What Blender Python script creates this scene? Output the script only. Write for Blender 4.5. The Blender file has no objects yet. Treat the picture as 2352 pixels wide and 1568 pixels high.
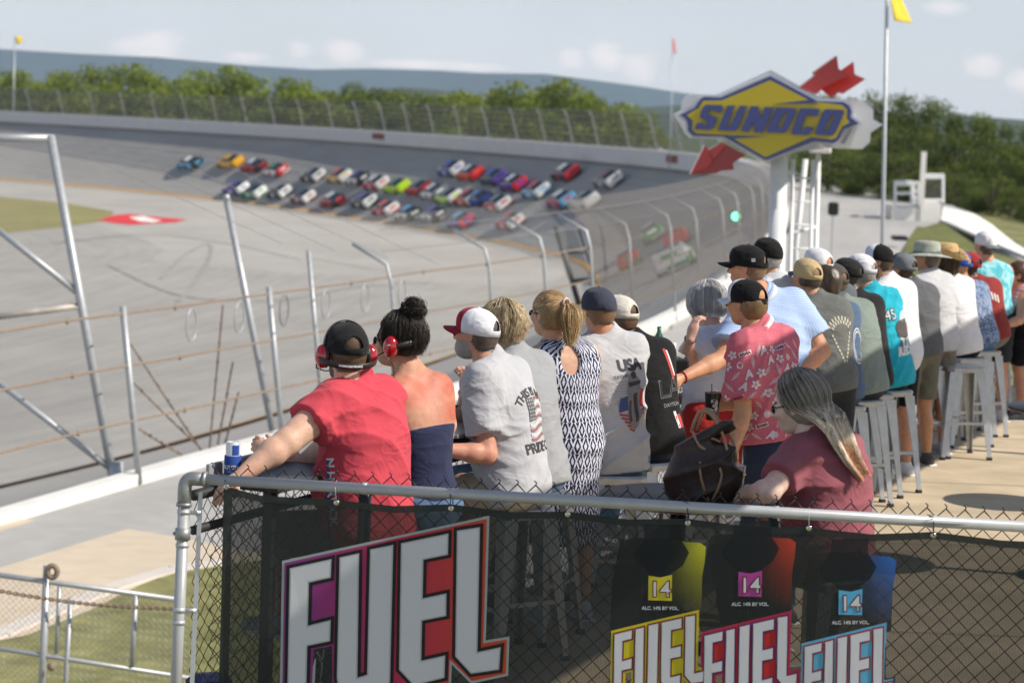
import bpy, bmesh, math, random
import numpy as np
from mathutils import Vector, Matrix
from mathutils.bvhtree import BVHTree
R = math.radians
sc = bpy.context.scene
COL = sc.collection
rng = np.random.default_rng(7)
random.seed(7)

# ------------------------------------------------------------------ camera
CAMZ = 2.74
F = 5550.0                      # focal length in reference pixels (2352 wide)
PITCH, ROLL = R(5.54), R(2.18)
CAMM = (Matrix.Rotation(R(90) - PITCH, 4, 'X') @ Matrix.Rotation(ROLL, 4, 'Z'))
CAMM.translation = Vector((0, 0, CAMZ))
cd = bpy.data.cameras.new('camera'); cam = bpy.data.objects.new('camera', cd); COL.objects.link(cam)
cam.matrix_world = CAMM
cd.sensor_width = 36; cd.lens = 36 * F / 2352
cd.clip_start = 0.5; cd.clip_end = 40000
cd.dof.use_dof = True; cd.dof.focus_distance = 12.2; cd.dof.aperture_fstop = 3.6
sc.camera = cam

# ------------------------------------------------------------------ light
SUN_AZ = R(-15)                 # measured from +X, behind the camera on the right
SUN_EL = R(42)
SUND = Vector((math.cos(SUN_AZ) * math.cos(SUN_EL), math.sin(SUN_AZ) * math.cos(SUN_EL), math.sin(SUN_EL)))
sd = bpy.data.lights.new('sun', 'SUN'); sun = bpy.data.objects.new('sun', sd); COL.objects.link(sun)
sun.rotation_euler = SUND.to_track_quat('Z', 'Y').to_euler()
sd.energy = 4.8; sd.angle = R(0.5); sd.color = (1.0, 0.92, 0.80)
sc.view_settings.view_transform = 'Standard'; sc.view_settings.look = 'None'
sc.view_settings.exposure = 0.28; sc.view_settings.gamma = 1

w = bpy.data.worlds.new('World'); sc.world = w; w.use_nodes = True
nt = w.node_tree; nt.nodes.clear()
def N(tree, t, **k):
    n = tree.nodes.new(t)
    for a, b in k.items():
        if a in ('inp',):
            for i, v in b.items(): n.inputs[i].default_value = v
        else: setattr(n, a, b)
    return n
out = N(nt, 'ShaderNodeOutputWorld'); bg = N(nt, 'ShaderNodeBackground'); bg.inputs[1].default_value = 0.085
sky = N(nt, 'ShaderNodeTexSky', sky_type='NISHITA', sun_disc=False, sun_elevation=SUN_EL)
sky.sun_rotation = R(90) - SUN_AZ
sky.air_density = 1.0; sky.dust_density = 0.6; sky.ozone_density = 1.5
# thin high haze over the sky and small clouds low over the ridge
tc = N(nt, 'ShaderNodeTexCoord')
mp = N(nt, 'ShaderNodeMapping'); mp.inputs['Scale'].default_value = (1, 1, 2.6)
nt.links.new(tc.outputs['Generated'], mp.inputs[0])
hz = N(nt, 'ShaderNodeTexNoise', inp={'Scale': 6.0, 'Detail': 5.0, 'Roughness': .55})
nt.links.new(mp.outputs[0], hz.inputs['Vector'])
veil = N(nt, 'ShaderNodeMapRange', inp={1: .3, 2: .75, 3: .68, 4: .92})
nt.links.new(hz.outputs['Fac'], veil.inputs[0])
mixv = N(nt, 'ShaderNodeMix', data_type='RGBA'); mixv.inputs[7].default_value = (9.7, 9.8, 10.0, 1)
sepc = N(nt, 'ShaderNodeSeparateXYZ'); nt.links.new(tc.outputs['Generated'], sepc.inputs[0])
nt.links.new(sky.outputs[0], mixv.inputs[6])

def ray(x, y):
    return (CAMM.to_3x3() @ Vector(((x - 1176) / F, -(y - 784) / F, -1)))
# cloud puffs: soft blobs in sky directions, broken up by noise
nz2 = N(nt, 'ShaderNodeTexNoise', inp={'Scale': 42.0, 'Detail': 6.0, 'Roughness': .62})
nt.links.new(mp.outputs[0], nz2.inputs['Vector'])
def mth(tree, op, a, b=None, c=None, clamp=False):
    n = tree.nodes.new('ShaderNodeMath'); n.operation = op; n.use_clamp = clamp
    for i, v in enumerate((a, b, c)):
        if v is None: continue
        if isinstance(v, (int, float)): n.inputs[i].default_value = v
        else: tree.links.new(v, n.inputs[i])
    return n.outputs[0]
low = N(nt, 'ShaderNodeMapRange', inp={1: .10, 2: .42, 3: 1.0, 4: .07}); nt.links.new(sepc.outputs[2], low.inputs[0])
nt.links.new(mth(nt, 'MULTIPLY', veil.outputs[0], low.outputs[0]), mixv.inputs[0])
cl = None
for (cx, cy, wx, wy) in [(340, 108, 120, 62), (790, 122, 75, 42), (690, 118, 45, 34), (1395, 128, 60, 62), (1470, 150, 70, 55), (1310, 140, 45, 40),
                         (2255, 150, 70, 45), (2170, 20, 80, 26), (2370, 190, 90, 40), (1000, 150, 260, 18), (560, 130, 90, 22), (-200, 80, 150, 60), (2700, 120, 200, 70)]:
    v = ray(cx, cy).normalized()
    sx, sy = wx / F, wy / F
    az = math.atan2(v.x, v.y)
    # Generated on a world is the view direction
    dx = mth(nt, 'DIVIDE', mth(nt, 'SUBTRACT', sepc.outputs[0], v.x), sx)
    dz = mth(nt, 'DIVIDE', mth(nt, 'SUBTRACT', sepc.outputs[2], v.z), sy)
    d2 = mth(nt, 'ADD', mth(nt, 'MULTIPLY', dx, dx), mth(nt, 'MULTIPLY', dz, dz))
    b = mth(nt, 'SUBTRACT', 1.0, d2, clamp=True)
    fw = mth(nt, 'GREATER_THAN', sepc.outputs[1], 0.0)
    b = mth(nt, 'MULTIPLY', b, fw)
    cl = b if cl is None else mth(nt, 'MAXIMUM', cl, b)
cm = mth(nt, 'MULTIPLY', mth(nt, 'SUBTRACT', mth(nt, 'ADD', mth(nt, 'MULTIPLY', cl, .62), nz2.outputs['Fac']), .78), 2.2, clamp=True)
cm = mth(nt, 'MULTIPLY', cm, .8)
mixc = N(nt, 'ShaderNodeMix', data_type='RGBA'); mixc.inputs[7].default_value = (13.4, 12.0, 11.2, 1)
nt.links.new(cm, mixc.inputs[0]); nt.links.new(mixv.outputs[2], mixc.inputs[6])
nt.links.new(mixc.outputs[2], bg.inputs[0]); nt.links.new(bg.outputs[0], out.inputs[0])

# ------------------------------------------------------------------ picture -> place helpers
def at(x, y, d):
    return CAMM.translation + ray(x, y) * d
def onz(x, y, z):
    r = ray(x, y); t = (z - CAMZ) / r.z
    return CAMM.translation + r * t
def atxz(x, z, d):
    a = at(x, 0, d); b = at(x, 1000, d)
    y = (z - a.z) / (b.z - a.z) * 1000
    return at(x, y, d)

# ------------------------------------------------------------------ naming helpers
def tag(o, label=None, cat=None, group=None, kind=None):
    if label: o['label'] = label
    if cat: o['category'] = cat
    if group: o['group'] = group
    if kind: o['kind'] = kind
    return o
def empty(name, loc=(0, 0, 0), rz=0.0, label=None, cat=None, group=None):
    o = bpy.data.objects.new(name, None); COL.objects.link(o)
    o.location = loc; o.rotation_euler = (0, 0, rz); o.empty_display_size = .1
    return tag(o, label, cat, group)
def link(name, me, mats=None, parent=None, smooth=False, loc=None):
    o = bpy.data.objects.new(name, me); COL.objects.link(o)
    if mats:
        for m in (mats if isinstance(mats, (list, tuple)) else [mats]): me.materials.append(m)
    if smooth: me.shade_smooth()
    if parent: o.parent = parent
    if loc is not None: o.location = loc
    return o
def copy_tree(o, parent=None):
    c = o.copy(); COL.objects.link(c); c.parent = parent
    for ch in o.children: copy_tree(ch, c)
    return c

# ------------------------------------------------------------------ materials
_m = {}
def mat(name, col, rough=.6, metal=0.0, var=.12, nscale=8.0, bump=0.0, bscale=60.0, spec=.5, coat=0, attr=None, sss=0, detail=4.0, stretch=None, trans=0, alpha=1, sheen=0):
    if name in _m: return _m[name]
    m = bpy.data.materials.new(name); _m[name] = m; m.use_nodes = True
    t = m.node_tree; t.nodes.clear(); L = t.links.new
    o = N(t, 'ShaderNodeOutputMaterial'); p = N(t, 'ShaderNodeBsdfPrincipled')
    p.inputs['Roughness'].default_value = rough; p.inputs['Metallic'].default_value = metal
    p.inputs['Specular IOR Level'].default_value = spec
    p.inputs['Coat Weight'].default_value = coat; p.inputs['Coat Roughness'].default_value = .08
    if sheen: p.inputs['Sheen Weight'].default_value = sheen
    if sss:
        p.inputs['Subsurface Weight'].default_value = sss; p.inputs['Subsurface Radius'].default_value = (.02, .008, .004); p.inputs['Subsurface Scale'].default_value = 1.0
    tc = N(t, 'ShaderNodeTexCoord'); src = tc.outputs['Object']
    if stretch:
        mpn = N(t, 'ShaderNodeMapping'); mpn.inputs['Scale'].default_value = stretch; L(src, mpn.inputs[0]); src = mpn.outputs[0]
    n = N(t, 'ShaderNodeTexNoise', inp={'Scale': nscale, 'Detail': detail, 'Roughness': .6}); L(src, n.inputs['Vector'])
    mr = N(t, 'ShaderNodeMapRange', inp={1: .25, 2: .75, 3: 1 - var, 4: 1 + var}); L(n.outputs['Fac'], mr.inputs[0])
    mul = N(t, 'ShaderNodeVectorMath', operation='SCALE')
    if attr:
        a = N(t, 'ShaderNodeAttribute', attribute_name=attr); L(a.outputs['Color'], mul.inputs[0])
    else: mul.inputs[0].default_value = col[:3]
    L(mr.outputs[0], mul.inputs[3]); L(mul.outputs[0], p.inputs['Base Color'])
    if bump:
        nb = N(t, 'ShaderNodeTexNoise', inp={'Scale': bscale, 'Detail': 3.0}); L(tc.outputs['Object'], nb.inputs['Vector'])
        bb = N(t, 'ShaderNodeBump', inp={'Strength': bump, 'Distance': .01}); L(nb.outputs['Fac'], bb.inputs['Height']); L(bb.outputs[0], p.inputs['Normal'])
    if alpha < 1:
        tr = N(t, 'ShaderNodeBsdfTransparent'); mx = N(t, 'ShaderNodeMixShader'); mx.inputs[0].default_value = alpha
        L(tr.outputs[0], mx.inputs[1]); L(p.outputs[0], mx.inputs[2]); L(mx.outputs[0], o.inputs[0])
    else: L(p.outputs[0], o.inputs[0])
    if trans: p.inputs['Transmission Weight'].default_value = trans
    m['pr'] = 1
    return m
def S(r, g, b):   # sRGB 0..255 -> linear
    f = lambda c: (c / 255 / 12.92) if c / 255 <= .04045 else ((c / 255 + .055) / 1.055) ** 2.4
    return (f(r), f(g), f(b))
galv = mat('galvanised_steel', (.42, .44, .46), .45, .35, .12, 12, spec=.5)
wpaint = mat('white_painted_steel', (.72, .73, .74), .4, 0, .06, 15)
blackplastic = mat('black_plastic', (.012, .012, .013), .45, 0, .1)

# ------------------------------------------------------------------ mesh builder
class MB:
    def __init__(s): s.v = []; s.f = []; s.n = 0; s.mi = []
    def add(s, v, f, mi=0):
        v = np.asarray(v, float).reshape(-1, 3); s.v.append(v)
        for q in f: s.f.append(tuple(int(i) + s.n for i in q)); s.mi.append(mi)
        s.n += len(v); return s
    def box(s, c, size, rz=0.0, mi=0, M=None, bev=0):
        x, y, z = [k / 2 for k in size]
        if bev:
            b = min(bev, x * .9, y * .9, z * .9)
            v = []
            for zz, ins in ((-z, b), (-z + b, 0), (z - b, 0), (z, b)):
                X, Y = x - ins, y - ins; c_ = b if ins == 0 else b * .5
                v += [(-X + c_, -Y, zz), (X - c_, -Y, zz), (X, -Y + c_, zz), (X, Y - c_, zz), (X - c_, Y, zz), (-X + c_, Y, zz), (-X, Y - c_, zz), (-X, -Y + c_, zz)]
            f = [tuple(range(7, -1, -1)), tuple(range(24, 32))]
            for k in range(3):
                for i in range(8): j = (i + 1) % 8; f.append((k * 8 + i, k * 8 + j, k * 8 + 8 + j, k * 8 + 8 + i))
        else:
            v = [(-x, -y, -z), (x, -y, -z), (x, y, -z), (-x, y, -z), (-x, -y, z), (x, -y, z), (x, y, z), (-x, y, z)]
            f = [(3, 2, 1, 0), (4, 5, 6, 7), (0, 1, 5, 4), (1, 2, 6, 5), (2, 3, 7, 6), (3, 0, 4, 7)]
        v = np.array(v, float)
        Rm = np.array(Matrix.Rotation(rz, 3, 'Z')) if M is None else np.array(M)
        v = v @ Rm.T + np.array(c); return s.add(v, f, mi)
    def tube(s, pts, r, n=8, mi=0, closed=False, caps=True):
        P = np.array([tuple(p) for p in pts], float); m = len(P)
        rr = np.full(m, r, float) if np.isscalar(r) else np.array(r, float)
        T = np.gradient(P, axis=0) if m > 2 else np.repeat((P[1] - P[0])[None], 2, 0)
        if closed: T = np.roll(P, -1, 0) - np.roll(P, 1, 0)
        T /= np.linalg.norm(T, axis=1)[:, None] + 1e-12
        u = np.cross(T[0], (0, 0, 1)); 
        if np.linalg.norm(u) < 1e-3: u = np.cross(T[0], (1, 0, 0))
        u /= np.linalg.norm(u); V = []
        a = np.arange(n) / n * 2 * math.pi
        for i in range(m):
            u = u - T[i] * u.dot(T[i]); u /= np.linalg.norm(u) + 1e-12; w_ = np.cross(T[i], u)
            V.append(P[i] + rr[i] * (np.cos(a)[:, None] * u + np.sin(a)[:, None] * w_))
        V = np.concatenate(V); f = []
        for i in range(m if closed else m - 1):
            i2 = (i + 1) % m
            for j in range(n): k = (j + 1) % n; f.append((i * n + j, i * n + k, i2 * n + k, i2 * n + j))
        if caps and not closed: f.append(tuple(range(n - 1, -1, -1))); f.append(tuple((m - 1) * n + j for j in range(n)))
        return s.add(V, f, mi)
    def lathe(s, prof, c=(0, 0, 0), n=20, mi=0, M=None):
        V = []
        for r, z in prof:
            for j in range(n): a = j / n * 2 * math.pi; V.append((r * math.cos(a), r * math.sin(a), z))
        V = np.array(V)
        if M is not None: V = V @ np.array(M).T
        V = V + np.array(c); f = []
        for i in range(len(prof) - 1):
            for j in range(n): k = (j + 1) % n; f.append((i * n + j, i * n + k, (i + 1) * n + k, (i + 1) * n + j))
        f.append(tuple(range(n - 1, -1, -1))); f.append(tuple((len(prof) - 1) * n + j for j in range(n)))
        return s.add(V, f, mi)
    def ball(s, c, r, n=12, mi=0, M=None):
        r = (r, r, r) if np.isscalar(r) else r
        V = []; m = n // 2 + 1
        for i in range(m + 1):
            t = math.pi * i / m
            for j in range(n): a = j / n * 2 * math.pi; V.append((r[0] * math.sin(t) * math.cos(a), r[1] * math.sin(t) * math.sin(a), r[2] * math.cos(t)))
        V = np.array(V)
        if M is not None: V = V @ np.array(M).T
        V = V + np.array(c); f = []
        for i in range(m):
            for j in range(n): k = (j + 1) % n; f.append((i * n + j, (i + 1) * n + j, (i + 1) * n + k, i * n + k))
        return s.add(V, f, mi)
    def prism(s, poly, fr, th, mi=0):
        """poly: list of 3D points (planar), extruded by vector th"""
        P = np.array([tuple(p) for p in poly], float); n = len(P); Q = P + np.array(th)
        f = [tuple(range(n)), tuple(range(2 * n - 1, n - 1, -1))]
        for i in range(n): j = (i + 1) % n; f.append((i, j, n + j, n + i))
        return s.add(np.concatenate([P, Q]), f, mi)
    def mesh(s, name='m'):
        me = bpy.data.meshes.new(name)
        V = np.concatenate(s.v) if s.v else np.zeros((0, 3))
        me.from_pydata(V.tolist(), [], s.f)
        if any(s.mi): me.polygons.foreach_set('material_index', s.mi)
        me.validate(); me.update(); return me
    def build(s, name, mats, parent=None, smooth=False, loc=None):
        return link(name, s.mesh(name), mats, parent, smooth, loc)
def smooth_by_angle(o, ang=35):
    me = o.data; bm = bmesh.new(); bm.from_mesh(me)
    bmesh.ops.recalc_face_normals(bm, faces=bm.faces)
    for f in bm.faces: f.smooth = True
    for e in bm.edges:
        if len(e.link_faces) == 2 and e.calc_face_angle(0) > R(ang): e.smooth = False
    bm.to_mesh(me); bm.free()

def text_mesh(s, size=1.0, extrude=0, bold=0.0, shear=0.0, space=1.0):
    c = bpy.data.curves.new('t', 'FONT'); c.body = s; c.size = size; c.extrude = extrude; c.offset = bold; c.shear = shear
    c.align_x = 'CENTER'; c.align_y = 'CENTER'; c.space_character = space; c.resolution_u = 3
    o = bpy.data.objects.new('t', c); COL.objects.link(o)
    dg = bpy.context.evaluated_depsgraph_get(); dg.update()
    me = bpy.data.meshes.new_from_object(o.evaluated_get(dg)); bpy.data.objects.remove(o); bpy.data.curves.remove(c)
    return me
def tri_poly(loops):
    """triangulate 2D polygon with holes -> verts, tris"""
    from mathutils.geometry import tessellate_polygon
    ls = [[Vector((p[0], p[1], 0)) for p in l] for l in loops]
    t = tessellate_polygon(ls); v = [tuple(p) for l in ls for p in l]
    return v, t
def offset_poly(P, d):
    P = [np.array(p, float) for p in P]; n = len(P)
    A = sum(P[i][0] * P[(i + 1) % n][1] - P[(i + 1) % n][0] * P[i][1] for i in range(n)); s = 1 if A > 0 else -1
    o = []
    for i in range(n):
        a = P[i] - P[i - 1]; b = P[(i + 1) % n] - P[i]; a /= np.linalg.norm(a) + 1e-9; b /= np.linalg.norm(b) + 1e-9
        na = np.array((a[1], -a[0])) * s; nb = np.array((b[1], -b[0])) * s
        m = na + nb; L = np.linalg.norm(m); m = m / (L + 1e-9); k = 1 / max(.45, m.dot(na)); o.append(P[i] + m * d * k)
    return o
# ------------------------------------------------------------------ signed-distance modelling for bodies and cloth
def surface_nets(Fv, org, h):
    nx, ny, nz = Fv.shape; ins = Fv < 0
    c = ins[:-1, :-1, :-1].astype(np.int8)
    tot = np.zeros((nx - 1, ny - 1, nz - 1), np.int8)
    for a in (0, 1):
        for b in (0, 1):
            for d in (0, 1): tot += ins[a:nx - 1 + a, b:ny - 1 + b, d:nz - 1 + d]
    act = (tot > 0) & (tot < 8)
    ids = np.full(act.shape, -1, np.int64); I = np.argwhere(act); ids[act] = np.arange(len(I))
    pos = np.zeros((len(I), 3)); cnt = np.zeros(len(I))
    i, j, k = I.T
    E = []
    for a in (0, 1):
        for b in (0, 1):
            E += [((0, a, b), (1, a, b)), ((a, 0, b), (a, 1, b)), ((a, b, 0), (a, b, 1))]
    for p, q in E:
        f0 = Fv[i + p[0], j + p[1], k + p[2]]; f1 = Fv[i + q[0], j + q[1], k + q[2]]
        m = (f0 < 0) != (f1 < 0); t = np.where(m, f0 / (f0 - f1 + 1e-12), 0)
        pt = np.array(p)[None] + (np.array(q) - np.array(p))[None] * t[:, None]
        pos[m] += pt[m]; cnt[m] += 1
    V = (I + pos / cnt[:, None]) * h + org
    Q = []
    for ax in range(3):
        sl0 = [slice(None)] * 3; sl1 = [slice(None)] * 3; sl0[ax] = slice(0, -1); sl1[ax] = slice(1, None)
        A = ins[tuple(sl0)]; B = ins[tuple(sl1)]; X = np.argwhere(A != B)
        b_, c_ = (ax + 1) % 3, (ax + 2) % 3
        X = X[(X[:, b_] > 0) & (X[:, c_] > 0)]
        lim = np.array(act.shape); X = X[(X < lim).all(1)]
        sgn = A[tuple(X.T)]
        def at_(db, dc):
            Y = X.copy(); Y[:, b_] -= db; Y[:, c_] -= dc; return ids[tuple(Y.T)]
        q = np.stack([at_(1, 1), at_(0, 1), at_(0, 0), at_(1, 0)], 1)
        q[~sgn] = q[~sgn][:, ::-1]
        Q.append(q[(q >= 0).all(1)])
    return V, np.concatenate(Q)

def sd_rc(a, b, ra, rb, sc_=None):
    a = np.array(a, float); b = np.array(b, float)
    def f(P):
        ab = b - a; t = np.clip(((P - a) @ ab) / (ab @ ab + 1e-12), 0, 1)
        return np.linalg.norm(P - a - t[..., None] * ab, axis=-1) - (ra + (rb - ra) * t)
    m = max(ra, rb); return f, np.minimum(a, b) - m, np.maximum(a, b) + m
def sd_el(c, r, M=None):
    c = np.array(c, float); r = np.array(r, float); Mm = np.eye(3) if M is None else np.array(M, float)
    def f(P):
        q = (P - c) @ Mm; k0 = np.linalg.norm(q / r, axis=-1); k1 = np.linalg.norm(q / (r * r), axis=-1)
        return k0 * (k0 - 1) / (k1 + 1e-9)
    m = r.max(); e = np.sqrt(((Mm * r[None]) ** 2).sum(1)); return f, c - e, c + e
def sd_ec(a, b, ra, rb, M, fl):
    """capsule whose section is squashed by fl along frame axis 1 (forward)"""
    a = np.array(a, float); b = np.array(b, float); Mm = np.array(M, float); s = np.array([1, 1 / fl, 1])
    f0, _, _ = sd_rc(a @ Mm * s, b @ Mm * s, ra, rb)
    def f(P): return f0((P @ Mm) * s) * min(1, fl)
    m = max(ra, rb) * max(1, fl); return f, np.minimum(a, b) - m, np.maximum(a, b) + m
def clip(item, pt, nrm):
    f, lo, hi = item; pt = np.array(pt, float); nrm = np.array(nrm, float); nrm = nrm / np.linalg.norm(nrm)
    return (lambda P: np.maximum(f(P), (P - pt) @ nrm)), lo, hi

class SDF:
    def __init__(s): s.it = []; s.post = []; s.sub = []
    def add(s, item, k=.03): s.it.append((item, k)); return s
    def cut(s, item, k=.01): s.sub.append((item, k)); return s
    def plane(s, pt, n, k=.004):
        pt = np.array(pt, float); n = np.array(n, float); n = n / np.linalg.norm(n)
        s.post.append(lambda P, F_: np.maximum(F_, (P - pt) @ n)); return s
    def disp(s, fn): s.post.append(lambda P, F_: F_ + fn(P)); return s
    def mesh(s, h):
        lo = np.min([i[0][1] for i in s.it], 0) - .04; hi = np.max([i[0][2] for i in s.it], 0) + .04
        n = np.ceil((hi - lo) / h).astype(int) + 1
        ax = [lo[a] + np.arange(n[a]) * h for a in range(3)]
        Fv = np.ones(n, np.float32)
        def reg(item, k):
            f, l, u = item; pad = k + 2.5 * h + .01
            a = np.clip(np.floor((l - pad - lo) / h).astype(int), 0, n - 1); b = np.clip(np.ceil((u + pad - lo) / h).astype(int) + 1, 1, n)
            P = np.stack(np.meshgrid(*[ax[q][a[q]:b[q]] for q in range(3)], indexing='ij'), -1)
            return f(P), tuple(slice(a[q], b[q]) for q in range(3))
        for item, k in s.it:
            D, sl = reg(item, k); Fs = Fv[sl]; hh = np.clip(k - np.abs(Fs - D), 0, None) / k
            Fv[sl] = np.minimum(Fs, D) - hh * hh * k * .25
        for item, k in s.sub:
            D, sl = reg(item, k); D = -D; Fs = Fv[sl]; hh = np.clip(k - np.abs(Fs - D), 0, None) / k
            Fv[sl] = np.maximum(Fs, D) + hh * hh * k * .25
        if s.post:
            m = np.abs(Fv) < .09
            P = np.stack(np.meshgrid(*ax, indexing='ij'), -1)[m]; G = Fv[m]
            for p in s.post: G = p(P, G)
            Fv[m] = G
            # everything deep inside but beyond a cutting plane
            m2 = Fv <= -.09
            if m2.any():
                P = np.stack(np.meshgrid(*ax, indexing='ij'), -1)[m2]; G = Fv[m2]
                for p in s.post: G = p(P, G)
                Fv[m2] = G
        Fv[0] = Fv[-1] = 1; Fv[:, 0] = Fv[:, -1] = 1; Fv[:, :, 0] = Fv[:, :, -1] = 1
        return surface_nets(Fv, lo, h)

def vq_mesh(name, parts, mats, parent, color=None, loc=None):
    """parts: list of (V,Q)"""
    off = 0; VV = []; QQ = []
    for V, Q in parts: VV.append(V); QQ.append(Q + off); off += len(V)
    V = np.concatenate(VV); Q = np.concatenate(QQ)
    me = bpy.data.meshes.new(name); me.vertices.add(len(V)); me.vertices.foreach_set('co', V.astype(np.float32).ravel())
    me.loops.add(len(Q) * 4); me.loops.foreach_set('vertex_index', Q.astype(np.int32).ravel())
    me.polygons.add(len(Q)); me.polygons.foreach_set('loop_start', np.arange(0, len(Q) * 4, 4, dtype=np.int32))
    me.update(calc_edges=True); me.validate(); me.update()
    if color is not None:
        a = me.color_attributes.new('col', 'FLOAT_COLOR', 'POINT'); c = np.ones((len(V), 4), np.float32); c[:, :3] = color(V); a.data.foreach_set('color', c.ravel())
    me.shade_smooth()
    return link(name, me, mats, parent)

def waves(seed, n=5, lo=10, hi=26, aniso=(1, 1, 1)):
    r = np.random.default_rng(seed); K = r.normal(size=(n, 3)); K /= np.linalg.norm(K, axis=1)[:, None]
    K *= r.uniform(lo, hi, n)[:, None] * np.array(aniso); ph = r.uniform(0, 6.28, n)
    return lambda P: sum(np.sin(P @ K[i] + ph[i]) for i in range(n)) / n
def folds(seed, amp, up, scale=1.0):
    """soft cloth folds: ridges that run mostly across the body, broken up by warping"""
    w1 = waves(seed, 4, 3 * scale, 8 * scale); w2 = waves(seed + 1, 4, 3 * scale, 7 * scale); w3 = waves(seed + 2, 3, 22 * scale, 46 * scale)
    r = np.random.default_rng(seed + 5); k = np.array(up) * 42 * scale + r.normal(size=3) * 9; k2 = np.array(up) * 30 * scale + r.normal(size=3) * 22
    def f(P):
        a = w1(P); b = w2(P)
        r1 = 1 - np.abs(np.sin(P @ k * .5 + 5.5 * a)); r2 = 1 - np.abs(np.sin(P @ k2 * .5 + 5 * b))
        return -1.9 * amp * (np.clip(b + .25, 0, 1) * r1 ** 2 * 1.3 + np.clip(.3 - a, 0, 1) * r2 ** 2 + .35 * w3(P) * .5 + .6 * a)
    return f

# ------------------------------------------------------------------ strands (hair)
def strands(name, parent, mats, paths, r=.0013, shades=None, n=3):
    """paths: array (N,M,3)"""
    P = np.asarray(paths, float); Nn, Mm, _ = P.shape
    T = np.gradient(P, axis=1); T /= np.linalg.norm(T, axis=2, keepdims=True) + 1e-12
    ref = np.array([.31, .82, .48]); U = np.cross(T, ref); U /= np.linalg.norm(U, axis=2, keepdims=True) + 1e-9; W = np.cross(T, U)
    tp = np.linspace(1, .35, Mm)[None, :, None]; V = []
    for j in range(n):
        a = 2 * math.pi * j / n; V.append(P + r * tp * (math.cos(a) * U + math.sin(a) * W))
    V = np.stack(V, 2).reshape(-1, 3)
    base = (np.arange(Nn) * Mm * n)[:, None, None] + (np.arange(Mm - 1) * n)[None, :, None]
    Q = []
    for j in range(n):
        k = (j + 1) % n; Q.append(np.stack([base[..., 0] + j, base[..., 0] + k, base[..., 0] + n + k, base[..., 0] + n + j], -1).reshape(-1, 4))
    Q = np.concatenate(Q)
    sh = shades if shades is not None else np.ones((Nn, 3)) * .5
    if sh.ndim == 2: sh = np.repeat(sh[:, None], Mm, 1)
    C = np.repeat(sh.reshape(-1, 3), n, 0)
    return vq_mesh(name, [(V, Q)], mats, parent, color=lambda _: C)
hairmat = mat('hair_strands', (1, 1, 1), .42, 0, .1, 30, attr='col', spec=.45)
skinmat = mat('skin', (1, 1, 1), .5, 0, .16, 34, bump=.12, bscale=160, attr='col', sss=.12, spec=.35)

# ------------------------------------------------------------------ hands
def hand_items(wr, d, palm, side, curl=.5, sz=1.0):
    """wr wrist, d pointing direction, palm = normal the palm faces, side=+1 right hand / -1 left"""
    d = np.array(d, float); d /= np.linalg.norm(d); palm = np.array(palm, float); palm -= d * palm.dot(d); palm /= np.linalg.norm(palm)
    lat = np.cross(palm, d) * side         # towards the thumb
    wr = np.array(wr, float); M = np.stack([lat, palm, d], 1)
    it = [(sd_el(wr + d * .048 * sz, (.042 * sz, .018 * sz, .052 * sz), M), .02), (sd_rc(wr - d * .03, wr + d * .03, .026 * sz, .027 * sz), .03)]
    for i, (o, L) in enumerate([(.030, .072), (.010, .080), (-.010, .074), (-.029, .058)]):
        p = wr + d * (.088 - abs(o) * .25) * sz + lat * o * sz; ang = .15 + curl * (.55 + .08 * i); L *= sz; dd = d.copy()
        segs = [.42, .32, .26]; r0 = .0092 * sz
        for s_, sg in enumerate(segs):
            ca, sa = math.cos(ang), math.sin(ang); dd = d * ca + palm * sa; q = p + dd * L * sg
            it.append((sd_rc(p, q, r0, r0 * .9), .006)); p = q; r0 *= .93; ang += curl * (1.15 if s_ == 0 else .75)
    p = wr + d * .028 * sz + lat * .030 * sz; dd = d * .62 + lat * .66 + palm * (.2 + .4 * curl); dd /= np.linalg.norm(dd)
    q = p + dd * .038 * sz; it.append((sd_rc(p, q, .0145 * sz, .011 * sz), .012)); dd = dd + d * .5 + palm * curl * .6 - lat * curl * .5; dd /= np.linalg.norm(dd)
    it.append((sd_rc(q, q + dd * .034 * sz, .0105 * sz, .009 * sz), .006))
    return it

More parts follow.
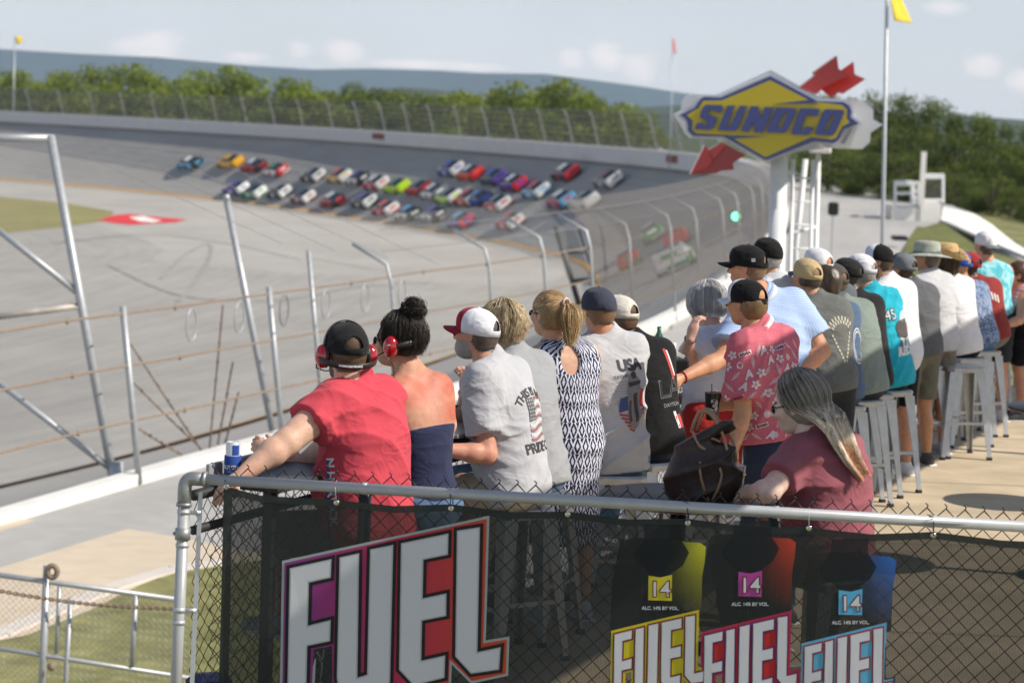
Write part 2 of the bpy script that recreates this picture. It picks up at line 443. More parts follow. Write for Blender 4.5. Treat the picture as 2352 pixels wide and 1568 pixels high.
# ------------------------------------------------------------------ person
def frame(up, fwd_hint=(0, 1, 0)):
    up = np.array(up, float); up /= np.linalg.norm(up); f = np.array(fwd_hint, float); f -= up * f.dot(up); f /= np.linalg.norm(f)
    return np.stack([np.cross(f, up), f, up], 1)      # columns right, forward, up
EARS = True
class Person: pass
def person(label, d, pel, nk, hd, yaw, hyaw, hpitch=0.0, stand=False, g=1.0, belly=0.0, sw=.19, arms=None, skin=(.50, .27, .18), shirt=None, shirtcol=None,
           lower='shorts', lowercol=None, h=.012, hh=.0075, sleeve=.5, seed=1, hem=.0, group='spectators along the drink rail', pz=None, hs=1.0, hroll=0, beard=None, stub=None,
           shoes=True, skincol=None, back=0.0, fold=.005, legs=None, hemdrop=.09, bust=0, sleever=0.0, shirtmat=None, face=True, armg=1.0):
    P = Person()
    pz = pz if pz is not None else (.97 if stand else .87)
    root_w = atxz(pel, pz, d); yw = R(yaw)
    root = empty('person', (root_w.x, root_w.y, 0), yw, label, 'person', group)
    Minv = (Matrix.Translation((root_w.x, root_w.y, 0)) @ Matrix.Rotation(yw, 4, 'Z')).inverted(); P.Minv = Minv; P.root = root
    L = lambda w_: np.array(Minv @ w_); P.L = L
    pl = np.array((0, 0, pz)); nkp = L(at(nk[0], nk[1], d + (nk[2] if len(nk) > 2 else 0))); hdp = L(at(hd[0], hd[1], d + (hd[2] if len(hd) > 2 else 0)))
    P.pl, P.nk, P.hd, P.hs = pl, nkp, hdp, hs
    up = nkp - pl; Lt = np.linalg.norm(up); M = frame(up); rt, fw, u = M.T; P.M = M; P.u = u
    ch = pl + u * Lt * .60 - fw * (.015 + back); bl = pl + u * Lt * .30 + fw * belly * .5; P.ch = ch
    sw = sw * .87; base = nkp - u * .068 - fw * .01
    sh = {s: base + rt * s * sw - u * .022 for s in (-1, 1)}; P.sh = sh
    def torso(t, k, tight=1.0):
        a = [(sd_el(pl - u * 0.0, (.172 * g + t, .125 * g + t, .135 + t), M), k),
             (sd_el(bl, ((.150 * g + belly * .35) + t, (.112 * g + belly * .6) + t, .17 + t), M), k),
             (sd_el(ch, (.165 * (g * .6 + .4) + t, .112 * g + t, .18 + t), M), k),
             (sd_rc(sh[-1] * .86 + base * .14 - u * .01, sh[1] * .86 + base * .14 - u * .01, .052 * (g * .5 + .5) + t, .052 * (g * .5 + .5) + t), k)]
        for s in (-1, 1):
            a.append((sd_rc(nkp + u * .02, sh[s] * .8 + base * .2, .045 + t * .6, .052 + t), k * .8))
            a.append((sd_el(sh[s] * .62 + ch * .38 - fw * .045, (.08 * g + t * .4, .04 + t * .6, .11), M), k))
            if bust: a.append((sd_el(ch + rt * s * .075 + fw * (.085) - u * .02, (.07 + t, .075 + t, .07 + t), M), .04))
        return a
    body = SDF()
    for it, k in torso(0, .07): body.add(it, k)
    # neck
    HM = (Matrix.Rotation(R(hyaw - yaw), 3, 'Z') @ Matrix.Rotation(R(-hpitch), 3, 'X') @ Matrix.Rotation(R(hroll), 3, 'Y')); HMn = np.array(HM); P.HM = HMn
    H = lambda x, y, z: hdp + HMn @ np.array((x, y, z)) * hs; P.H = H
    neckr = .054 * (.75 + .25 * g) * hs
    body.add(sd_rc(nkp - u * .06, H(0, -.02, -.07), neckr * 1.15, neckr), .05)
    aj = {}
    arms = arms or {}
    for s in (-1, 1):
        spec = arms.get(s)
        if spec is None:
            dz = -.27
            el = sh[s] + np.array((s * .06, .04, dz)); wr_ = el + np.array((-s * .02, .14, -.19)); hd_ = dict()
        elif spec == 'rail':
            el = sh[s] + np.array((s * .07, .20, -.20)); t_ = np.array((s * .02 , .5, 1.13)); v = t_ - el; v /= np.linalg.norm(v); wr_ = el + v * .25; hd_ = dict()
        elif spec == 'lap':
            el = sh[s] + np.array((s * .05, .08, -.27)); wr_ = el + np.array((-s * .06, .21, -.07)); hd_ = dict()
        elif spec == 'hip':
            el = sh[s] + np.array((s * .22, -.08, -.22)); wr_ = el + np.array((-s * .18, .06, -.15)); hd_ = dict()
        else:
            el = L(at(*spec[0])); wr_ = L(at(*spec[1])); hd_ = spec[2] if len(spec) > 2 else {}
        aj[s] = (el, wr_, hd_)
        ag = (g * .6 + .4) * armg
        body.add(sd_rc(sh[s], el, .056 * ag, .043 * ag), .05)
        fmid = el * .7 + wr_ * .3
        body.add(sd_rc(el, fmid, .043 * ag, .043 * ag), .015); body.add(sd_rc(fmid, wr_, .042 * ag, .027 * (armg * .5 + .5)), .02)
    P.aj = aj
    # legs
    lj = {}
    for s in (-1, 1):
        hp = pl + rt * s * .095 * g - np.array((0, 0, .03))
        if stand: kn = np.array((s * .11, .02, .50 * pz / .97)); an = np.array((s * .12, -.03, .085))
        else: kn = hp + np.array((s * .06, .40, -.04)); an = np.array((s * .15, .36, .42))
        if legs and s in legs: kn, an = [L(at(*q)) for q in legs[s]]
        lj[s] = (hp, kn, an)
        body.add(sd_rc(hp, kn, .088 * g, .058 * (g * .5 + .5)), .05); body.add(sd_rc(kn, kn * .62 + an * .38 + np.array((0, -.015, 0)), .054, .056), .02)
        body.add(sd_rc(kn * .62 + an * .38 + np.array((0, -.015, 0)), an, .056, .036), .02)
        body.add(sd_rc(an + np.array((0, -.02, -.035)), an + np.array((s * .02, .14, -.055)), .038, .030), .02)
    P.lj = lj
    parts = [body.mesh(h)]
    # head
    hb = SDF()
    def e(c, r, k=.02): hb.add(sd_el(H(*c), np.array(r) * hs, HMn), k)
    def c_(a, b, ra, rb, k=.015): hb.add(sd_rc(H(*a), H(*b), ra * hs, rb * hs), k)
    e((0, -.012, .035), (.076, .098, .088)); e((0, .03, -.03), (.062, .066, .082), .04); e((0, .052, -.085), (.034, .036, .028), .03)
    c_((0, -.02, -.06), tuple(HMn.T @ (nkp - hdp) / hs * .8), .052, .056, .04)
    c_((-.03, .078, .022), (.03, .078, .022), .013, .013); c_((0, .088, .008), (0, .112, -.026), .008, .0125, .012); e((0, .095, -.03), (.017, .014, .009), .01)
    for s in (-1, 1):
        e((s * .042, .066, -.02), (.024, .022, .02), .03)
        e((s * .077, -.004, -.008), (.007, .018, .032), .006); c_((s * .078, -.016, .016), (s * .083, -.02, -.004), .006, .005, .004); c_((s * .078, -.006, .02), (s * .084, -.018, .014), .0055, .005, .004)
        hb.cut(sd_el(H(s * .032, .097, 0), np.array((.017, .014, .011)) * hs, HMn), .012)
    e((0, .091, -.058), (.024, .011, .0065), .008); e((0, .089, -.069), (.020, .011, .007), .008)
    hb.cut(sd_el(H(0, .106, -.063), np.array((.022, .010, .0022)) * hs, HMn), .003)
    if beard: 
        e((0, .05, -.085), (.052, .055, .045), .03)
    parts.append(hb.mesh(hh))
    for s in (-1, 1):
        el, wr_, hd_ = aj[s]
        if hd_.get('skip'): continue
        hsd = SDF(); dv = wr_ - el; dv /= np.linalg.norm(dv)
        dr = hd_.get('dir'); dr = np.array(Minv.to_3x3() @ Vector(dr)) if dr else dv
        pn = hd_.get('palm'); pn = np.array(Minv.to_3x3() @ Vector(pn)) if pn else np.array((-s * .5, .3, -.8))
        for it, k in hand_items(wr_, dr, pn, s, hd_.get('curl', .5)): hsd.add(it, k)
        parts.append(hsd.mesh(max(.0042, h * .4)))
    sk = np.array(skin); bc = np.array(beard) if beard else None; st = np.array(stub) if stub else None
    def colf(V):
        C = np.repeat(sk[None], len(V), 0)
        q = (V - hdp) @ HMn / hs
        nr = np.linalg.norm(q, axis=1) < .16
        if skincol is not None: C = skincol(P, V, C)
        mw = waves(seed + 50, 4, 14, 40)(V)[:, None]; m2 = waves(seed + 60, 4, 40, 90)(V)[:, None]; C = C * (1 + .07 * mw + .05 * m2) * np.concatenate([np.ones_like(mw), 1 - .10 * mw, 1 - .13 * mw], 1)
        lips = nr & (np.abs(q[:, 0]) < .025) & (q[:, 1] > .088) & (q[:, 2] < -.053) & (q[:, 2] > -.075)
        C[lips] = C[lips] * np.array((.95, .62, .62))
        br = nr & (np.abs(np.abs(q[:, 0]) - .032) < .018) & (q[:, 1] > .07) & (np.abs(q[:, 2] - .026) < .006)
        C[br] = (.08, .05, .035)
        if st is not None:
            m = nr & (q[:, 2] > -.085) & (q[:, 1] < .02 - np.clip(-q[:, 2], 0, 1) * .7) & ~((np.abs(q[:, 0]) > .07) & (np.abs(q[:, 1]) < .026) & (np.abs(q[:, 2]) < .035))
            m |= nr & (q[:, 2] > .045)
            C[m] = st * (.85 + .3 * np.random.default_rng(3).random((m.sum(), 1)))
        if bc is not None:
            m = nr & (q[:, 1] > .0) & (q[:, 2] < -.035 - .1 * np.clip(q[:, 1] - .06, 0, 1)) & ~lips & (q[:, 2] > -.15)
            C[m] = bc * (.8 + .4 * np.random.default_rng(4).random((m.sum(), 1)))
        return C
    bo = vq_mesh('body', parts, skinmat, root, colf)
    if face:
        for s in (-1, 1):
            eb = MB(); eb.ball(H(s * .032, .083, 0), .0115 * hs, 10, 0); eb.ball(H(s * .033, .0915, 0), .0052 * hs, 8, 1)
            eb.build('eye', [mat('eye_white', (.7, .68, .65), .2), mat('iris', (.05, .035, .02), .2)], bo, True)
    # shirt
    upn = u; nd = H(0, -.02, -.07) - nkp; nd = nd / np.linalg.norm(nd)
    if shirt:
        sm = SDF(); t = {'tee': .020, 'tank': .014, 'tube': .010, 'dress': .016, 'polo': .022}[shirt]
        for it, k in torso(t, .075): sm.add(it, k)
        if shirt in ('tee', 'polo'):
            sm.add(sd_rc(nkp - u * .06, nkp + nd * .035, neckr * 1.15 + .014, neckr + .012), .03)
        if shirt in ('tee', 'polo', 'dress'):   # cloth hanging between chest and hips
            sm.add(sd_ec(ch - u * .03, pl - u * .02, .15 * g + t + belly * .3, .165 * g + t + belly * .3, M, .74 + belly), .06)
        if shirt in ('tee', 'polo'):
            for s in (-1, 1):
                el = aj[s][0]; v = el - sh[s]; Lu = np.linalg.norm(v); v /= Lu; e2 = sh[s] + v * (Lu * sleeve + .05)
                r1 = .056 * (g * .6 + .4) * armg + t + .004; r2 = .050 * (g * .6 + .4) * armg + t + .012 + sleever
                sm.add(clip(sd_rc(sh[s], e2, r1, r2), sh[s] + v * Lu * sleeve, v + upn * -.0), .04)
        if shirt == 'dress':
            bot = np.array((0, 0, .38)); sm.add(sd_ec(pl, bot, .19 * g, .205 * g, np.eye(3), .72), .06)
        f_ = folds(seed * 7, fold, u, 1.0); sm.disp(f_)
        ag_ = waves(seed, 3, 10, 18)
        if shirt in ('tee', 'polo', 'tank'):
            hz_ = pl - u * (hemdrop + hem)
            sm.plane(hz_, -u)
        if shirt == 'dress': sm.plane((0, 0, .42), (0, 0, -1))
        if shirt == 'tube':
            sm.plane(pl - u * .02, -u); sm.plane(pl + u * Lt * .545, u + fw * .15)
        if shirt in ('tee', 'polo'):   # neck opening
            q0_ = nkp + nd * ((.022 if shirt == 'tee' else .034) + .088); sm.cut(sd_rc(q0_, q0_ + nd * .25, .088, .12), .008)
        if shirt in ('tank', 'dress'):
            # arm holes and scoop
            for s in (-1, 1): sm.cut(sd_rc(sh[s] + rt * s * .050 + u * .08, sh[s] + rt * s * .055 - u * .10, .075, .062), .02)
            sm.cut(sd_rc(nkp + u * .10, nkp + u * .0 + fw * .02, .072, .07), .02)
            if shirt == 'dress': sm.cut(sd_el(nkp - u * .11 - fw * .10, (.052, .12, .085), M), .02)
        V, Q = sm.mesh(h)
        P.shirt = vq_mesh('dress' if shirt == 'dress' else ('tube_top' if shirt == 'tube' else 'shirt'), [(V, Q)], shirtmat or cloth(shirtcol), root)
        P.sV, P.sQ = V, Q
        P.bvh = BVHTree.FromPolygons([tuple(v) for v in V], [tuple(int(i) for i in q) for q in Q])
        if shirt == 'polo' or shirt == 'tee':
            cb = MB(); n_ = 22; cr = neckr + (.017 if shirt == 'tee' else .024); pts = []
            cc = nkp + nd * (.018 if shirt == 'tee' else .030); fwn = fw - nd * fw.dot(nd); fwn /= np.linalg.norm(fwn); rtn = np.cross(fwn, nd)
            for i in range(n_): a = i / n_ * 2 * math.pi; pts.append(cc + rtn * math.cos(a) * cr + fwn * math.sin(a) * cr * 1.02 - nd * (.02 * max(0, math.sin(a))))
            cb.tube(pts, .0065 if shirt == 'tee' else .012, 6, closed=True); cb.build('collar', shirtmat or cloth(shirtcol), P.shirt, True)
    # lower body
    if lower:
        lm = SDF(); t = .016
        lm.add(sd_el(pl - u * .01, (.172 * g + t, .125 * g + t, .135 + t), M), .06)
        for s in (-1, 1):
            hp, kn, an = lj[s]
            r1 = .088 * g + t; r2 = .058 * (g * .5 + .5) + t + (.018 if lower == 'shorts' else .004)
            v = kn - hp; Lk = np.linalg.norm(v); v /= Lk
            if lower == 'shorts': lm.add(clip(sd_rc(hp, kn + v * .03, r1, r2), hp + v * Lk * .90, v), .04)
            elif lower in ('trousers', 'jeans'):
                lm.add(sd_rc(hp, kn, r1, r2), .04); v2 = an - kn; v2 /= np.linalg.norm(v2)
                lm.add(clip(sd_rc(kn, an, r2, .058), an - v2 * .015, v2), .04)
        lm.disp(folds(seed * 13 + 3, .006, (0, .3, 1), 1.0)); lm.plane(pl + u * .085, u)
        V, Q = lm.mesh(max(h, .013))
        vq_mesh(lower, [(V, Q)], cloth(lowercol or (.03, .03, .035)), root)
    if shoes:
        for s in (-1, 1):
            an = lj[s][2]; sb = SDF(); b0 = an + np.array((0, -.035, -.045)); b1 = an + np.array((s * .03, .16, -.058))
            sb.add(sd_rc(b0, b1, .043, .037), .02); sb.add(sd_rc(an + np.array((0, 0, .0)), an + np.array((0, 0, -.03)), .043, .045), .02)
            sb.plane(an - np.array((0, 0, .083)), (0, 0, -1))
            V, Q = sb.mesh(.011)
            so = vq_mesh('shoe', [(V, Q)], mat('trainer_%d' % (seed % 3), [(.35, .36, .38), (.05, .05, .055), (.6, .6, .6)][seed % 3], .7), root)
            so2 = MB(); 
            so2.box(tuple((b0 + b1) / 2 + np.array((0, 0, -.028))), (.088, .27, .018), bev=.008); so2.build('sole', mat('rubber_sole', (.7, .7, .68), .7), so)
    return P
_cl = {}
def wrinkle(m, st=.22):
    t = m.node_tree; L = t.links.new; p = [n for n in t.nodes if n.type == 'BSDF_PRINCIPLED'][0]; tc = N(t, 'ShaderNodeTexCoord'); last = p.inputs['Normal'].links[0].from_socket if p.inputs['Normal'].is_linked else None
    for sc_, dist, rot, ds in ((4.2, 1.3, (.4, .9, .2), .034), (9.0, 1.4, (1.2, .3, .8), .010)):
        mp_ = N(t, 'ShaderNodeMapping'); mp_.inputs['Rotation'].default_value = rot; mp_.inputs['Scale'].default_value = (.8, .9, 1.25); L(tc.outputs['Object'], mp_.inputs[0])
        n = N(t, 'ShaderNodeTexNoise', inp={'Scale': sc_, 'Detail': 1.5, 'Roughness': .4, 'Distortion': dist}); L(mp_.outputs[0], n.inputs['Vector'])
        r_ = mth(t, 'SUBTRACT', 1.0, mth(t, 'ABSOLUTE', mth(t, 'MULTIPLY', mth(t, 'SUBTRACT', n.outputs['Fac'], .5), 5.0)), clamp=True)
        b = N(t, 'ShaderNodeBump', inp={'Strength': st, 'Distance': ds}); L(r_, b.inputs['Height'])
        if last is not None: L(last, b.inputs['Normal'])
        last = b.outputs[0]
    L(last, p.inputs['Normal']); return m
def cloth(col, var=.06, rough=.9):
    key = tuple(round(c, 3) for c in col)
    if key not in _cl:
        _cl[key] = wrinkle(mat('fabric_%d' % len(_cl), col, rough, 0, var, 9, bump=.10, bscale=140, spec=.15, sheen=.08))
    return _cl[key]

# ------------------------------------------------------------------ headwear and hair
def cap(P, front, rear, brim, mesh_cap=False, back=False, strap=True, gap=True, brimflat=.0, tilt=7, lift=0, name='cap', hole_col=None, button=None):
    """a six-panel cap; built in head space"""
    rx, ry, rz = .0895, .1125, .098; z0 = .026 + lift; sg = -1 if back else 1
    nT, nP = 96, 24; V = []; Fc = []; mi = []
    T = math.tan(R(tilt))
    for j in range(nP + 1):
        ph = j / nP * math.pi / 2
        for i in range(nT):
            th = i / nT * 2 * math.pi
            fl = max(0, math.sin(th)) * (math.cos(ph) ** 2) * math.sin(ph)   # tall front
            r_ = math.cos(ph) ** .88
            seam = 1 - .012 * (abs((th * 6 / (2 * math.pi) + .5) % 1 - .5) < .07) * (j < nP)
            V.append((rx * math.cos(th) * r_ * seam, (ry * math.sin(th) * r_ * seam) + .012 * fl, z0 + rz * math.sin(ph) + .012 * fl))
    for j in range(nP):
        for i in range(nT):
            k = (i + 1) % nT; th = (i + .5) / nT * 2 * math.pi; dth = abs((th - 1.5 * math.pi))
            if gap and dth < .46 and 1 <= j <= 8.5 * math.sqrt(max(0, 1 - (dth / .46) ** 2)): continue
            Fc.append((j * nT + i, j * nT + k, (j + 1) * nT + k, (j + 1) * nT + i)); mi.append(0 if abs(th - math.pi / 2) < 1.06 else 1)
    # sweat band skirt
    b = len(V)
    for i in range(nT):
        th = i / nT * 2 * math.pi; V.append((rx * .985 * math.cos(th), ry * .985 * math.sin(th), z0 - .024))
    for i in range(nT):
        k = (i + 1) % nT; th = (i + .5) / nT * 2 * math.pi
        Fc.append((b + i, b + k, k, i)); mi.append(0 if abs(th - math.pi / 2) < 1.06 else 1)
    def tf(V):
        V = np.array(V, float)
        if back: V[:, 0] *= -1; V[:, 1] *= -1
        V[:, 2] += T * V[:, 1]; V[:, 1] -= .012
        return P.hd + (V * P_hs(P)) @ P.HM.T
    mb = MB(); mb.v = [tf(V)]; mb.n = len(V); mb.f = Fc; mb.mi = mi
    o = mb.build(name, [cloth(front), cloth(rear)], P.root, True)
    sol = o.modifiers.new('s', 'SOLIDIFY'); sol.thickness = .003; sol.offset = 1
    # brim
    nb = MB(); V = []; A = 15; B = 7
    for i in range(A):
        a = (i / (A - 1) - .5) * 2 * 1.02
        for j in range(B):
            q = j / (B - 1); x = rx * 1.0 * math.sin(a); y = ry * math.cos(a)
            ln = .075 * math.sqrt(max(0, 1 - (a / 1.10) ** 2)) ** .8
            V.append((x * (1 + q * .06), y + q * ln, z0 - .012 - q * .012 - (x / rx) ** 2 * (.016 + .012 * q) * (1 - brimflat) + .002))
    f = [(i * B + j, (i + 1) * B + j, (i + 1) * B + j + 1, i * B + j + 1) for i in range(A - 1) for j in range(B - 1)]
    nb.add(tf(V), f); bo = nb.build('brim', cloth(brim), o, True); s2 = bo.modifiers.new('s', 'SOLIDIFY'); s2.thickness = .004
    bt = MB(); bt.ball(tf([(0, 0, z0 + rz + .002)])[0], .007, 8); bt.build('button', cloth(button or rear), o, True)
    return o
def P_hs(P): return P.hs

def hair_cap(P, col, t=.010, low=-.075, front=.02, wav=.004, h=.007, name='hair', top=True, seed=3):
    s = SDF(); H = P.H; HM = P.HM
    if t < .011: s.post.append(lambda Q, F_: np.maximum(F_, (Q - H(0, 0, .010)) @ (HM @ np.array((0, 0, 1.)))))
    s.add(sd_el(H(0, -.014, .033), (.078 + t, .100 + t, .09 + t), HM), .02); s.add(sd_el(H(0, -.045, -.02), (.070 + t, .062 + t, .075 + t), HM), .04)
    n = HM @ np.array((0, 1, -.35)); s.plane(H(0, front, 0), n); s.plane(H(0, 0, low), HM @ np.array((0, -.0, -1)))
    for sg in (-1, 1): s.cut(sd_el(H(sg * .092, .004, -.01), (.026, .026, .038), HM), .01)
    if not top: s.plane(H(0, 0, .05), HM @ np.array((0, 0, 1)))
    wv = waves(seed, 5, 60, 130); s.disp(lambda Q: wv(Q) * wav)
    V, Q = s.mesh(h); r = np.random.default_rng(seed)
    return vq_mesh(name, [(V, Q)], hairmat, P.root, color=lambda V: np.array(col)[None] * (.75 + .5 * r.random((len(V), 1))))

def shade(col, n, hi=None, v=.35, seed=1, p=.3):
    r = np.random.default_rng(seed); c = np.array(col)[None] * (1 + v * (r.random((n, 1)) * 2 - 1))
    if hi is not None:
        m = r.random(n) < p; c[m] = np.array(hi)[None] * (1 + v * (r.random((m.sum(), 1)) * 2 - 1))
    return c
def scalp(P, th, al, off):
    """th azimuth from head back (radians, + to right), al angle from crown"""
    x = np.sin(al) * np.sin(th); y = -np.sin(al) * np.cos(th); z = np.cos(al)
    q = np.stack([x * (.078 + off), -.014 + y * (.100 + off), .030 + z * (.092 + off)], -1)
    return P.hd + q @ P.HM.T
def drape_hair(P, n, col, hi, length, seed, spread=2.6, r=.0016, off=.018, curl=0, fall=None, curl_f=40, name='hair', thmax=2.7, endtaper=.0, under=None, hip=.35, low=1.9, lkamp=.4):
    """strands that leave the crown, follow the skull and then hang"""
    rg = np.random.default_rng(seed); m = 16
    th = rg.uniform(-thmax, thmax, n); o = off * (.35 + .9 * rg.random(n)); al0 = rg.uniform(.02, .9, n) ** 1.0
    lk = np.floor((th + 4) * 5.5).astype(int) * 7 + (al0 > .45) * 3; lr = rg.random(400); o = o + off * lkamp * (lr[lk % 400] - .4); al1 = np.full(n, low) + rg.uniform(-.12, .1, n); L = length * rg.uniform(.75, 1.05, n)
    out = np.zeros((n, m, 3)); k = 8
    for i in range(k):
        q = i / (k - 1); a = al0 + (al1 - al0) * q; out[:, i] = scalp(P, th, a, o + .006 * q)
    dn = np.array(fall if fall is not None else (0, 0, -1.0), float)
    back = P.HM @ np.array((0, -1, 0)); last = out[:, k - 1].copy(); c = last.mean(0)
    for i in range(k, m):
        q = (i - k + 1) / (m - k); inward = (c - last) * (spread * .1 * q); inward[:, 2] = 0
        w_ = np.stack([np.sin(q * curl_f + th * 7), np.cos(q * curl_f * .8 + th * 5), 0 * th], -1) * curl * q
        out[:, i] = last + dn * (L * q)[:, None] + inward + w_
    ph = rg.uniform(0, 6.28, (n, 3)); fr = rg.uniform(.25, .8, (n, 3)); amp_ = np.where(rg.random(n) < .10, .011, .0035)[:, None]
    for i in range(1, m): out[:, i] += np.sin(ph + fr * i) * amp_ * (i / m + .25)
    if curl:
        for i in range(2, k):
            ph = rg.uniform(0, 6.28, n); out[:, i] += np.stack([np.sin(i * 1.9 + th * 9), np.cos(i * 2.3 + th * 6), np.sin(i * 2 + th * 4)], -1) * curl * .6
    sh_ = shade(col, n, hi, seed=seed, p=hip); mixk = (rg.random(400)[(lk * 3) % 400])[:, None]; hc_ = np.array(hi if hi is not None else col)[None]; sh_ = sh_ * (.75 + .25 * mixk) + hc_ * mixk ** 2 * .35
    return strands(name, P.root, hairmat, out, r, sh_)

def ball_curls(P, c, rad, n, col, seed, name='hair_bun', r=.0013, parent=None):
    rg = np.random.default_rng(seed); m = 14; out = np.zeros((n, m, 3)); t = np.linspace(0, 1, m)
    for i in range(n):
        v = rg.normal(size=3); v /= np.linalg.norm(v); a = rg.normal(size=3); a -= v * a.dot(v); a /= np.linalg.norm(a); b = np.cross(v, a)
        rr = rad * rg.uniform(.45, 1.0); ang = t * rg.uniform(.8, 2.4); kk = rg.uniform(.007, .017)
        p = (np.cos(ang)[:, None] * v + np.sin(ang)[:, None] * a) * rr
        p += (np.sin(t * 17 + i)[:, None] * b + np.cos(t * 17 + i)[:, None] * v) * kk * (.5 + t[:, None])
        out[i] = c + p * (1 + .18 * t[:, None] * rg.random())
    return strands(name, P.root, hairmat, out, r, shade(col, n, seed=seed, v=.5))

def sunglasses(P, arm=(.01, .01, .012), lens=(.01, .01, .012)):
    mb = MB()
    for s in (-1, 1):
        mb.ball(P.H(s * .033, .098, .0), (.027, .006, .019), 12, 1, M=P.HM)
        mb.tube([P.H(s * .058, .092, .006), P.H(s * .076, .05, .008), P.H(s * .082, -.01, .006)], .0028, 6)
    mb.tube([P.H(-.01, .105, .006), P.H(.01, .105, .006)], .002, 6)
    return mb.build('sunglasses', [mat('glasses_frame', arm, .3), mat('dark_lens', lens, .08, spec=.8)], P.root, True)

def decal(P, name, V2, F2, centre, size, m, sub=.012, direction=None, parent=None, roll=0.0, off=.0025, up=None):
    """project a flat 2D print onto the back of the shirt (V2 in metres, x to the viewer's right when seen from behind)"""
    bm = bmesh.new(); vs = [bm.verts.new((v[0], v[1], 0)) for v in V2]
    for f in F2:
        try: bm.faces.new([vs[i] for i in f])
        except Exception: pass
    xs = [v[0] for v in V2]; ys = [v[1] for v in V2]
    for ax, (a, b) in ((0, (min(xs), max(xs))), (1, (min(ys), max(ys)))):
        t = a + sub
        while t < b:
            n = (1, 0, 0) if ax == 0 else (0, 1, 0); c = (t, 0, 0) if ax == 0 else (0, t, 0)
            bmesh.ops.bisect_plane(bm, geom=bm.verts[:] + bm.edges[:] + bm.faces[:], plane_co=c, plane_no=n); t += sub
    D = np.array(direction if direction is not None else P.M[:, 1], float); D /= np.linalg.norm(D)
    U = np.array(up if up is not None else P.M[:, 2], float); U -= D * D.dot(U); U /= np.linalg.norm(U); X = np.cross(D, U)
    cr, sr = math.cos(roll), math.sin(roll); dead = []
    for v in bm.verts:
        x = v.co.x * cr - v.co.y * sr; y = v.co.x * sr + v.co.y * cr
        o = np.array(centre) + X * x + U * y - D * .6
        hit, nrm, idx, dist = P.bvh.ray_cast(Vector(o), Vector(D), 1.5)
        if hit is None: dead.append(v); continue
        v.co = hit - Vector(D) * off + (nrm * off * .3 if nrm.dot(Vector(D)) < 0 else Vector((0, 0, 0)))
    bmesh.ops.delete(bm, geom=dead, context='VERTS')
    bad = [f for f in bm.faces if max(e.calc_length() for e in f.edges) > sub * 5]
    bmesh.ops.delete(bm, geom=bad, context='FACES')
    me = bpy.data.meshes.new(name); bm.to_mesh(me); bm.free()
    return link(name, me, m, parent or P.shirt)
def decal_text(P, s, size, centre, m, name='lettering', **k):
    me = text_mesh(s, size, bold=k.pop('bold', 0.0), shear=k.pop('shear', 0.0), space=k.pop('space', 1.0)); V = [tuple(v.co) for v in me.vertices]; Fc = [tuple(p.vertices) for p in me.polygons]
    bpy.data.meshes.remove(me); return decal(P, name, V, Fc, centre, 1, m, **k)
# ------------------------------------------------------------------ the track
ZI = -12.2
def catmull(P, step=2.0):
    P = np.array(P, float); o = []
    for i in range(1, len(P) - 2):
        a, b, c, d = P[i - 1], P[i], P[i + 1], P[i + 2]; n = max(2, int(np.linalg.norm((c - b)[:2]) / step))
        for k in range(n):
            t = k / n; o.append(.5 * ((2 * b) + (-a + c) * t + (2 * a - 5 * b + 4 * c - d) * t * t + (-a + 3 * b - 3 * c + d) * t ** 3))
    return np.array(o)
# x, y, z of the foot of the outer wall, bank width (horizontal), bank rise
WP = [(-34, -50, -3.65, 15, 4.0), (-26, -22, -3.65, 15, 4.0), (-16.5, 8, -3.65, 15, 4.0), (-6.9, 37.6, -3.65, 15, 4.0), (4.3, 72, -3.6, 15, 4.6), (13.0, 122, -3.3, 14.5, 6.2), (18.6, 170, -2.95, 14, 8.0),
      (20.8, 207, -2.76, 13.6, 9.2), (18.8, 241, -2.76, 13.5, 9.3), (8.9, 274, -2.76, 13.5, 9.3), (-9.5, 315, -2.76, 13.5, 9.3), (-33, 355, -2.76, 13.5, 9.3), (-72.5, 398, -2.76, 13.5, 9.3), (-120, 430, -2.76, 13.5, 9.3), (-180, 452, -2.8, 13.5, 9.3), (-250, 462, -2.8, 13.5, 9.3)]
W_ = catmull(WP, 2.0)
Tn = np.gradient(W_[:, :2], axis=0); Tn /= np.linalg.norm(Tn, axis=1)[:, None]
Nin = np.stack([-Tn[:, 1], Tn[:, 0]], 1)        # to the left = inward
SL = np.concatenate([[0], np.cumsum(np.linalg.norm(np.diff(W_[:, :2], axis=0), axis=1))])
def strip_mesh(cols, uvv=None, z_off=0.0, rng_=None):
    """cols: list of functions i -> (inward offset, z)"""
    i0, i1 = rng_ or (0, len(W_)); nn = i1 - i0; m = len(cols); V = []
    for i in range(i0, i1):
        for c in cols:
            o, z = c(i); V.append((W_[i, 0] + Nin[i, 0] * o, W_[i, 1] + Nin[i, 1] * o, z + z_off))
    f = [(a * m + b, a * m + b + 1, (a + 1) * m + b + 1, (a + 1) * m + b) for a in range(nn - 1) for b in range(m - 1)]
    me = bpy.data.meshes.new('strip'); me.from_pydata(V, [], f)
    uv = me.uv_layers.new(name='UVMap'); d = np.zeros((len(me.loops), 2)); li = np.zeros(len(me.loops), int); me.loops.foreach_get('vertex_index', li)
    vv = np.array([cols[k % m](i0)[0] for k in range(m)]); a = li // m + i0; b = li % m
    d[:, 0] = SL[a] / 10; d[:, 1] = vv[b] / 10; uv.data.foreach_set('uv', d.ravel()); me.update(); return me
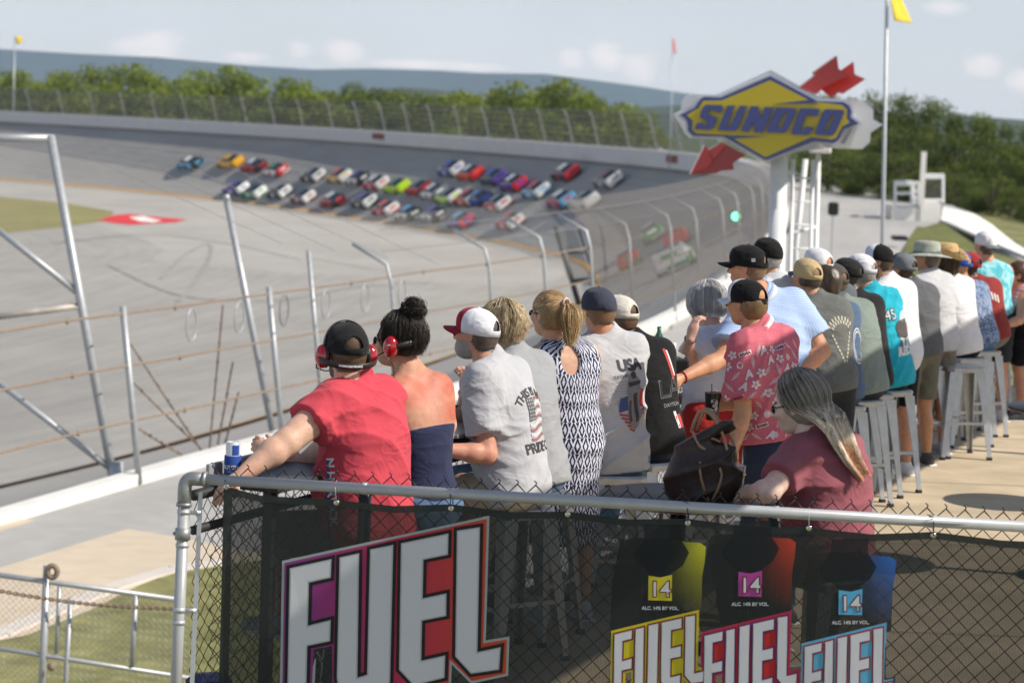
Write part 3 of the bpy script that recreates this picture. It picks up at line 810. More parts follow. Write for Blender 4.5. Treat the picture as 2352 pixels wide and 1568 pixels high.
def ground_mat(name, c1, c2, rough=.9, us=(1, 1, 1), scale=3.0, streak=.5, coord='UV', fine=.1, bump=.0, c3=None):
    m = bpy.data.materials.new(name); m.use_nodes = True; t = m.node_tree; L = t.links.new; p = t.nodes['Principled BSDF']; p.inputs['Roughness'].default_value = rough; p.inputs['Specular IOR Level'].default_value = .25
    tc = N(t, 'ShaderNodeTexCoord'); mp_ = N(t, 'ShaderNodeMapping'); mp_.inputs['Scale'].default_value = us; L(tc.outputs[coord], mp_.inputs[0])
    n = N(t, 'ShaderNodeTexNoise', inp={'Scale': scale, 'Detail': 6.0, 'Roughness': .6}); L(mp_.outputs[0], n.inputs['Vector'])
    n2 = N(t, 'ShaderNodeTexNoise', inp={'Scale': 2.2, 'Detail': 5.0}); L(tc.outputs['Object'], n2.inputs['Vector']); mp2 = N(t, 'ShaderNodeMapRange', inp={1: .3, 2: .7, 3: 1 - fine, 4: 1 + fine}); L(n2.outputs['Fac'], mp2.inputs[0])
    n3 = N(t, 'ShaderNodeTexNoise', inp={'Scale': .12, 'Detail': 4.0}); L(tc.outputs['Object'], n3.inputs['Vector'])
    f = mth(t, 'ADD', mth(t, 'MULTIPLY', n.outputs['Fac'], streak), mth(t, 'MULTIPLY', n3.outputs['Fac'], 1 - streak))
    mr = N(t, 'ShaderNodeMapRange', inp={1: .34, 2: .66, 3: 0, 4: 1}); L(f, mr.inputs[0])
    mx = N(t, 'ShaderNodeMix', data_type='RGBA'); mx.inputs[6].default_value = (*c1, 1); mx.inputs[7].default_value = (*c2, 1); L(mr.outputs[0], mx.inputs[0])
    sc_ = N(t, 'ShaderNodeVectorMath', operation='SCALE'); L(mx.outputs[2], sc_.inputs[0]); L(mp2.outputs[0], sc_.inputs[3]); L(sc_.outputs[0], p.inputs['Base Color'])
    return m
asphalt_bank = ground_mat('track_asphalt', (.32, .305, .285), (.41, .393, .367), us=(.35, 9, 1), scale=2.2, streak=.75, fine=.06)
asphalt_apron = ground_mat('apron_asphalt', (.29, .277, .258), (.38, .364, .339), us=(.35, 6, 1), scale=1.6, streak=.6, fine=.05)
pave = ground_mat('infield_paving', (.33, .315, .292), (.43, .412, .383), coord='Object', us=(.03, .012, 1), scale=3, streak=.5, fine=.05)
white_line = mat('orange_line_paint', (.55, .30, .07), .8, 0, .25, 1.5)

rise = lambda i: W_[i, 4]
wid = lambda i: W_[i, 3]
def bank(q):   # q 0..1 wall -> inner line, slightly concave
    return lambda i: (wid(i) * q, W_[i, 2] - rise(i) * (1 - (1 - q) ** 1.08))
trk = strip_mesh([bank(q) for q in np.linspace(0, 1, 9)])
track = link('race_track', trk, asphalt_bank); tag(track, kind='structure'); trk.shade_smooth()
zin = lambda i: W_[i, 2] - rise(i)
ap = strip_mesh([lambda i: (wid(i), zin(i)), lambda i: (wid(i) + 7, zin(i) - .35), lambda i: (wid(i) + 20, zin(i) * .45 + ZI * .55 - .1), lambda i: (wid(i) + 45, ZI + .01), lambda i: (wid(i) + 70, ZI + .005)])
apron = link('apron', ap, asphalt_apron); tag(apron, kind='structure')
ln = strip_mesh([lambda i: (wid(i) - .25, zin(i) + .19), lambda i: (wid(i) + .35, zin(i) + .01)], z_off=.012)
line = link('track_line', ln, white_line); tag(line, kind='structure')
# infield paving and ground
gb = MB(); gb.add([(-1500, -300, ZI), (60, -300, ZI), (60, 2500, ZI), (-1500, 2500, ZI)], [(0, 1, 2, 3)]); tag(gb.build('infield_paving', pave), kind='structure')
grass_m = ground_mat('grass', (.12, .135, .045), (.27, .25, .11), coord='Object', us=(1, 1, 1), scale=.25, streak=.6, fine=.3)
grass_far = ground_mat('far_grass', (.05, .075, .02), (.09, .11, .035), coord='Object', us=(1, 1, 1), scale=.02, streak=.6, fine=.2)
gb = MB(); gb.add([(-9000, -900, -14), (9000, -900, -14), (9000, 10500, -14), (-9000, 10500, -14)], [(0, 1, 2, 3)]); tag(gb.build('ground', grass_far), kind='structure')
def flat_patch(name, px, z, m, zoff=0.0):
    P_ = [onz(x, y, z) for x, y in px]; v, t = tri_poly([[(p.x, p.y) for p in P_]])
    b_ = MB(); b_.add([(a, b, z + zoff) for a, b, _ in v], t); o = b_.build(name, m); tag(o, kind='structure')
    me = o.data
    bm = bmesh.new(); bm.from_mesh(me); bmesh.ops.recalc_face_normals(bm, faces=bm.faces)
    for f in bm.faces:
        if f.normal.z < 0: f.normal_flip()
    bm.to_mesh(me); bm.free(); return o
dry_grass = ground_mat('dry_grass', (.20, .19, .075), (.30, .27, .12), coord='Object', scale=.08, streak=.6, fine=.15)
flat_patch('infield_grass', [(-600, 448), (0, 452), (150, 466), (262, 486), (250, 506), (120, 524), (0, 536), (-600, 560)], ZI + .03, dry_grass)
redp = mat('red_paint', (.62, .03, .035), .8, 0, .08, .3); whp = mat('white_road_paint', (.75, .73, .70), .8, 0, .06, .3)
flat_patch('painted_emblem', [(225, 506), (262, 494), (296, 491), (345, 497), (430, 504), (405, 510), (300, 516), (262, 512)], ZI + .04, redp)
flat_patch('painted_emblem_centre', [(296, 499), (330, 496), (352, 503), (372, 506), (352, 511), (320, 508)], ZI + .05, whp)
skid = ground_mat('tyre_mark', (.27, .262, .248), (.34, .328, .31), coord='Object', scale=.3, fine=.2)
mk = MB()
def surf_z(x, y):
    d = np.hypot(W_[:, 0] - x, W_[:, 1] - y); i = int(d.argmin()); o = (np.array((x, y)) - W_[i, :2]) @ Nin[i]
    xs = [0, wid(i), wid(i) + 7, wid(i) + 20, wid(i) + 45, 1e4]; zs = [W_[i, 2], zin(i), zin(i) - .35, zin(i) * .45 + ZI * .55 - .1, ZI + .01, ZI + .01]
    return float(np.interp(o, xs, zs))
def surf_pt(x, y):
    p = None; z = ZI
    for _ in range(12): p = onz(x, y, z); z = .5 * z + .5 * surf_z(p.x, p.y)
    return p
for pts in ([(370, 640), (420, 590), (480, 560), (478, 600), (440, 660), (400, 700)], [(700, 590), (860, 620), (1040, 640), (1150, 636), (1280, 610)], [(560, 470), (760, 500), (1000, 540), (1180, 580)],
            [(120, 560), (330, 540), (520, 560), (700, 600)], [(250, 610), (420, 680), (640, 690), (820, 660), (1000, 650)], [(640, 520), (820, 560), (990, 600), (1120, 640)]):
    P2 = catmull([pts[0]] + pts + [pts[-1]], 12)
    W3 = [surf_pt(x, y) for x, y in P2]
    for k in range(len(W3) - 1):
        a, b = W3[k], W3[k + 1]; t_ = (b - a); t_.z = 0
        if t_.length < 1e-3: continue
        n_ = Vector((-t_.y, t_.x, 0)).normalized() * .17; o_ = Vector((0, 0, .05))
        mk.add([a - n_ + o_, a + n_ + o_, b + n_ + o_, b - n_ + o_], [(0, 1, 2, 3)])
tag(mk.build('tyre_marks', skid), kind='structure')
# shoulder outside the wall, embankment beyond
concrete = ground_mat('tan_concrete', (.50, .42, .32), (.60, .51, .395), coord='Object', scale=.6, streak=.5, fine=.06)
asph2 = ground_mat('walkway_asphalt', (.33, .325, .32), (.40, .395, .385), coord='Object', scale=.5, streak=.5, fine=.06)
i_near = int(np.argmin(np.abs(W_[:, 1] - 232)))
sh_far = strip_mesh([lambda i: (-.6, W_[i, 2] + .05), lambda i: (-3, W_[i, 2]), lambda i: (-14, W_[i, 2] - 3), lambda i: (-45, -12.5), lambda i: (-90, -13.5)], rng_=(i_near, len(W_)))
tag(link('outer_embankment', sh_far, grass_far), kind='structure')
road = ground_mat('road_concrete', (.34, .335, .325), (.43, .42, .405), us=(.3, 3, 1), scale=2, streak=.55, fine=.06)
sh_near = strip_mesh([lambda i: (-.6, W_[i, 2] + .02), lambda i: (-6, W_[i, 2] - .05), lambda i: (-10, W_[i, 2] - .1)], rng_=(0, i_near + 6))
tag(link('service_road', sh_near, road), kind='structure')
tag(link('concourse_grass', strip_mesh([lambda i: (-9.8, min(-3.86, W_[i, 2] - .2) if W_[i, 1] < 110 else W_[i, 2] - .14), lambda i: (-24, -3.86), lambda i: (-60, -3.9), lambda i: (-130, -4.2)], rng_=(0, i_near + 20)), grass_m), kind='structure')

# ---- wall
wallm = mat('white_wall_paint', (.70, .69, .66), .7, 0, .10, 1.2, bump=.1)
greyw = mat('grey_barrier', (.52, .52, .53), .6, 0, .07, 1.0)
Hn = lambda i: float(np.interp(W_[i, 1], [0, 38, 80, 120, 210], [.14, .16, .34, .6, 1.5]))
barrier = empty('track_wall', tuple(W_[int(len(W_) * .3), :3]), 0, 'long white concrete wall that curves round the outside of the banked track', 'wall')
bi = barrier.matrix_basis.inverted() if False else Matrix.Translation(barrier.location).inverted()
def in_parent(me, par):
    me.transform(Matrix.Translation(-Vector(par.location)));  return me
wm = strip_mesh([lambda i: (.02, W_[i, 2] - .5), lambda i: (0, W_[i, 2] + Hn(i)), lambda i: (-.30, W_[i, 2] + Hn(i)), lambda i: (-.32, W_[i, 2] - .9)])
link('wall', in_parent(wm, barrier), wallm, barrier)
saf = strip_mesh([lambda i: (.95, W_[i, 2] - .3), lambda i: (.95, W_[i, 2] + Hn(i) - .08), lambda i: (.45, W_[i, 2] + Hn(i) - .02), lambda i: (.40, W_[i, 2] + .1)], rng_=(int(np.argmin(np.abs(W_[:, 1] - 150))), len(W_)))
link('soft_barrier', in_parent(saf, barrier), greyw, barrier)
# red advertisement patches on the wall
for xp in (890, 1560):
    # find the wall sample closest to this picture column
    best = None
    for i in range(len(W_)):
        if W_[i, 1] < 200: continue
        v = CAMM.inverted() @ Vector((*W_[i, :2], W_[i, 2] + 1)); px = 1176 + F * v.x / -v.z
        if best is None or abs(px - xp) < best[0]: best = (abs(px - xp), i)
    i0 = best[1]; ad = MB(); vs = []
    for i in range(i0 - 1, i0 + 2):
        for o, z in ((.97, W_[i, 2] + .35), (.97, W_[i, 2] + Hn(i) - .35)): vs.append((W_[i, 0] + Nin[i, 0] * o, W_[i, 1] + Nin[i, 1] * o, z))
    ad.add(vs, [(2 * k, 2 * k + 2, 2 * k + 3, 2 * k + 1) for k in range(2)])
    o = ad.build('painted_panel', mat('faded_red_paint', (.22, .06, .05), .8, 0, .3, 1.5), barrier); in_parent(o.data, barrier)

# ---- far catch fence: curved posts, cables, mesh
def thin_mesh(name, col, a, rough=.6):
    return mat(name, col, rough, .2, .05, 3, alpha=a)
fence_veil = thin_mesh('fence_wire_far', (.20, .20, .185), .34)
steel_d = mat('weathered_steel', (.36, .37, .38), .5, .3, .12, 6)
rust = mat('rusty_cable', (.27, .205, .15), .8, .2, .3, 20)
def fence_prof(hp, lean=.75):
    return [(-.35, 0), (.0, hp * .3), (.45, hp * .6), (.95, hp * .9), (1.35, hp)]
def catch_fence(i0, i1, step, hp, r, label, veil, cables, group=None):
    fr = empty('catch_fence', (W_[i0, 0], W_[i0, 1], W_[i0, 2]), 0, label, 'fence', group); prof = fence_prof(hp)
    base = Vector(fr.location); n = 0
    for i in range(i0, i1, step):
        b_ = MB(); pts = []
        for o, z in prof: pts.append(Vector((W_[i, 0] + Nin[i, 0] * o, W_[i, 1] + Nin[i, 1] * o, W_[i, 2] + Hn(i) * .0 + z)) - base)
        b_.tube(pts, r, 6); b_.build('post', steel_d, fr, True); n += 1
    cb = MB()
    for q in cables:
        o = np.interp(q * hp, [p[1] for p in prof], [p[0] for p in prof]); cb.tube([Vector((W_[i, 0] + Nin[i, 0] * o, W_[i, 1] + Nin[i, 1] * o, W_[i, 2] + q * hp)) - base for i in range(i0, i1, 2)], .03, 4)
    cb.build('cables', steel_d, fr)
    me = strip_mesh([(lambda a, z: (lambda i: (a, W_[i, 2] + z)))(o + .06, z) for o, z in [(prof[0][0], Hn(i0))] + prof[1:]], rng_=(i0, i1))
    in_parent(me, fr); link('wire_mesh', me, veil, fr); return fr
iA = int(np.argmin(np.abs(W_[:, 1] - 70))); iB = int(np.argmin(np.abs(W_[:, 1] - 190))); iC = int(np.argmin(np.abs(W_[:, 1] - 236)))
catch_fence(iC, len(W_) - 1, 4, 5.4, .085, 'tall catch fence with bent posts along the far banked turn', fence_veil, [.35, .5, .62, .75, .88, .99])
# ---- near catch fence, placed on the wall line
near_veil = thin_mesh('fence_wire_near', (.34, .33, .31), .13)
brown_veil = thin_mesh('fence_wire_edge_on', (.15, .13, .11), .46)
nf = empty('catch_fence', (float(W_[40, 0]), float(W_[40, 1]), -3.65), 0, 'near catch fence with galvanised posts and rusty cables beside the track', 'fence'); nb0 = Vector(nf.location)
def wall_at_px(x):
    best = None
    for i in range(len(W_)):
        if W_[i, 1] < 20 or W_[i, 1] > 205: continue
        v = CAMM.inverted() @ Vector((*W_[i, :2], W_[i, 2])); px = 1176 + F * v.x / -v.z
        if best is None or abs(px - x) < best[0]: best = (abs(px - x), i)
    return best[1]
def lean_post(xb, hp, top=None, r=.05, bend=True, name='post', m=galv):
    """post on the wall top; xb picture column of its foot"""
    i = wall_at_px(xb); nrm = Nin[i]; b_ = MB(); z0 = W_[i, 2]
    P0 = Vector((W_[i, 0] - nrm[0] * .3, W_[i, 1] - nrm[1] * .3, z0)) - nb0
    inn = Vector((nrm[0], nrm[1], 0))
    if bend: pts = [P0, P0 + Vector((0, 0, hp * .70)) + inn * .30, P0 + Vector((0, 0, hp * .80)) + inn * .42, P0 + Vector((0, 0, hp * .90)) + inn * 1.2]
    else: pts = [P0, P0 + Vector((0, 0, hp)) + inn * hp * .13]
    b_.tube(pts, r, 8); b_.build(name, m, nf, True); return pts
npost = {}
for xb, hp, bend, r in [(325, 2.9, False, .055), (577, 2.9, False, .055), (748, 3.5, False, .045), (925, 3.8, True, .036), (1085, 3.9, True, .040), (1225, 4.0, True, .045), (1345, 4.0, True, .045), (1445, 4.0, True, .045), (1530, 4.0, True, .045), (1598, 4.0, True, .045), (1650, 4.0, True, .045), (1690, 4.0, True, .045), (1722, 4.0, True, .045), (1745, 4.0, True, .045)]:
    npost[xb] = lean_post(xb, hp, bend=bend, r=r)
# rusty pipes with clamps at three levels on the nearest bays
def along(z, off, ia, ib, r, m, name, n=6, sag=.0, step=2):
    b_ = MB(); pts = []
    for k, i in enumerate(range(ia, ib, step)):
        pts.append(Vector((W_[i, 0] - Nin[i, 0] * .3 + Nin[i, 0] * off, W_[i, 1] - Nin[i, 1] * .3 + Nin[i, 1] * off, W_[i, 2] + z - sag * (k % 4 in (1, 2, 3)))) - nb0)
    b_.tube(pts, r, n)
    return b_, pts
i0 = int(np.argmin(np.abs(W_[:, 1] - 22))); i1 = int(np.argmin(np.abs(W_[:, 1] - 200)))
for z in (1.05, 1.95, 2.8):
    b_, pts = along(z, z * .13, i0, i1, .021, rust, 'cable', sag=.03)
    for k in range(0, min(len(pts), 30)): 
        b_.ball(pts[k] + Vector((0, 0, -.01)), (.035, .035, .05), 6)
    b_.build('cable', rust, nf)
for z in (3.3, 3.75): 
    b_, _ = along(z, z * .16, wall_at_px(925), i1, .009, mat('dull_cable', (.22, .22, .21), .7, .2), 'cable'); b_.build('cable', mat('dull_cable', (.22, .22, .21), .7, .2), nf)
me = strip_mesh([lambda i: (-.28, W_[i, 2] + .9), lambda i: (.0, W_[i, 2] + 2.9), lambda i: (.1, W_[i, 2] + 3.3), lambda i: (.85, W_[i, 2] + 4.0)], rng_=(wall_at_px(925), wall_at_px(1345))); in_parent(me, nf); link('wire_mesh', me, near_veil, nf)
me = strip_mesh([lambda i: (-.28, W_[i, 2] + .9), lambda i: (.0, W_[i, 2] + 2.9), lambda i: (.1, W_[i, 2] + 3.3), lambda i: (.85, W_[i, 2] + 4.0)], rng_=(wall_at_px(1345), iB + 8)); in_parent(me, nf); link('wire_mesh', me, brown_veil, nf)
# hanging cable loops
for xp in (345, 425, 560, 610, 680, 770, 858):
    i = wall_at_px(xp + 40); c = Vector((W_[i, 0] - Nin[i, 0] * .25, W_[i, 1] - Nin[i, 1] * .25, W_[i, 2] + 2.48)) - nb0; t_ = Vector((Tn[i, 0], Tn[i, 1], 0))
    b_ = MB(); b_.tube([c + Vector((0, 0, .28 * math.sin(a))) + t_ * (.19 * math.cos(a)) for a in np.linspace(0, 2 * math.pi, 20, endpoint=False)], .015, 5, closed=True); b_.build('cable_loop', galv, nf, True)
# rusty diagonal guy cables beside the two nearest posts
for (a, b) in [((300, 790), (470, 1045)), ((308, 880), (452, 1020)), ((320, 985), (420, 1045)), ((512, 700), (480, 1040)), ((535, 830), (500, 1020)), ((548, 900), (510, 1045))]:
    da = 5550 / 125; p0 = at(a[0], a[1], da); p1 = at(b[0], b[1], da + 2); b_ = MB(); b_.tube([p0 - nb0, (p0 + p1) / 2 - nb0 + Vector((0, 0, -.02)), p1 - nb0], .018, 5)
    for k in range(7): b_.ball(p0 - nb0 + (p1 - p0) * (k + 1) / 8, (.03, .03, .04), 5)
    b_.build('guy_cable', rust, nf)

# ---- tall steel frame on the left, single tall post
tf = empty('steel_frame', tuple(at(265, 1118, 40)), 0, 'tall galvanised steel frame with diagonal braces at the left edge', 'frame'); t0 = Vector(tf.location); D0 = 40.0
def bar(par, o0, a, b, r, m, name, d=D0, d2=None, n=8):
    p0 = at(a[0], a[1], d); p1 = at(b[0], b[1], d2 or d); b_ = MB(); b_.tube([p0 - o0, p1 - o0], r, n); return b_.build(name, m, par, True)
bar(tf, t0, (265, 1128), (116, 312), .075, galv, 'post'); bar(tf, t0, (122, 318), (-120, 316), .065, galv, 'top_rail')
bar(tf, t0, (-40, 500), (188, 680), .055, galv, 'brace', 40.0, 40.0); bar(tf, t0, (188, 702), (-120, 742), .055, mat('stained_steel', (.40, .37, .33), .6, .2, .3, 3), 'middle_rail')
bar(tf, t0, (-60, 835), (262, 1082), .055, galv, 'brace'); bar(tf, t0, (-330, 1150), (-420, 320), .075, galv, 'post')
b_ = MB(); b_.tube([at(267, 1060, 39.9) - t0, at(267, 1128, 39.9) - t0], .12, 8); b_.build('foot', galv, tf, True)
wmv = MB(); wmv.add([at(*q, 40.1) - t0 for q in [(116, 318), (-330, 318), (-330, 1100), (262, 1100)]], [(0, 1, 2, 3)]); wmv.build('wire_mesh', thin_mesh('fence_wire_frame', (.30, .30, .30), .07), tf)
tp = empty('fence_post', tuple(at(625, 990, 49)), 0, 'single tall galvanised post leaning to the track, beside the cable fence', 'post'); bar(tp, Vector(tp.location), (628, 1000), (520, 455), .07, galv, 'post', 49); bar(tp, Vector(tp.location), (522, 462), (518, 447), .076, galv, 'end_cap', 49)
# sparse wires between the frame and the single post
b_ = MB()
for k in range(4):
    x0 = 130 + k * 120; b_.tube([at(x0, 330 + k * 12, 41) - t0, at(x0 + 520, 560 + k * 16, 47) - t0], .006, 3); b_.tube([at(x0 - 40, 700 - k * 6, 41) - t0, at(x0 + 420, 520 - k * 8, 47) - t0], .005, 3)
b_.build('stay_wires', steel_d, tf)
# dark portable screen / gate on the fence
dg = empty('gate', tuple(at(1345, 670, 88)), 0, 'dark steel crossover gate hanging in the near catch fence', 'gate'); g0 = Vector(dg.location); dk = mat('dark_steel', (.05, .06, .065), .5, .3, .1)
bar(dg, g0, (1276, 520), (1330, 700), .10, dk, 'post', 84); bar(dg, g0, (1330, 528), (1370, 650), .05, dk, 'post', 88); bar(dg, g0, (1285, 578), (1345, 578), .06, dk, 'rail', 84); bar(dg, g0, (1310, 648), (1365, 640), .09, dk, 'rail', 84)
pv = MB(); pv.add([at(*q, 86) - g0 for q in [(1283, 525), (1320, 530), (1362, 645), (1318, 650)]], [(0, 1, 2, 3)]); pv.build('screen', thin_mesh('gate_mesh', (.12, .12, .12), .45), dg)

# ---- signal lights
def signal(x, y, d, r, label):
    e_ = empty('signal_light', tuple(at(x, y, d)), 0, label, 'signal light', 'green signal lights')
    b_ = MB(); b_.box((0, r * .8, 0), (r * 2.6, r * 1.2, r * 2.6), bev=r * .3); b_.build('housing', dk, e_)
    gl = bpy.data.materials.get('green_lamp')
    if gl is None:
        gl = bpy.data.materials.new('green_lamp'); gl.use_nodes = True; p = gl.node_tree.nodes['Principled BSDF']; p.inputs['Base Color'].default_value = (.05, .7, .3, 1); p.inputs['Emission Color'].default_value = (.10, 1, .45, 1); p.inputs['Emission Strength'].default_value = 7
    b_ = MB(); b_.ball((0, -.0, 0), (r, r * .5, r), 14); b_.build('lamp', gl, e_, True)
signal(1690, 497, 100, .17, 'square green signal light glowing behind the near fence')
signal(243, 241, 560, .7, 'small green signal light on the far turn')

# ---- lower-left: walkway, kerb, grass, chain link fence
ZC = -3.7
flat_patch('walkway', [(-400, 1225), (0, 1200), (262, 1132), (480, 1070), (640, 1030), (760, 1300), (620, 1270), (445, 1254), (230, 1215), (60, 1200), (-400, 1330)], ZC, asph2, .03)
flat_patch('concrete_path', [(-500, 1215), (20, 1196), (180, 1210), (300, 1222), (470, 1252), (650, 1290), (420, 1312), (320, 1352), (200, 1412), (60, 1468), (-60, 1490), (-500, 1600)], ZC, concrete, .05)
kp = [(-160, 1500), (0, 1452), (70, 1422), (150, 1388), (250, 1348), (330, 1322), (400, 1302), (520, 1286)]
kb = MB(); KP = [onz(x, y, ZC + .08) for x, y in kp]
for a, b in zip(KP[:-1], KP[1:]):
    t_ = (b - a); n_ = Vector((-t_.y, t_.x, 0)).normalized() * .13; dn = Vector((0, 0, -.2))
    kb.prism([a - n_, b - n_, b + n_, a + n_][::-1], None, dn)
tag(kb.build('kerb', mat('kerb_concrete', (.60, .55, .50), .85, 0, .1, 3)), kind='structure')
flat_patch('verge_grass', [(-160, 1505), (0, 1455), (150, 1391), (330, 1325), (420, 1300), (560, 1284), (900, 1500), (900, 1800), (-400, 1800)], ZC, grass_m, .045)
cf = empty('chain_link_fence', tuple(at(105, 1600, 24)), 0, 'low galvanised chain link fence with a rusty chain on the verge, lower left', 'fence'); c0 = Vector(cf.location)
for a, b, r, nm, m in [((-200, 1292), (420, 1378), .028, 'top_rail', galv), ((-200, 1458), (460, 1560), .024, 'middle_rail', galv), ((108, 1298), (92, 1680), .038, 'post', galv), ((137, 1335), (129, 1500), .022, 'gate_stile', galv), ((162, 1372), (144, 1680), .026, 'gate_stile', galv), ((312, 1365), (303, 1530), .028, 'post', galv)]:
    bar(cf, c0, a, b, r, m, nm, 24)
b_ = MB()
p0, p1 = at(-60, 1345, 23.9), at(450, 1398, 23.9)
for k in range(64):
    q = k / 63; c = p0.lerp(p1, q) - c0 - Vector((0, 0, .06 * math.sin(q * math.pi))); M_ = Matrix.Rotation(R(90 * (k % 2)), 3, 'X'); b_.tube([c + M_ @ Vector((.030 * math.cos(a), 0, .016 * math.sin(a))) for a in np.linspace(0, 6.283, 8, endpoint=False)], .007, 4, closed=True)
b_.build('chain', rust, cf)
b_ = MB(); c = at(120, 1312, 23.9) - c0; b_.tube([c + Vector((.05 * math.cos(a), 0, .06 * math.sin(a))) for a in np.linspace(0, 6.283, 12, endpoint=False)], .03, 6, closed=True); b_.build('latch', rust, cf, True); b_ = MB(); c = at(118, 1530, 23.9) - c0; b_.ball(c, .045, 8); b_.build('latch', rust, cf, True)
def chain_link(P0, ex, ez, nx, nz, pitch, hz, r, wob=.0, n=4, tips=True):
    """woven wire: every second wire mirrored, crossing at the knuckles"""
    b_ = MB(); P0 = Vector(P0); nrm = ex.cross(ez).normalized()
    for i in range(nx * 2):
        pts = []
        for k in range(nz * 2 + 1):
            lft = (k % 2) == (i % 2)
            x = i * pitch / 2 if lft else (i + 1) * pitch / 2
            pts.append(P0 + ex * x - ez * (k * hz / 2) + nrm * (r * .9 * (1 if (k // 2 + i) % 2 else -1)))
        b_.tube(pts, r, n)
    return b_
exv = (at(420, 1378, 24) - at(-200, 1292, 24)).normalized()
fm = chain_link(at(-200, 1296, 24.02) - c0, exv, Vector((0, 0, 1)), 44, 26, .065, .065, .0022, n=3); fm.build('wire_mesh', galv, cf)

# ---- right side: flag poles, towers, tent, grass bank, trees
def flagpole(x, ytop, ybot, d, r, flag, col, label, ycut=None):
    b = at(x[1], ybot, d); tp_ = at(x[0], ytop, d); e_ = empty('flagpole', tuple(b), 0, label, 'flagpole', 'flagpoles round the track'); o = Vector(b)
    b_ = MB(); b_.tube([Vector((0, 0, -4)), Vector((0, 0, 0)), tp_ - o], [r, r, r * .7], 8); b_.build('pole', galv, e_, True)
    P_ = [at(px, py, d) - o for px, py in flag]; n = len(P_); me = MB(); me.add(P_, [tuple(range(n))]); fo = me.build('flag', mat('flag_%s' % col[0], col[1], .8, 0, .1), e_)
    s_ = fo.modifiers.new('s', 'SOLIDIFY'); s_.thickness = .01
    bm = bmesh.new(); bm.from_mesh(fo.data); bmesh.ops.triangulate(bm, faces=bm.faces); bmesh.ops.subdivide_edges(bm, edges=bm.edges, cuts=5, use_grid_fill=True)
    for v in bm.verts: v.co.y += .12 * math.sin(v.co.x * 5 + v.co.z * 3)
    bm.to_mesh(fo.data); bm.free(); fo.data.shade_smooth()
yel = ('yellow', (.75, .56, .04)); redf = ('red', (.62, .10, .08))
flagpole((2042, 2027), -260, 560, 62, .055, [(2043, -40), (2062, -22), (2082, 20), (2096, 53), (2078, 52), (2052, 48), (2046, 10)], yel, 'tall flagpole with a drooping yellow flag above the service road')
flagpole((1545, 1541), 88, 300, 240, .06, [(1546, 88), (1549, 92), (1554, 122), (1551, 126), (1546, 108)], redf, 'thin flagpole with a small red flag behind the far catch fence')
flagpole((34, 31), 84, 245, 420, .13, [(35, 84), (48, 85), (54, 96), (38, 103)], yel, 'distant flagpole with a small yellow flag at the far left')
# service road spur and its kerb, grass bank
flat_patch('road', [(1790, 560), (1790, 395), (1880, 398), (1960, 415), (2085, 470), (2110, 520), (2088, 560), (2060, 600), (2020, 660), (1990, 720), (1700, 900), (1500, 900), (1560, 700)], ZC, road, .08)
flat_patch('verge_grass', [(1880, 390), (1960, 400), (2060, 430), (2130, 470), (2100, 473), (2080, 462), (1960, 414), (1880, 400)], ZC, grass_m, .12)
rl = MB(); RP = [onz(x, y, ZC + .3) for x, y in [(1880, 398), (1960, 414), (2030, 440), (2090, 468), (2150, 500)]]
for a, b in zip(RP[:-1], RP[1:]):
    rl.prism([a, b, b + Vector((0, .15, 0)), a + Vector((0, .15, 0))], None, Vector((0, 0, .4)))
    rl.prism([a - Vector((0, 0, .4)), a + Vector((.2, 0, -.4)), a + Vector((.2, .2, -.4)), a + Vector((0, .2, -.4))], None, Vector((0, 0, .5)))
o = rl.build('guard_rail', galv); tag(o, 'low guard rail along the far edge of the service road under the trees', 'guard rail')
kb = MB(); KP = [onz(x, y, ZC + .12) for x, y in [(2094, 512), (2092, 540), (2080, 572), (2060, 598), (2030, 640), (1990, 700)]]
for a, b in zip(KP[:-1], KP[1:]):
    t_ = (b - a); n_ = Vector((-t_.y, t_.x, 0)).normalized() * .22; kb.prism([a - n_, b - n_, b + n_, a + n_][::-1], None, Vector((0, 0, -.25)))
tag(kb.build('kerb', mat('kerb_white', (.70, .64, .58), .85, 0, .1, 3)), kind='structure')
# grass bank as a sloping sheet
bank_g = ground_mat('bank_grass', (.10, .125, .028), (.19, .185, .065), coord='Object', scale=.35, streak=.6, fine=.3)
gbk = MB(); top = [at(2120, 512, 148), at(2180, 508, 146), at(2300, 568, 126), at(2420, 622, 112), at(2700, 745, 98)]; bot = [at(2088, 545, 128), at(2060, 605, 102), at(2010, 690, 78), at(1960, 800, 62), at(1960, 1000, 50)]
gv = top + [a.lerp(b, .5) + Vector((0, 0, .15)) for a, b in zip(top, bot)] + bot
gbk.add(gv, [(i, i + 1, 5 + i + 1, 5 + i) for i in range(4)] + [(5 + i, 6 + i, 11 + i, 10 + i) for i in range(4)]); tag(gbk.build('grass_bank', bank_g, None, True), kind='structure')
wst = mat('white_stand_paint', (.78, .76, .72), .75, 0, .07, .8, bump=.1)
st = empty('flag_stand', tuple(at(2110, 522, 146)), 0, 'white blockwork stand with open railed platforms and a white mast below the trees', 'stand'); s0 = Vector(st.location)
def px_box(par, o0, x0, y0, x1, y1, d, dep, name, m, bev=0):
    a = at(x0, y1, d); b = at(x1, y0, d); b_ = MB(); cx = (a + b) / 2; w_ = b.x - a.x; h_ = b.z - a.z; b_.box(tuple(cx - o0 + Vector((0, dep / 2, 0))), (w_, dep, abs(h_)), bev=bev); return b_.build(name, m, par)
px_box(st, s0, 2048, 478, 2112, 522, 146, 3.5, 'lower_block', wst); px_box(st, s0, 2112, 466, 2162, 526, 145.9, 3.6, 'upper_block', wst)
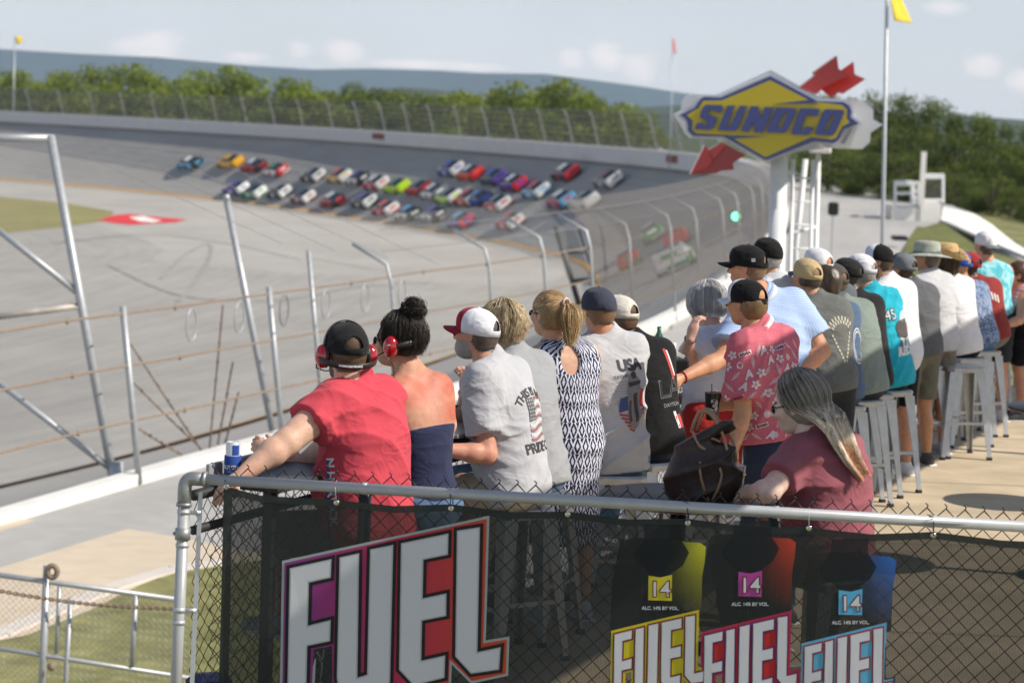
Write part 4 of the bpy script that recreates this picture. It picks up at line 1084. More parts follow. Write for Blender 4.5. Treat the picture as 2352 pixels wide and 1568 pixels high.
def rail_frame(x0, x1, y0, y1, mids, d, name):
    b_ = MB(); r = .10
    for x in (x0, x1): 
        for dd in (0, 2.5): b_.tube([at(x, y1, d + dd) - s0, at(x, y0, d + dd) - s0], r, 6)
    for y in [y0] + mids:
        for dd in (0, 2.5): b_.tube([at(x0, y, d + dd) - s0, at(x1, y, d + dd) - s0], r, 6)
        for x in (x0, x1): b_.tube([at(x, y, d) - s0, at(x, y, d + 2.5) - s0], r, 6)
    b_.build(name, wpaint, st)
rail_frame(2056, 2094, 418, 478, [424, 444], 146, 'railing'); rail_frame(2098, 2109, 420, 470, [440, 455], 146, 'railing'); rail_frame(2120, 2166, 402, 466, [408, 460], 146, 'railing')
b_ = MB(); b_.box(tuple((at(2121, 350, 145.5) + at(2117, 470, 145.5)) / 2 - s0), (.30, .25, 3.2)); b_.build('mast', wst, st)
sc2 = MB(); sc2.add([at(*q, 147) - s0 for q in [(2124, 410), (2162, 410), (2162, 456), (2124, 456)]], [(0, 1, 2, 3)]); sc2.build('screen', thin_mesh('stand_mesh', (.15, .15, .14), .35), st)
tent = empty('marquee', tuple(at(2250, 560, 120)), 0, 'long low white marquee roof beside the grass bank at the right', 'marquee'); e0 = Vector(tent.location); tm = mat('white_canvas', (.80, .79, .77), .8, 0, .05, .5)
b_ = MB(); ra = [at(2162, 504, 146), at(2200, 520, 135), at(2262, 548, 122), at(2380, 598, 112), at(2560, 690, 100)]; rb = [at(2166, 466, 172), at(2210, 486, 160), at(2262, 512, 148), at(2380, 566, 134), at(2560, 640, 120)]; rc_ = [p + Vector((6, 8, -1.2)) for p in rb]
b_.add([p - e0 for p in ra + rb + rc_], [(i, i + 1, 6 + i, 5 + i) for i in range(4)] + [(5 + i, 6 + i, 11 + i, 10 + i) for i in range(4)]); b_.build('roof', tm, tent)
b_ = MB(); b_.add([p - e0 for p in ra] + [p - e0 - Vector((0, -.02, .15)) for p in ra], [(i, i + 1, 6 + i, 5 + i) for i in range(4)]); b_.build('valance', tm, tent)
for p in ra[:4]: b_ = MB(); b_.tube([p - e0, p - e0 - Vector((0, 0, 2.3))], .05, 6); b_.build('leg', galv, tent)
stone = mat('stone_wall', (.42, .40, .36), .9, 0, .35, 3, bump=.5, bscale=6)
b_ = MB(); wa = [at(2262, 553, 124), at(2352, 592, 114), at(2520, 670, 102)]; b_.add([p for p in wa] + [at(2290, 610, 124), at(2360, 690, 114), at(2520, 780, 102)], [(0, 1, 4, 3), (1, 2, 5, 4)])
o = b_.build('retaining_wall', stone); tag(o, 'rough stone retaining wall under the white marquee at the right edge', 'wall'); s_ = o.modifiers.new('s', 'SOLIDIFY'); s_.thickness = .3
# small black loudspeaker on the road
sp_ = empty('loudspeaker', tuple(at(1913, 500, 95)), 0, 'black loudspeaker box on a stand beside the service road', 'loudspeaker'); b_ = MB(); b_.box((0, 0, .35), (.40, .35, .52), bev=.06); b_.build('case', blackplastic, sp_); b_ = MB(); b_.tube([(0, 0, .1), (0, 0, -1.6)], .03, 6); b_.build('stand', galv, sp_)
bp = empty('bin', tuple(at(2068, 560, 118)), 0, 'low black box at the corner of the white stand on the road', 'box'); b_ = MB(); a_ = at(2048, 551, 118); b2 = at(2083, 542, 118); b_.box(tuple((a_ + b2) / 2 - Vector(bp.location)), (abs(b2.x - a_.x), .8, abs(b2.z - a_.z)), bev=.05); b_.build('case', blackplastic, bp)

# ---- trees
leafm = {}
def leaf_mat(name, c, hi):
    m = bpy.data.materials.new(name); m.use_nodes = True; t = m.node_tree; L = t.links.new; p = t.nodes['Principled BSDF']; p.inputs['Roughness'].default_value = .55; p.inputs['Specular IOR Level'].default_value = .3
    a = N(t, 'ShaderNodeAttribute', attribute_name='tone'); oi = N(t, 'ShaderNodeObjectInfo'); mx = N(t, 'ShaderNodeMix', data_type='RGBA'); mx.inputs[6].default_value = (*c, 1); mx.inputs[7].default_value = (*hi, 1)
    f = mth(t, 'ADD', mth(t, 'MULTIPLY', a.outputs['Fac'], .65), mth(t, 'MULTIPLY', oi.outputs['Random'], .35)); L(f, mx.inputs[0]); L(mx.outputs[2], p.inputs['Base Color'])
    tr = N(t, 'ShaderNodeBsdfTranslucent'); L(mx.outputs[2], tr.inputs[0]); ms = N(t, 'ShaderNodeMixShader'); ms.inputs[0].default_value = .28; L(p.outputs[0], ms.inputs[1]); L(tr.outputs[0], ms.inputs[2]); L(ms.outputs[0], t.nodes['Material Output'].inputs[0]); return m
lf_a = leaf_mat('leaves_bright', (.080, .115, .012), (.27, .33, .030)); lf_b = leaf_mat('leaves_dark', (.032, .055, .010), (.17, .215, .030)); bark = mat('bark', (.10, .08, .06), .9, 0, .25, 5)
def tree_proto(seed, lm, Hh=10.0, wide=.42, n=2600, leaf=.42, kind='tree', holes=.25, low=.18):
    r = np.random.default_rng(seed); root = empty(kind, (0, 0, 0)); b_ = MB()
    b_.tube([(0, 0, 0), (.1, .05, Hh * .3), (-.05, .1, Hh * .6), (0, 0, Hh * .85)], [Hh * .028, Hh * .02, Hh * .012, Hh * .004], 7)
    blobs = []
    for k in range(16):
        z = Hh * r.uniform(low + .08, .93); wz = wide * Hh * math.sqrt(max(.05, 1 - ((z / Hh - .52) / .50) ** 2)); a = r.uniform(0, 6.28); rad = wz * r.uniform(.25, .85); c = np.array((rad * math.cos(a), rad * math.sin(a), z)); blobs.append((c, Hh * r.uniform(.09, .19)))
        b_.tube([(0, 0, z * .55), tuple(c * np.array((.5, .5, .85))), tuple(c)], [Hh * .010, Hh * .006, Hh * .002], 5)
    b_.build('trunk', bark, root, True)
    C = []; Tn_ = []
    for k in range(n):
        c, rb_ = blobs[r.integers(len(blobs))]; v = r.normal(size=3); v /= np.linalg.norm(v); p = c + v * rb_ * r.uniform(.5, 1.05) * np.array((1.15, 1.15, .85))
        C.append(p); Tn_.append(np.clip(.35 + .35 * v[2] + r.uniform(-.25, .25), 0, 1))  # lighter tone on upward sides: sunlit tops put into the leaf colour
    C = np.array(C); A = r.normal(size=(n, 3)); A /= np.linalg.norm(A, axis=1)[:, None]; B = np.cross(A, r.normal(size=(n, 3))); B /= np.linalg.norm(B, axis=1)[:, None]; s = leaf * r.uniform(.5, 1.2, (n, 1))
    V = np.stack([C - A * s * .5, C + B * s * .35, C + A * s * .5, C - B * s * .35], 1).reshape(-1, 3); Q = np.arange(n * 4).reshape(-1, 4)
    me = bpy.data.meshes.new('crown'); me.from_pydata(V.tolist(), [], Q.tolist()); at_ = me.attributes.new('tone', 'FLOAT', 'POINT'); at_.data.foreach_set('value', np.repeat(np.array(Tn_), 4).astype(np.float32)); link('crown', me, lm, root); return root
def plant_tree(proto, used, x, ytop, d, zb, label, group, wsc=1.0):
    """tree whose top reaches ytop in the photograph's view at distance d"""
    t = at(x, ytop, d); Hh = max(3, t.z - zb); o = proto if proto.name not in used else copy_tree(proto); used.add(proto.name)
    s = Hh / 10.0; o.location = (t.x, t.y, zb); o.scale = (s * wsc, s * wsc, s); o.rotation_euler.z = random.uniform(0, 6.28); tag(o, label, 'tree', group)
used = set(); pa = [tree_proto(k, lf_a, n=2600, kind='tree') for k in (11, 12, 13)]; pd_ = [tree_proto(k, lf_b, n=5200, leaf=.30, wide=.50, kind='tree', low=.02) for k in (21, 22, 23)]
G1 = 'bright green trees behind the far turn'
# skyline of the left wood: (x, y of the top)
sky_l = [(-30, 165), (25, 158), (55, 166), (95, 188), (130, 160), (175, 168), (212, 152), (262, 146), (300, 148), (335, 162), (372, 178), (400, 186), (440, 178), (478, 156), (520, 152), (548, 160), (590, 172), (640, 180), (690, 186), (730, 205), (770, 212), (812, 196), (850, 206), (900, 204), (940, 216), (1035, 215), (1075, 210), (1110, 212), (1150, 216), (1195, 190), (1220, 212), (1265, 188), (1310, 184), (1345, 205), (1385, 250), (1430, 252), (1470, 258)]
for k, (x, y) in enumerate(sky_l):
    dd = 560 + 60 * math.sin(k * 2.1) - max(0, x - 900) * .18; near = x > 1180
    nm = 'tree behind the far turn, '
    look = ['broad bright green', 'rounded light green', 'tall yellow-green', 'ragged olive green'][k % 4]
    wh = 'above the left end of the far wall' if x < 400 else ('above the yellow leading car' if x < 700 else ('above the middle of the car pack' if x < 1050 else 'just left of the petrol sign'))
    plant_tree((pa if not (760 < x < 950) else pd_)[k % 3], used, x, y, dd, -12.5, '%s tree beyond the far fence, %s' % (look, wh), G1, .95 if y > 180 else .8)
for k in range(36):    # lower trees filling in front
    x = -40 + k * 42; y = 205 + 14 * math.sin(k * 1.7) + x * .022
    if x > 1500: break
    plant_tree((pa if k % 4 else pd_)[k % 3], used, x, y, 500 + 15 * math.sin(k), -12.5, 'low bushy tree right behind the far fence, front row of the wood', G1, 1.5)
G2 = 'dark trees on the right'
sky_r = [(1900, 222), (1935, 226), (1985, 226), (2035, 220), (2065, 215), (2105, 222), (2150, 234), (2190, 244), (2230, 262), (2262, 268), (2300, 276), (2345, 288), (2400, 300), (2460, 310)]
for k, (x, y) in enumerate(sky_r):
    look = ['dense dark green', 'rounded deep green', 'broad dark leafy'][k % 3]
    plant_tree(pd_[k % 3], used, x, y, 235 - k * 3.5, -4.5, '%s tree atop the right-hand wood, %s' % (look, 'beside the petrol sign' if x < 2000 else ('behind the flagpole' if x < 2150 else 'above the white marquee')), G2, .75)
for k in range(16):
    x = 1895 + k * 38; y = 275 + k * 6 + 16 * math.sin(k * 2.3); plant_tree(pd_[(k + 1) % 3], used, x, y, 212 - k * 3.2, -4.5, 'dark leafy tree in the middle row of the right-hand wood', G2, 1.0)
for k in range(14):
    x = 1905 + k * 42; y = 335 + k * 9 + 14 * math.sin(k * 1.3); plant_tree(pd_[(k + 2) % 3], used, x, y, 188 - k * 2.6, -4.5, 'low dark bushy tree at the front edge of the right-hand wood', G2, 1.25)
# distant ridges
def ridge(name, pts, d, col, dep=2500, h0=-14, c2=None):
    b_ = MB(); T_ = [at(x, y, d) for x, y in pts]; n = len(T_); V = []
    for p in T_: V += [(p.x, p.y, p.z), (p.x, p.y - dep * .25, h0 + (p.z - h0) * .45), (p.x * .9, p.y - dep, h0), (p.x, p.y + dep, h0)]
    f = []
    for i in range(n - 1): a = i * 4; b = a + 4; f += [(a, a + 1, b + 1, b), (a + 1, a + 2, b + 2, b + 1), (a + 3, a, b, b + 3)]
    b_.add(V, f); tag(b_.build(name, mat(name + '_woodland', col, .95, 0, .3, .002), None, True), kind='structure')
ridge('hills', [(-800, 90), (-300, 98), (0, 113), (180, 124), (360, 132), (560, 150), (720, 160), (850, 158), (1000, 162), (1100, 168), (1250, 170), (1360, 184), (1480, 200), (1570, 214), (1750, 232), (2100, 262), (2700, 300)], 9200, (.030, .060, .062), 900)
ridge('near_hills', [(760, 214), (850, 206), (930, 202), (1000, 206), (1060, 214), (1150, 232), (1400, 250), (1480, 246), (1600, 240), (1750, 250), (2000, 262), (2200, 264), (2300, 272), (2500, 285)], 2600, (.035, .06, .03), 700)
# haze
hb_ = MB(); hb_.box((0, 4900, 340), (19000, 11800, 740)); hzo = hb_.build('haze', None); tag(hzo, 'pale blue haze in the air over the track', None, None, 'stuff')
hm = bpy.data.materials.new('haze_air'); hm.use_nodes = True; t = hm.node_tree; t.nodes.clear(); o_ = N(t, 'ShaderNodeOutputMaterial'); pv_ = N(t, 'ShaderNodeVolumePrincipled'); pv_.inputs['Density'].default_value = 6.0e-5; pv_.inputs['Color'].default_value = (.60, .77, 1.0, 1); t.links.new(pv_.outputs[0], o_.inputs['Volume']); hzo.data.materials.append(hm)
# box runs y -1000..10800, z -30..710; the ground, the ridges and the camera are inside
# ------------------------------------------------------------------ race cars
track_bvh = None
def track_hit(x, y):
    global track_bvh
    if track_bvh is None:
        bm = bmesh.new(); bm.from_mesh(trk); track_bvh = [BVHTree.FromBMesh(bm)]; bm2 = bmesh.new(); bm2.from_mesh(ap); track_bvh.append(BVHTree.FromBMesh(bm2)); bm.free(); bm2.free()
    o = CAMM.translation; r = ray(x, y).normalized(); best = None
    for b in track_bvh:
        # walk through hits, keep those on the far banking
        h = b.ray_cast(o, r, 2000)
        if h[0] is not None and (best is None or h[3] < best[3]): best = h
    return best
def loft(mb, secs, mi=0, cap_=True):
    n = len(secs[0]); V = [p for s in secs for p in s]; f = []
    for i in range(len(secs) - 1):
        for j in range(n): k = (j + 1) % n; f.append((i * n + j, i * n + k, (i + 1) * n + k, (i + 1) * n + j))
    if cap_: f += [tuple(range(n - 1, -1, -1)), tuple((len(secs) - 1) * n + j for j in range(n))]
    mb.add(V, f, mi)
def car_proto():
    root = empty('race_car', (0, 0, 0))
    paint = bpy.data.materials.new('car_paint')
    # body: forward +Y
    mb = MB(); prof = [(-2.5, .34, .80, .80), (-2.42, .20, .98, .90), (-1.6, .16, 1.02, .97), (-.6, .14, .98, .97), (.6, .14, .96, .97), (1.5, .14, .86, .97), (2.2, .12, .72, .93), (2.52, .12, .50, .80)]
    secs = []
    for y, zb, zt, hw in prof:
        secs.append([(-hw * .92, y, zb), (-hw, y, zb + .1), (-hw, y, zt - .22), (-hw * .93, y, zt - .05), (-hw * .8, y, zt), (hw * .8, y, zt), (hw * .93, y, zt - .05), (hw, y, zt - .22), (hw, y, zb + .1), (hw * .92, y, zb)])
    loft(mb, secs); body = mb.build('body', None, root); smooth_by_angle(body, 40)
    mb = MB(); mb.box((0, -2.44, 1.08), (1.62, .04, .20)); mb.build('spoiler', None, body)
    mb = MB(); mb.add([(-.62, -1.55, 1.0), (.62, -1.55, 1.0), (.60, 1.0, .93), (-.60, 1.0, .93), (-.56, -.85, 1.31), (.56, -.85, 1.31), (.55, .25, 1.31), (-.55, .25, 1.31)], [(4, 5, 6, 7)]); 
    mb.add([(-.78, -1.75, .98), (.78, -1.75, .98), (.78, 1.15, .90), (-.78, 1.15, .90), (-.58, -.85, 1.30), (.58, -.85, 1.30), (.57, .25, 1.30), (-.57, .25, 1.30)], [(0, 1, 5, 4), (1, 2, 6, 5), (2, 3, 7, 6), (3, 0, 4, 7)], 1)
    mb.build('roof', None, root)
    pan = MB(); pan.add([(-.74, 1.2, .935), (.74, 1.2, .935), (.72, 2.25, .735), (-.72, 2.25, .735)], [(0, 1, 2, 3)]); pan.build('bonnet', None, root); pan = MB(); pan.add([(-.75, -2.38, 1.0), (.75, -2.38, 1.0), (.76, -1.75, 1.03), (-.76, -1.75, 1.03)], [(0, 1, 2, 3)]); pan.build('boot_lid', None, root); pan = MB()
    pan.add([(-.76, -2.522, .40), (.76, -2.522, .40), (.76, -2.522, .76), (-.76, -2.522, .76)], [(3, 2, 1, 0)]); pan.build('rear_panel', None, root)
    for s in (-1, 1):
        num = MB(); x = s * .985; num.add([(x, -.55, .34), (x, .35, .34), (x, .35, .80), (x, -.55, .80)], [(0, 1, 2, 3) if s > 0 else (3, 2, 1, 0)]); num.build('number_panel', None, root)
        for y in (-1.55, 1.62):
            wb = MB(); M_ = Matrix.Rotation(R(90), 3, 'Y'); wb.lathe([(.02, -.13), (.20, -.13), (.34, -.12), (.36, -.05), (.36, .05), (.34, .12), (.20, .13), (.02, .13)], (s * .86, y, .36), 16, M=M_); wo = wb.build('wheel', None, root)
            rb_ = MB(); rb_.lathe([(.02, 0), (.19, 0), (.20, .012)], (s * (.86 + .135), y, .36), 12, M=M_ if s > 0 else Matrix.Rotation(R(-90), 3, 'Y')); rb_.build('rim', None, wo)
    return root
cp = car_proto(); tyre = mat('tyre_rubber', (.02, .02, .02), .8); rim = mat('wheel_rim', (.30, .30, .30), .3, .8); glass = mat('car_glass', (.02, .03, .04), .05, 0, 0, spec=.9)
def paintm(c, c2=None):
    nm_ = 'car_paint_%d_%d_%d' % c + ('_%d_%d_%d' % c2 if c2 else '')
    if nm_ in _m: return _m[nm_]
    m = mat(nm_, tuple(min(.9, v * 1.15) for v in S(*c)), .38, 0, .10, 1.2, coat=.35)
    if c2:      # two-tone livery patches
        t = m.node_tree; L = t.links.new; p = [n for n in t.nodes if n.type == 'BSDF_PRINCIPLED'][0]; src = p.inputs['Base Color'].links[0].from_socket
        tc = N(t, 'ShaderNodeTexCoord'); v = N(t, 'ShaderNodeTexVoronoi', inp={'Scale': 1.15}); L(tc.outputs['Object'], v.inputs['Vector']); sp3 = N(t, 'ShaderNodeSeparateColor'); L(v.outputs['Color'], sp3.inputs[0]); g = mth(t, 'GREATER_THAN', sp3.outputs[0], .64)
        mx = N(t, 'ShaderNodeMix', data_type='RGBA'); mx.inputs[7].default_value = (*S(*c2), 1); L(src, mx.inputs[6]); L(g, mx.inputs[0]); L(mx.outputs[2], p.inputs['Base Color'])
    return m
def collect(o): return [o] + [q for ch in o.children for q in collect(ch)]
for q in collect(cp):
    if q.type == 'MESH':
        nslots = 2 if q.name.startswith('roof') else 1
        for _ in range(nslots): q.data.materials.append(glass if False else tyre)
        for s_ in q.material_slots: s_.link = 'OBJECT'
WH, BK, RD, BL, OR, YE, LB, NA, PU, GN, GY, LM, DR = (225, 225, 222), (35, 36, 42), (200, 35, 45), (40, 70, 170), (225, 85, 45), (235, 170, 20), (90, 170, 210), (30, 40, 80), (90, 70, 150), (40, 140, 90), (120, 122, 125), (185, 225, 30), (120, 30, 40)
nm = {WH: 'white', BK: 'black', RD: 'red', BL: 'blue', OR: 'orange', YE: 'yellow', LB: 'light blue', NA: 'navy', PU: 'purple', GN: 'green', GY: 'grey', LM: 'lime green', DR: 'dark red'}
# picture position of the car's middle on the banking, body, panel, roof
CARS = [(440, 378, LB, BK, WH, 'leading the pack alone'), (532, 374, YE, YE, YE, 'second at the top of the banking'), (586, 384, RD, BK, WH, 'just behind the yellow car'), (636, 394, WH, RD, GN, 'fourth in the upper line'),
        (722, 406, BK, WH, GY, 'at the head of the second upper group'), (783, 408, YE, WH, OR, 'in the upper line behind a black car'), (826, 414, WH, BK, PU, 'beside the yellow and white car'), (868, 424, RD, WH, WH, 'next to the lime green car'), (915, 432, LM, LM, GN, 'bright in the middle of the pack'),
        (966, 436, RD, DR, GY, 'right behind the lime green car'), (1000, 446, WH, GY, WH, 'in the second line behind the lime green car'), (1040, 392, BL, WH, BL, 'heading the top line'), (1084, 402, OR, RD, WH, 'second in the top line'), (1138, 412, NA, PU, BL, 'third in the top line'), (1184, 426, BL, RD, WH, 'fourth in the top line'), (1236, 442, LB, WH, RD, 'last of the top line'),
        (545, 436, PU, WH, PU, 'leading the lower line'), (586, 444, GN, WH, BK, 'second in the lower line'), (644, 444, BK, WH, GY, 'third in the lower line'), (700, 456, DR, WH, BK, 'fourth in the lower line'), (768, 464, RD, BK, WH, 'fifth in the lower line'), (840, 466, BK, WH, PU, 'sixth in the lower line'), (890, 484, RD, WH, OR, 'on the orange line'),
        (942, 496, WH, BK, LB, 'on the orange line'), (1000, 498, WH, BK, PU, 'on the orange line behind another white car'), (1062, 512, BL, RD, LB, 'low on the banking by the orange line'), (1035, 456, LM, WH, GY, 'in the middle line'), (1078, 460, OR, WH, RD, 'in the middle line'), (1106, 462, BL, NA, BL, 'in the middle line'), (1148, 472, RD, WH, GY, 'at the back of the middle line'),
        (1176, 514, RD, WH, RD, 'trailing alone near the orange line'), (1304, 402, BK, RD, WH, 'near the wall behind the pack'), (1294, 464, RD, LB, WH, 'chasing at the back'), (1348, 466, WH, WH, GY, 'last but one behind the pack'), (1402, 418, GY, WH, DR, 'last car near the wall')]
CARS2 = [(1505, 545, WH, GN, WH, 'seen through the near fence'), (1452, 606, GN, RD, WH, 'seen through the near fence'), (1562, 560, RD, RD, GY, 'seen through the near fence'), (1560, 615, GN, WH, LB, 'seen through the near fence')]
first = True
for (x, y, c1, c2, c3, wh) in CARS + CARS2:
    h = track_hit(x, y + 4)
    if h is None or h[0] is None: continue
    o = cp if first else copy_tree(cp); first = False
    p, nrm = h[0], h[1]
    if nrm.z < 0: nrm = -nrm
    i = int(np.hypot(W_[:, 0] - p.x, W_[:, 1] - p.y).argmin()); t_ = Vector((Tn[i, 0], Tn[i, 1], 0)); t_ = (t_ - nrm * t_.dot(nrm)).normalized(); rgt = t_.cross(nrm)
    Mx = Matrix((rgt * 1.1, t_ * 1.1, nrm * 1.1)).transposed().to_4x4(); Mx.translation = p + nrm * .02
    o.matrix_world = Mx; o.rotation_mode = 'XYZ'
    tag(o, '%s race car with %s panels, %s' % (nm[c1], nm[c2], wh), 'race car', 'race cars on the banking')
    for q in collect(o):
        if q.type != 'MESH': continue
        b = q.name.split('.')[0]
        for k, s_ in enumerate(q.material_slots):
            s_.material = {'body': paintm(c1, c2), 'spoiler': paintm(c2), 'roof': (paintm(c3), glass)[k], 'bonnet': paintm(c2), 'boot_lid': paintm(c2), 'rear_panel': paintm(c2), 'number_panel': paintm(c2), 'wheel': tyre, 'rim': rim}[b]

# ------------------------------------------------------------------ the petrol sign
sg = empty('petrol_sign', tuple(at(1784, 560, 38)), 0, 'big yellow and blue diamond petrol sign with red arrows on a white pole', 'sign'); g0 = Vector(sg.location); DS = 38.0
# the face is turned a little towards the right: depth grows towards the left
ZX = lambda x: (1700 + x / 4.612) / 1.0884
ZY = lambda y: (80 + y / 4.612) / 1.0884
def sp(x, y, off=0.0, dd=0.0):   # sign-zoom pixel -> sign-local point; off = towards the viewer
    X, Y = ZX(x), ZY(y); d = DS + (1770 - X) * .0016 - off + dd; return at(X, Y, d) - g0
def extr(loops, off, th, m, name, par, dd=0.0, smooth=False):
    v, t = tri_poly(loops); mb = MB(); A = [sp(x, y, off, dd) for x, y, _ in v]; back = np.array([0, 1, 0]) * th; n = len(A)
    V = [tuple(p) for p in A] + [tuple(np.array(p) + back) for p in A]; f = [tuple(q) for q in t] + [tuple(i + n for i in reversed(q)) for q in t]; s0_ = 0
    for l in loops:
        m_ = len(l)
        for i in range(m_): j = (i + 1) % m_; f.append((s0_ + i, s0_ + j, n + s0_ + j, n + s0_ + i))
        s0_ += m_
    mb.add(V, f); o = mb.build(name, m, par)
    bm = bmesh.new(); bm.from_mesh(o.data); bmesh.ops.recalc_face_normals(bm, faces=bm.faces); bm.to_mesh(o.data); bm.free(); return o
blu = mat('sign_blue', (.022, .035, .20), .25, 0, .05, 1, coat=.6); yl = mat('sign_yellow', (.60, .46, .012), .4, 0, .07, .8, coat=.15); whs = mat('sign_white', (.66, .67, .69), .4, 0, .06, 1, bump=.05); rds = mat('sign_red', (.55, .03, .022), .35, 0, .1, 1, coat=.3)
outer = [(1040, 510), (1590, 800), (1890, 810), (1950, 850), (1975, 910), (1965, 985), (2060, 1055), (1880, 1125), (1830, 1240), (1780, 1280), (1540, 1262), (990, 1480), (500, 1207), (150, 1200), (95, 1145), (88, 1060), (70, 1010), (0, 955), (170, 880), (240, 770), (280, 750), (470, 758)]
whp_ = offset_poly(outer, 26)
extr([whp_], 0, .55, whs, 'cabinet', sg)
bo_ = extr([outer], .05, .05, blu, 'blue_border', sg)
extr([[(1040, 558), (1475, 782), (1500, 800), (1870, 845), (1925, 900), (1920, 1000), (1955, 1045), (1870, 1090), (1800, 1220), (1750, 1240), (1515, 1212), (985, 1445), (610, 1225), (560, 1190), (190, 1170), (140, 1125), (150, 1025), (80, 960), (215, 880), (270, 795), (480, 792)]], .07, .02, yl, 'yellow_face', sg)
for l in ([(1090, 830), (1480, 786), (1600, 828)], [(500, 1190), (985, 1206), (600, 1232)]): extr([l], .085, .015, blu, 'accent', sg)
LET = {'S': [[(290, 840), (480, 845), (500, 870), (470, 930), (410, 930), (400, 905), (335, 900), (325, 950), (420, 985), (430, 1010), (390, 1100), (350, 1130), (170, 1120), (175, 1090), (200, 1050), (265, 1050), (275, 1080), (300, 1075), (310, 1050), (300, 1030), (235, 990), (230, 960), (260, 880)]],
 'U': [[(545, 850), (635, 850), (540, 1085), (575, 1090), (690, 850), (775, 855), (670, 1110), (630, 1145), (440, 1135), (440, 1115)]],
 'N': [[(820, 855), (905, 860), (935, 1000), (975, 865), (1080, 870), (960, 1160), (860, 1160), (835, 1040), (790, 1155), (700, 1145)]],
 'O': [[(1120, 870), (1330, 880), (1345, 910), (1240, 1130), (1200, 1165), (1000, 1160), (1005, 1120), (1100, 890)], [(1200, 930), (1235, 935), (1165, 1110), (1120, 1110)]],
 'C': [[(1400, 880), (1600, 885), (1615, 915), (1580, 975), (1500, 970), (1490, 930), (1465, 950), (1390, 1130), (1430, 1135), (1450, 1090), (1540, 1100), (1510, 1160), (1470, 1190), (1285, 1180), (1285, 1150), (1380, 895)]],
 'o': [[(1680, 890), (1880, 900), (1895, 925), (1800, 1150), (1750, 1200), (1560, 1185), (1560, 1150), (1650, 915)], [(1750, 960), (1785, 965), (1700, 1140), (1660, 1140)]]}
for k, l in LET.items(): extr(l, .125, .05, blu, 'letter', sg)
extr([[(1380, 640), (1560, 500), (1550, 462), (1810, 278), (1830, 430), (1950, 492), (1660, 640), (1580, 718)]], -.25, .32, mat('sign_red_shaded', (.36, .022, .018), .35, 0, .1, 1, coat=.3), 'arrow', sg)  # deeper red puts the shade of the arrow's facets into its colour
extr([[(1600, 640), (1850, 450), (2000, 345), (2015, 490), (2140, 545), (1880, 715), (1830, 700), (1750, 762)]], -.75, .10, rds, 'arrow', sg)
aL = [((1280 + a / 1.8375 - 1700) * 4.612, (b / 1.8375 - 80) * 4.612) for a, b in [(820, 802), (888, 665), (902, 690), (965, 655), (1075, 712), (1015, 750), (1020, 780), (960, 785), (935, 797)]]
extr([aL], -.2, .34, mat('sign_red_shaded', (.36, .022, .018), .35, 0, .1, 1, coat=.3), 'arrow', sg)
for fc in ([(820, 802), (888, 665), (902, 690), (920, 745), (900, 770)], [(902, 690), (965, 655), (985, 668), (925, 735)]): extr([[((1280 + a / 1.8375 - 1700) * 4.612, (b / 1.8375 - 80) * 4.612) for a, b in fc]], -.17, .03, rds, 'arrow_lit_facet', sg)  # thin brighter red plates paint lit facets onto the flat arrow
extr([[(-60, 960), (20, 905), (30, 800), (70, 735), (150, 715), (420, 728), (1050, 440), (1640, 770), (1990, 780), (2140, 818), (2230, 905), (2228, 1010), (2340, 1070), (2200, 1160), (2190, 1270), (2100, 1352), (1700, 1340), (1000, 1420), (300, 1190), (60, 1150)]], -1.1, .25, whs, 'rear_cabinet', sg)
extr([[(1560, 1250), (1900, 1290), (1990, 1120), (1990, 860), (2060, 1055), (1960, 1330), (1700, 1345)]], -.56, .5, whs, 'link_panel', sg)
b_ = MB(); ptop = at(1790, 360, DS + .55) - g0; pbot = at(1783, 600, DS + .55) - g0; vdir = (pbot - ptop).normalized(); b_.tube([ptop, ptop + vdir * 6.5], .14, 20); b_.build('pole', wpaint, sg, True)
b_ = MB(); tt = at(1822, 366, DS + 1.1) - g0
b_.tube([tt, tt + vdir * 6.3], .035, 8); b_.tube([tt + Vector((.33, .1, 0)), tt + Vector((.36, .1, 0)) + vdir * 6.3], .035, 8)
for k in range(16): b_.tube([tt + vdir * (.3 + k * .38), tt + vdir * (.3 + k * .38) + Vector((.34, .1, 0))], .018, 6)
b_.build('ladder', wpaint, sg, True)
b_ = MB(); q0 = at(1880, 352, DS + 1.5) - g0; b_.tube([q0, q0 + vdir * 6], .045, 10); q1 = at(1850, 366, DS + 1.8) - g0; b_.tube([q1, q1 + vdir * 1.5 + Vector((-.12, 0, 0)), q1 + vdir * 6 + Vector((.08, 0, 0))], .05, 8)
for k in (1.2, 2.2, 3.2): b_.tube([q0 + vdir * k, tt + vdir * k], .03, 6)
b_.build('rear_posts', wpaint, sg, True)
b_ = MB(); b_.box(tuple(at(1884, 346, DS + 1.4) - g0), (.34, .25, .10), bev=.02); b_.build('bracket', wpaint, sg)

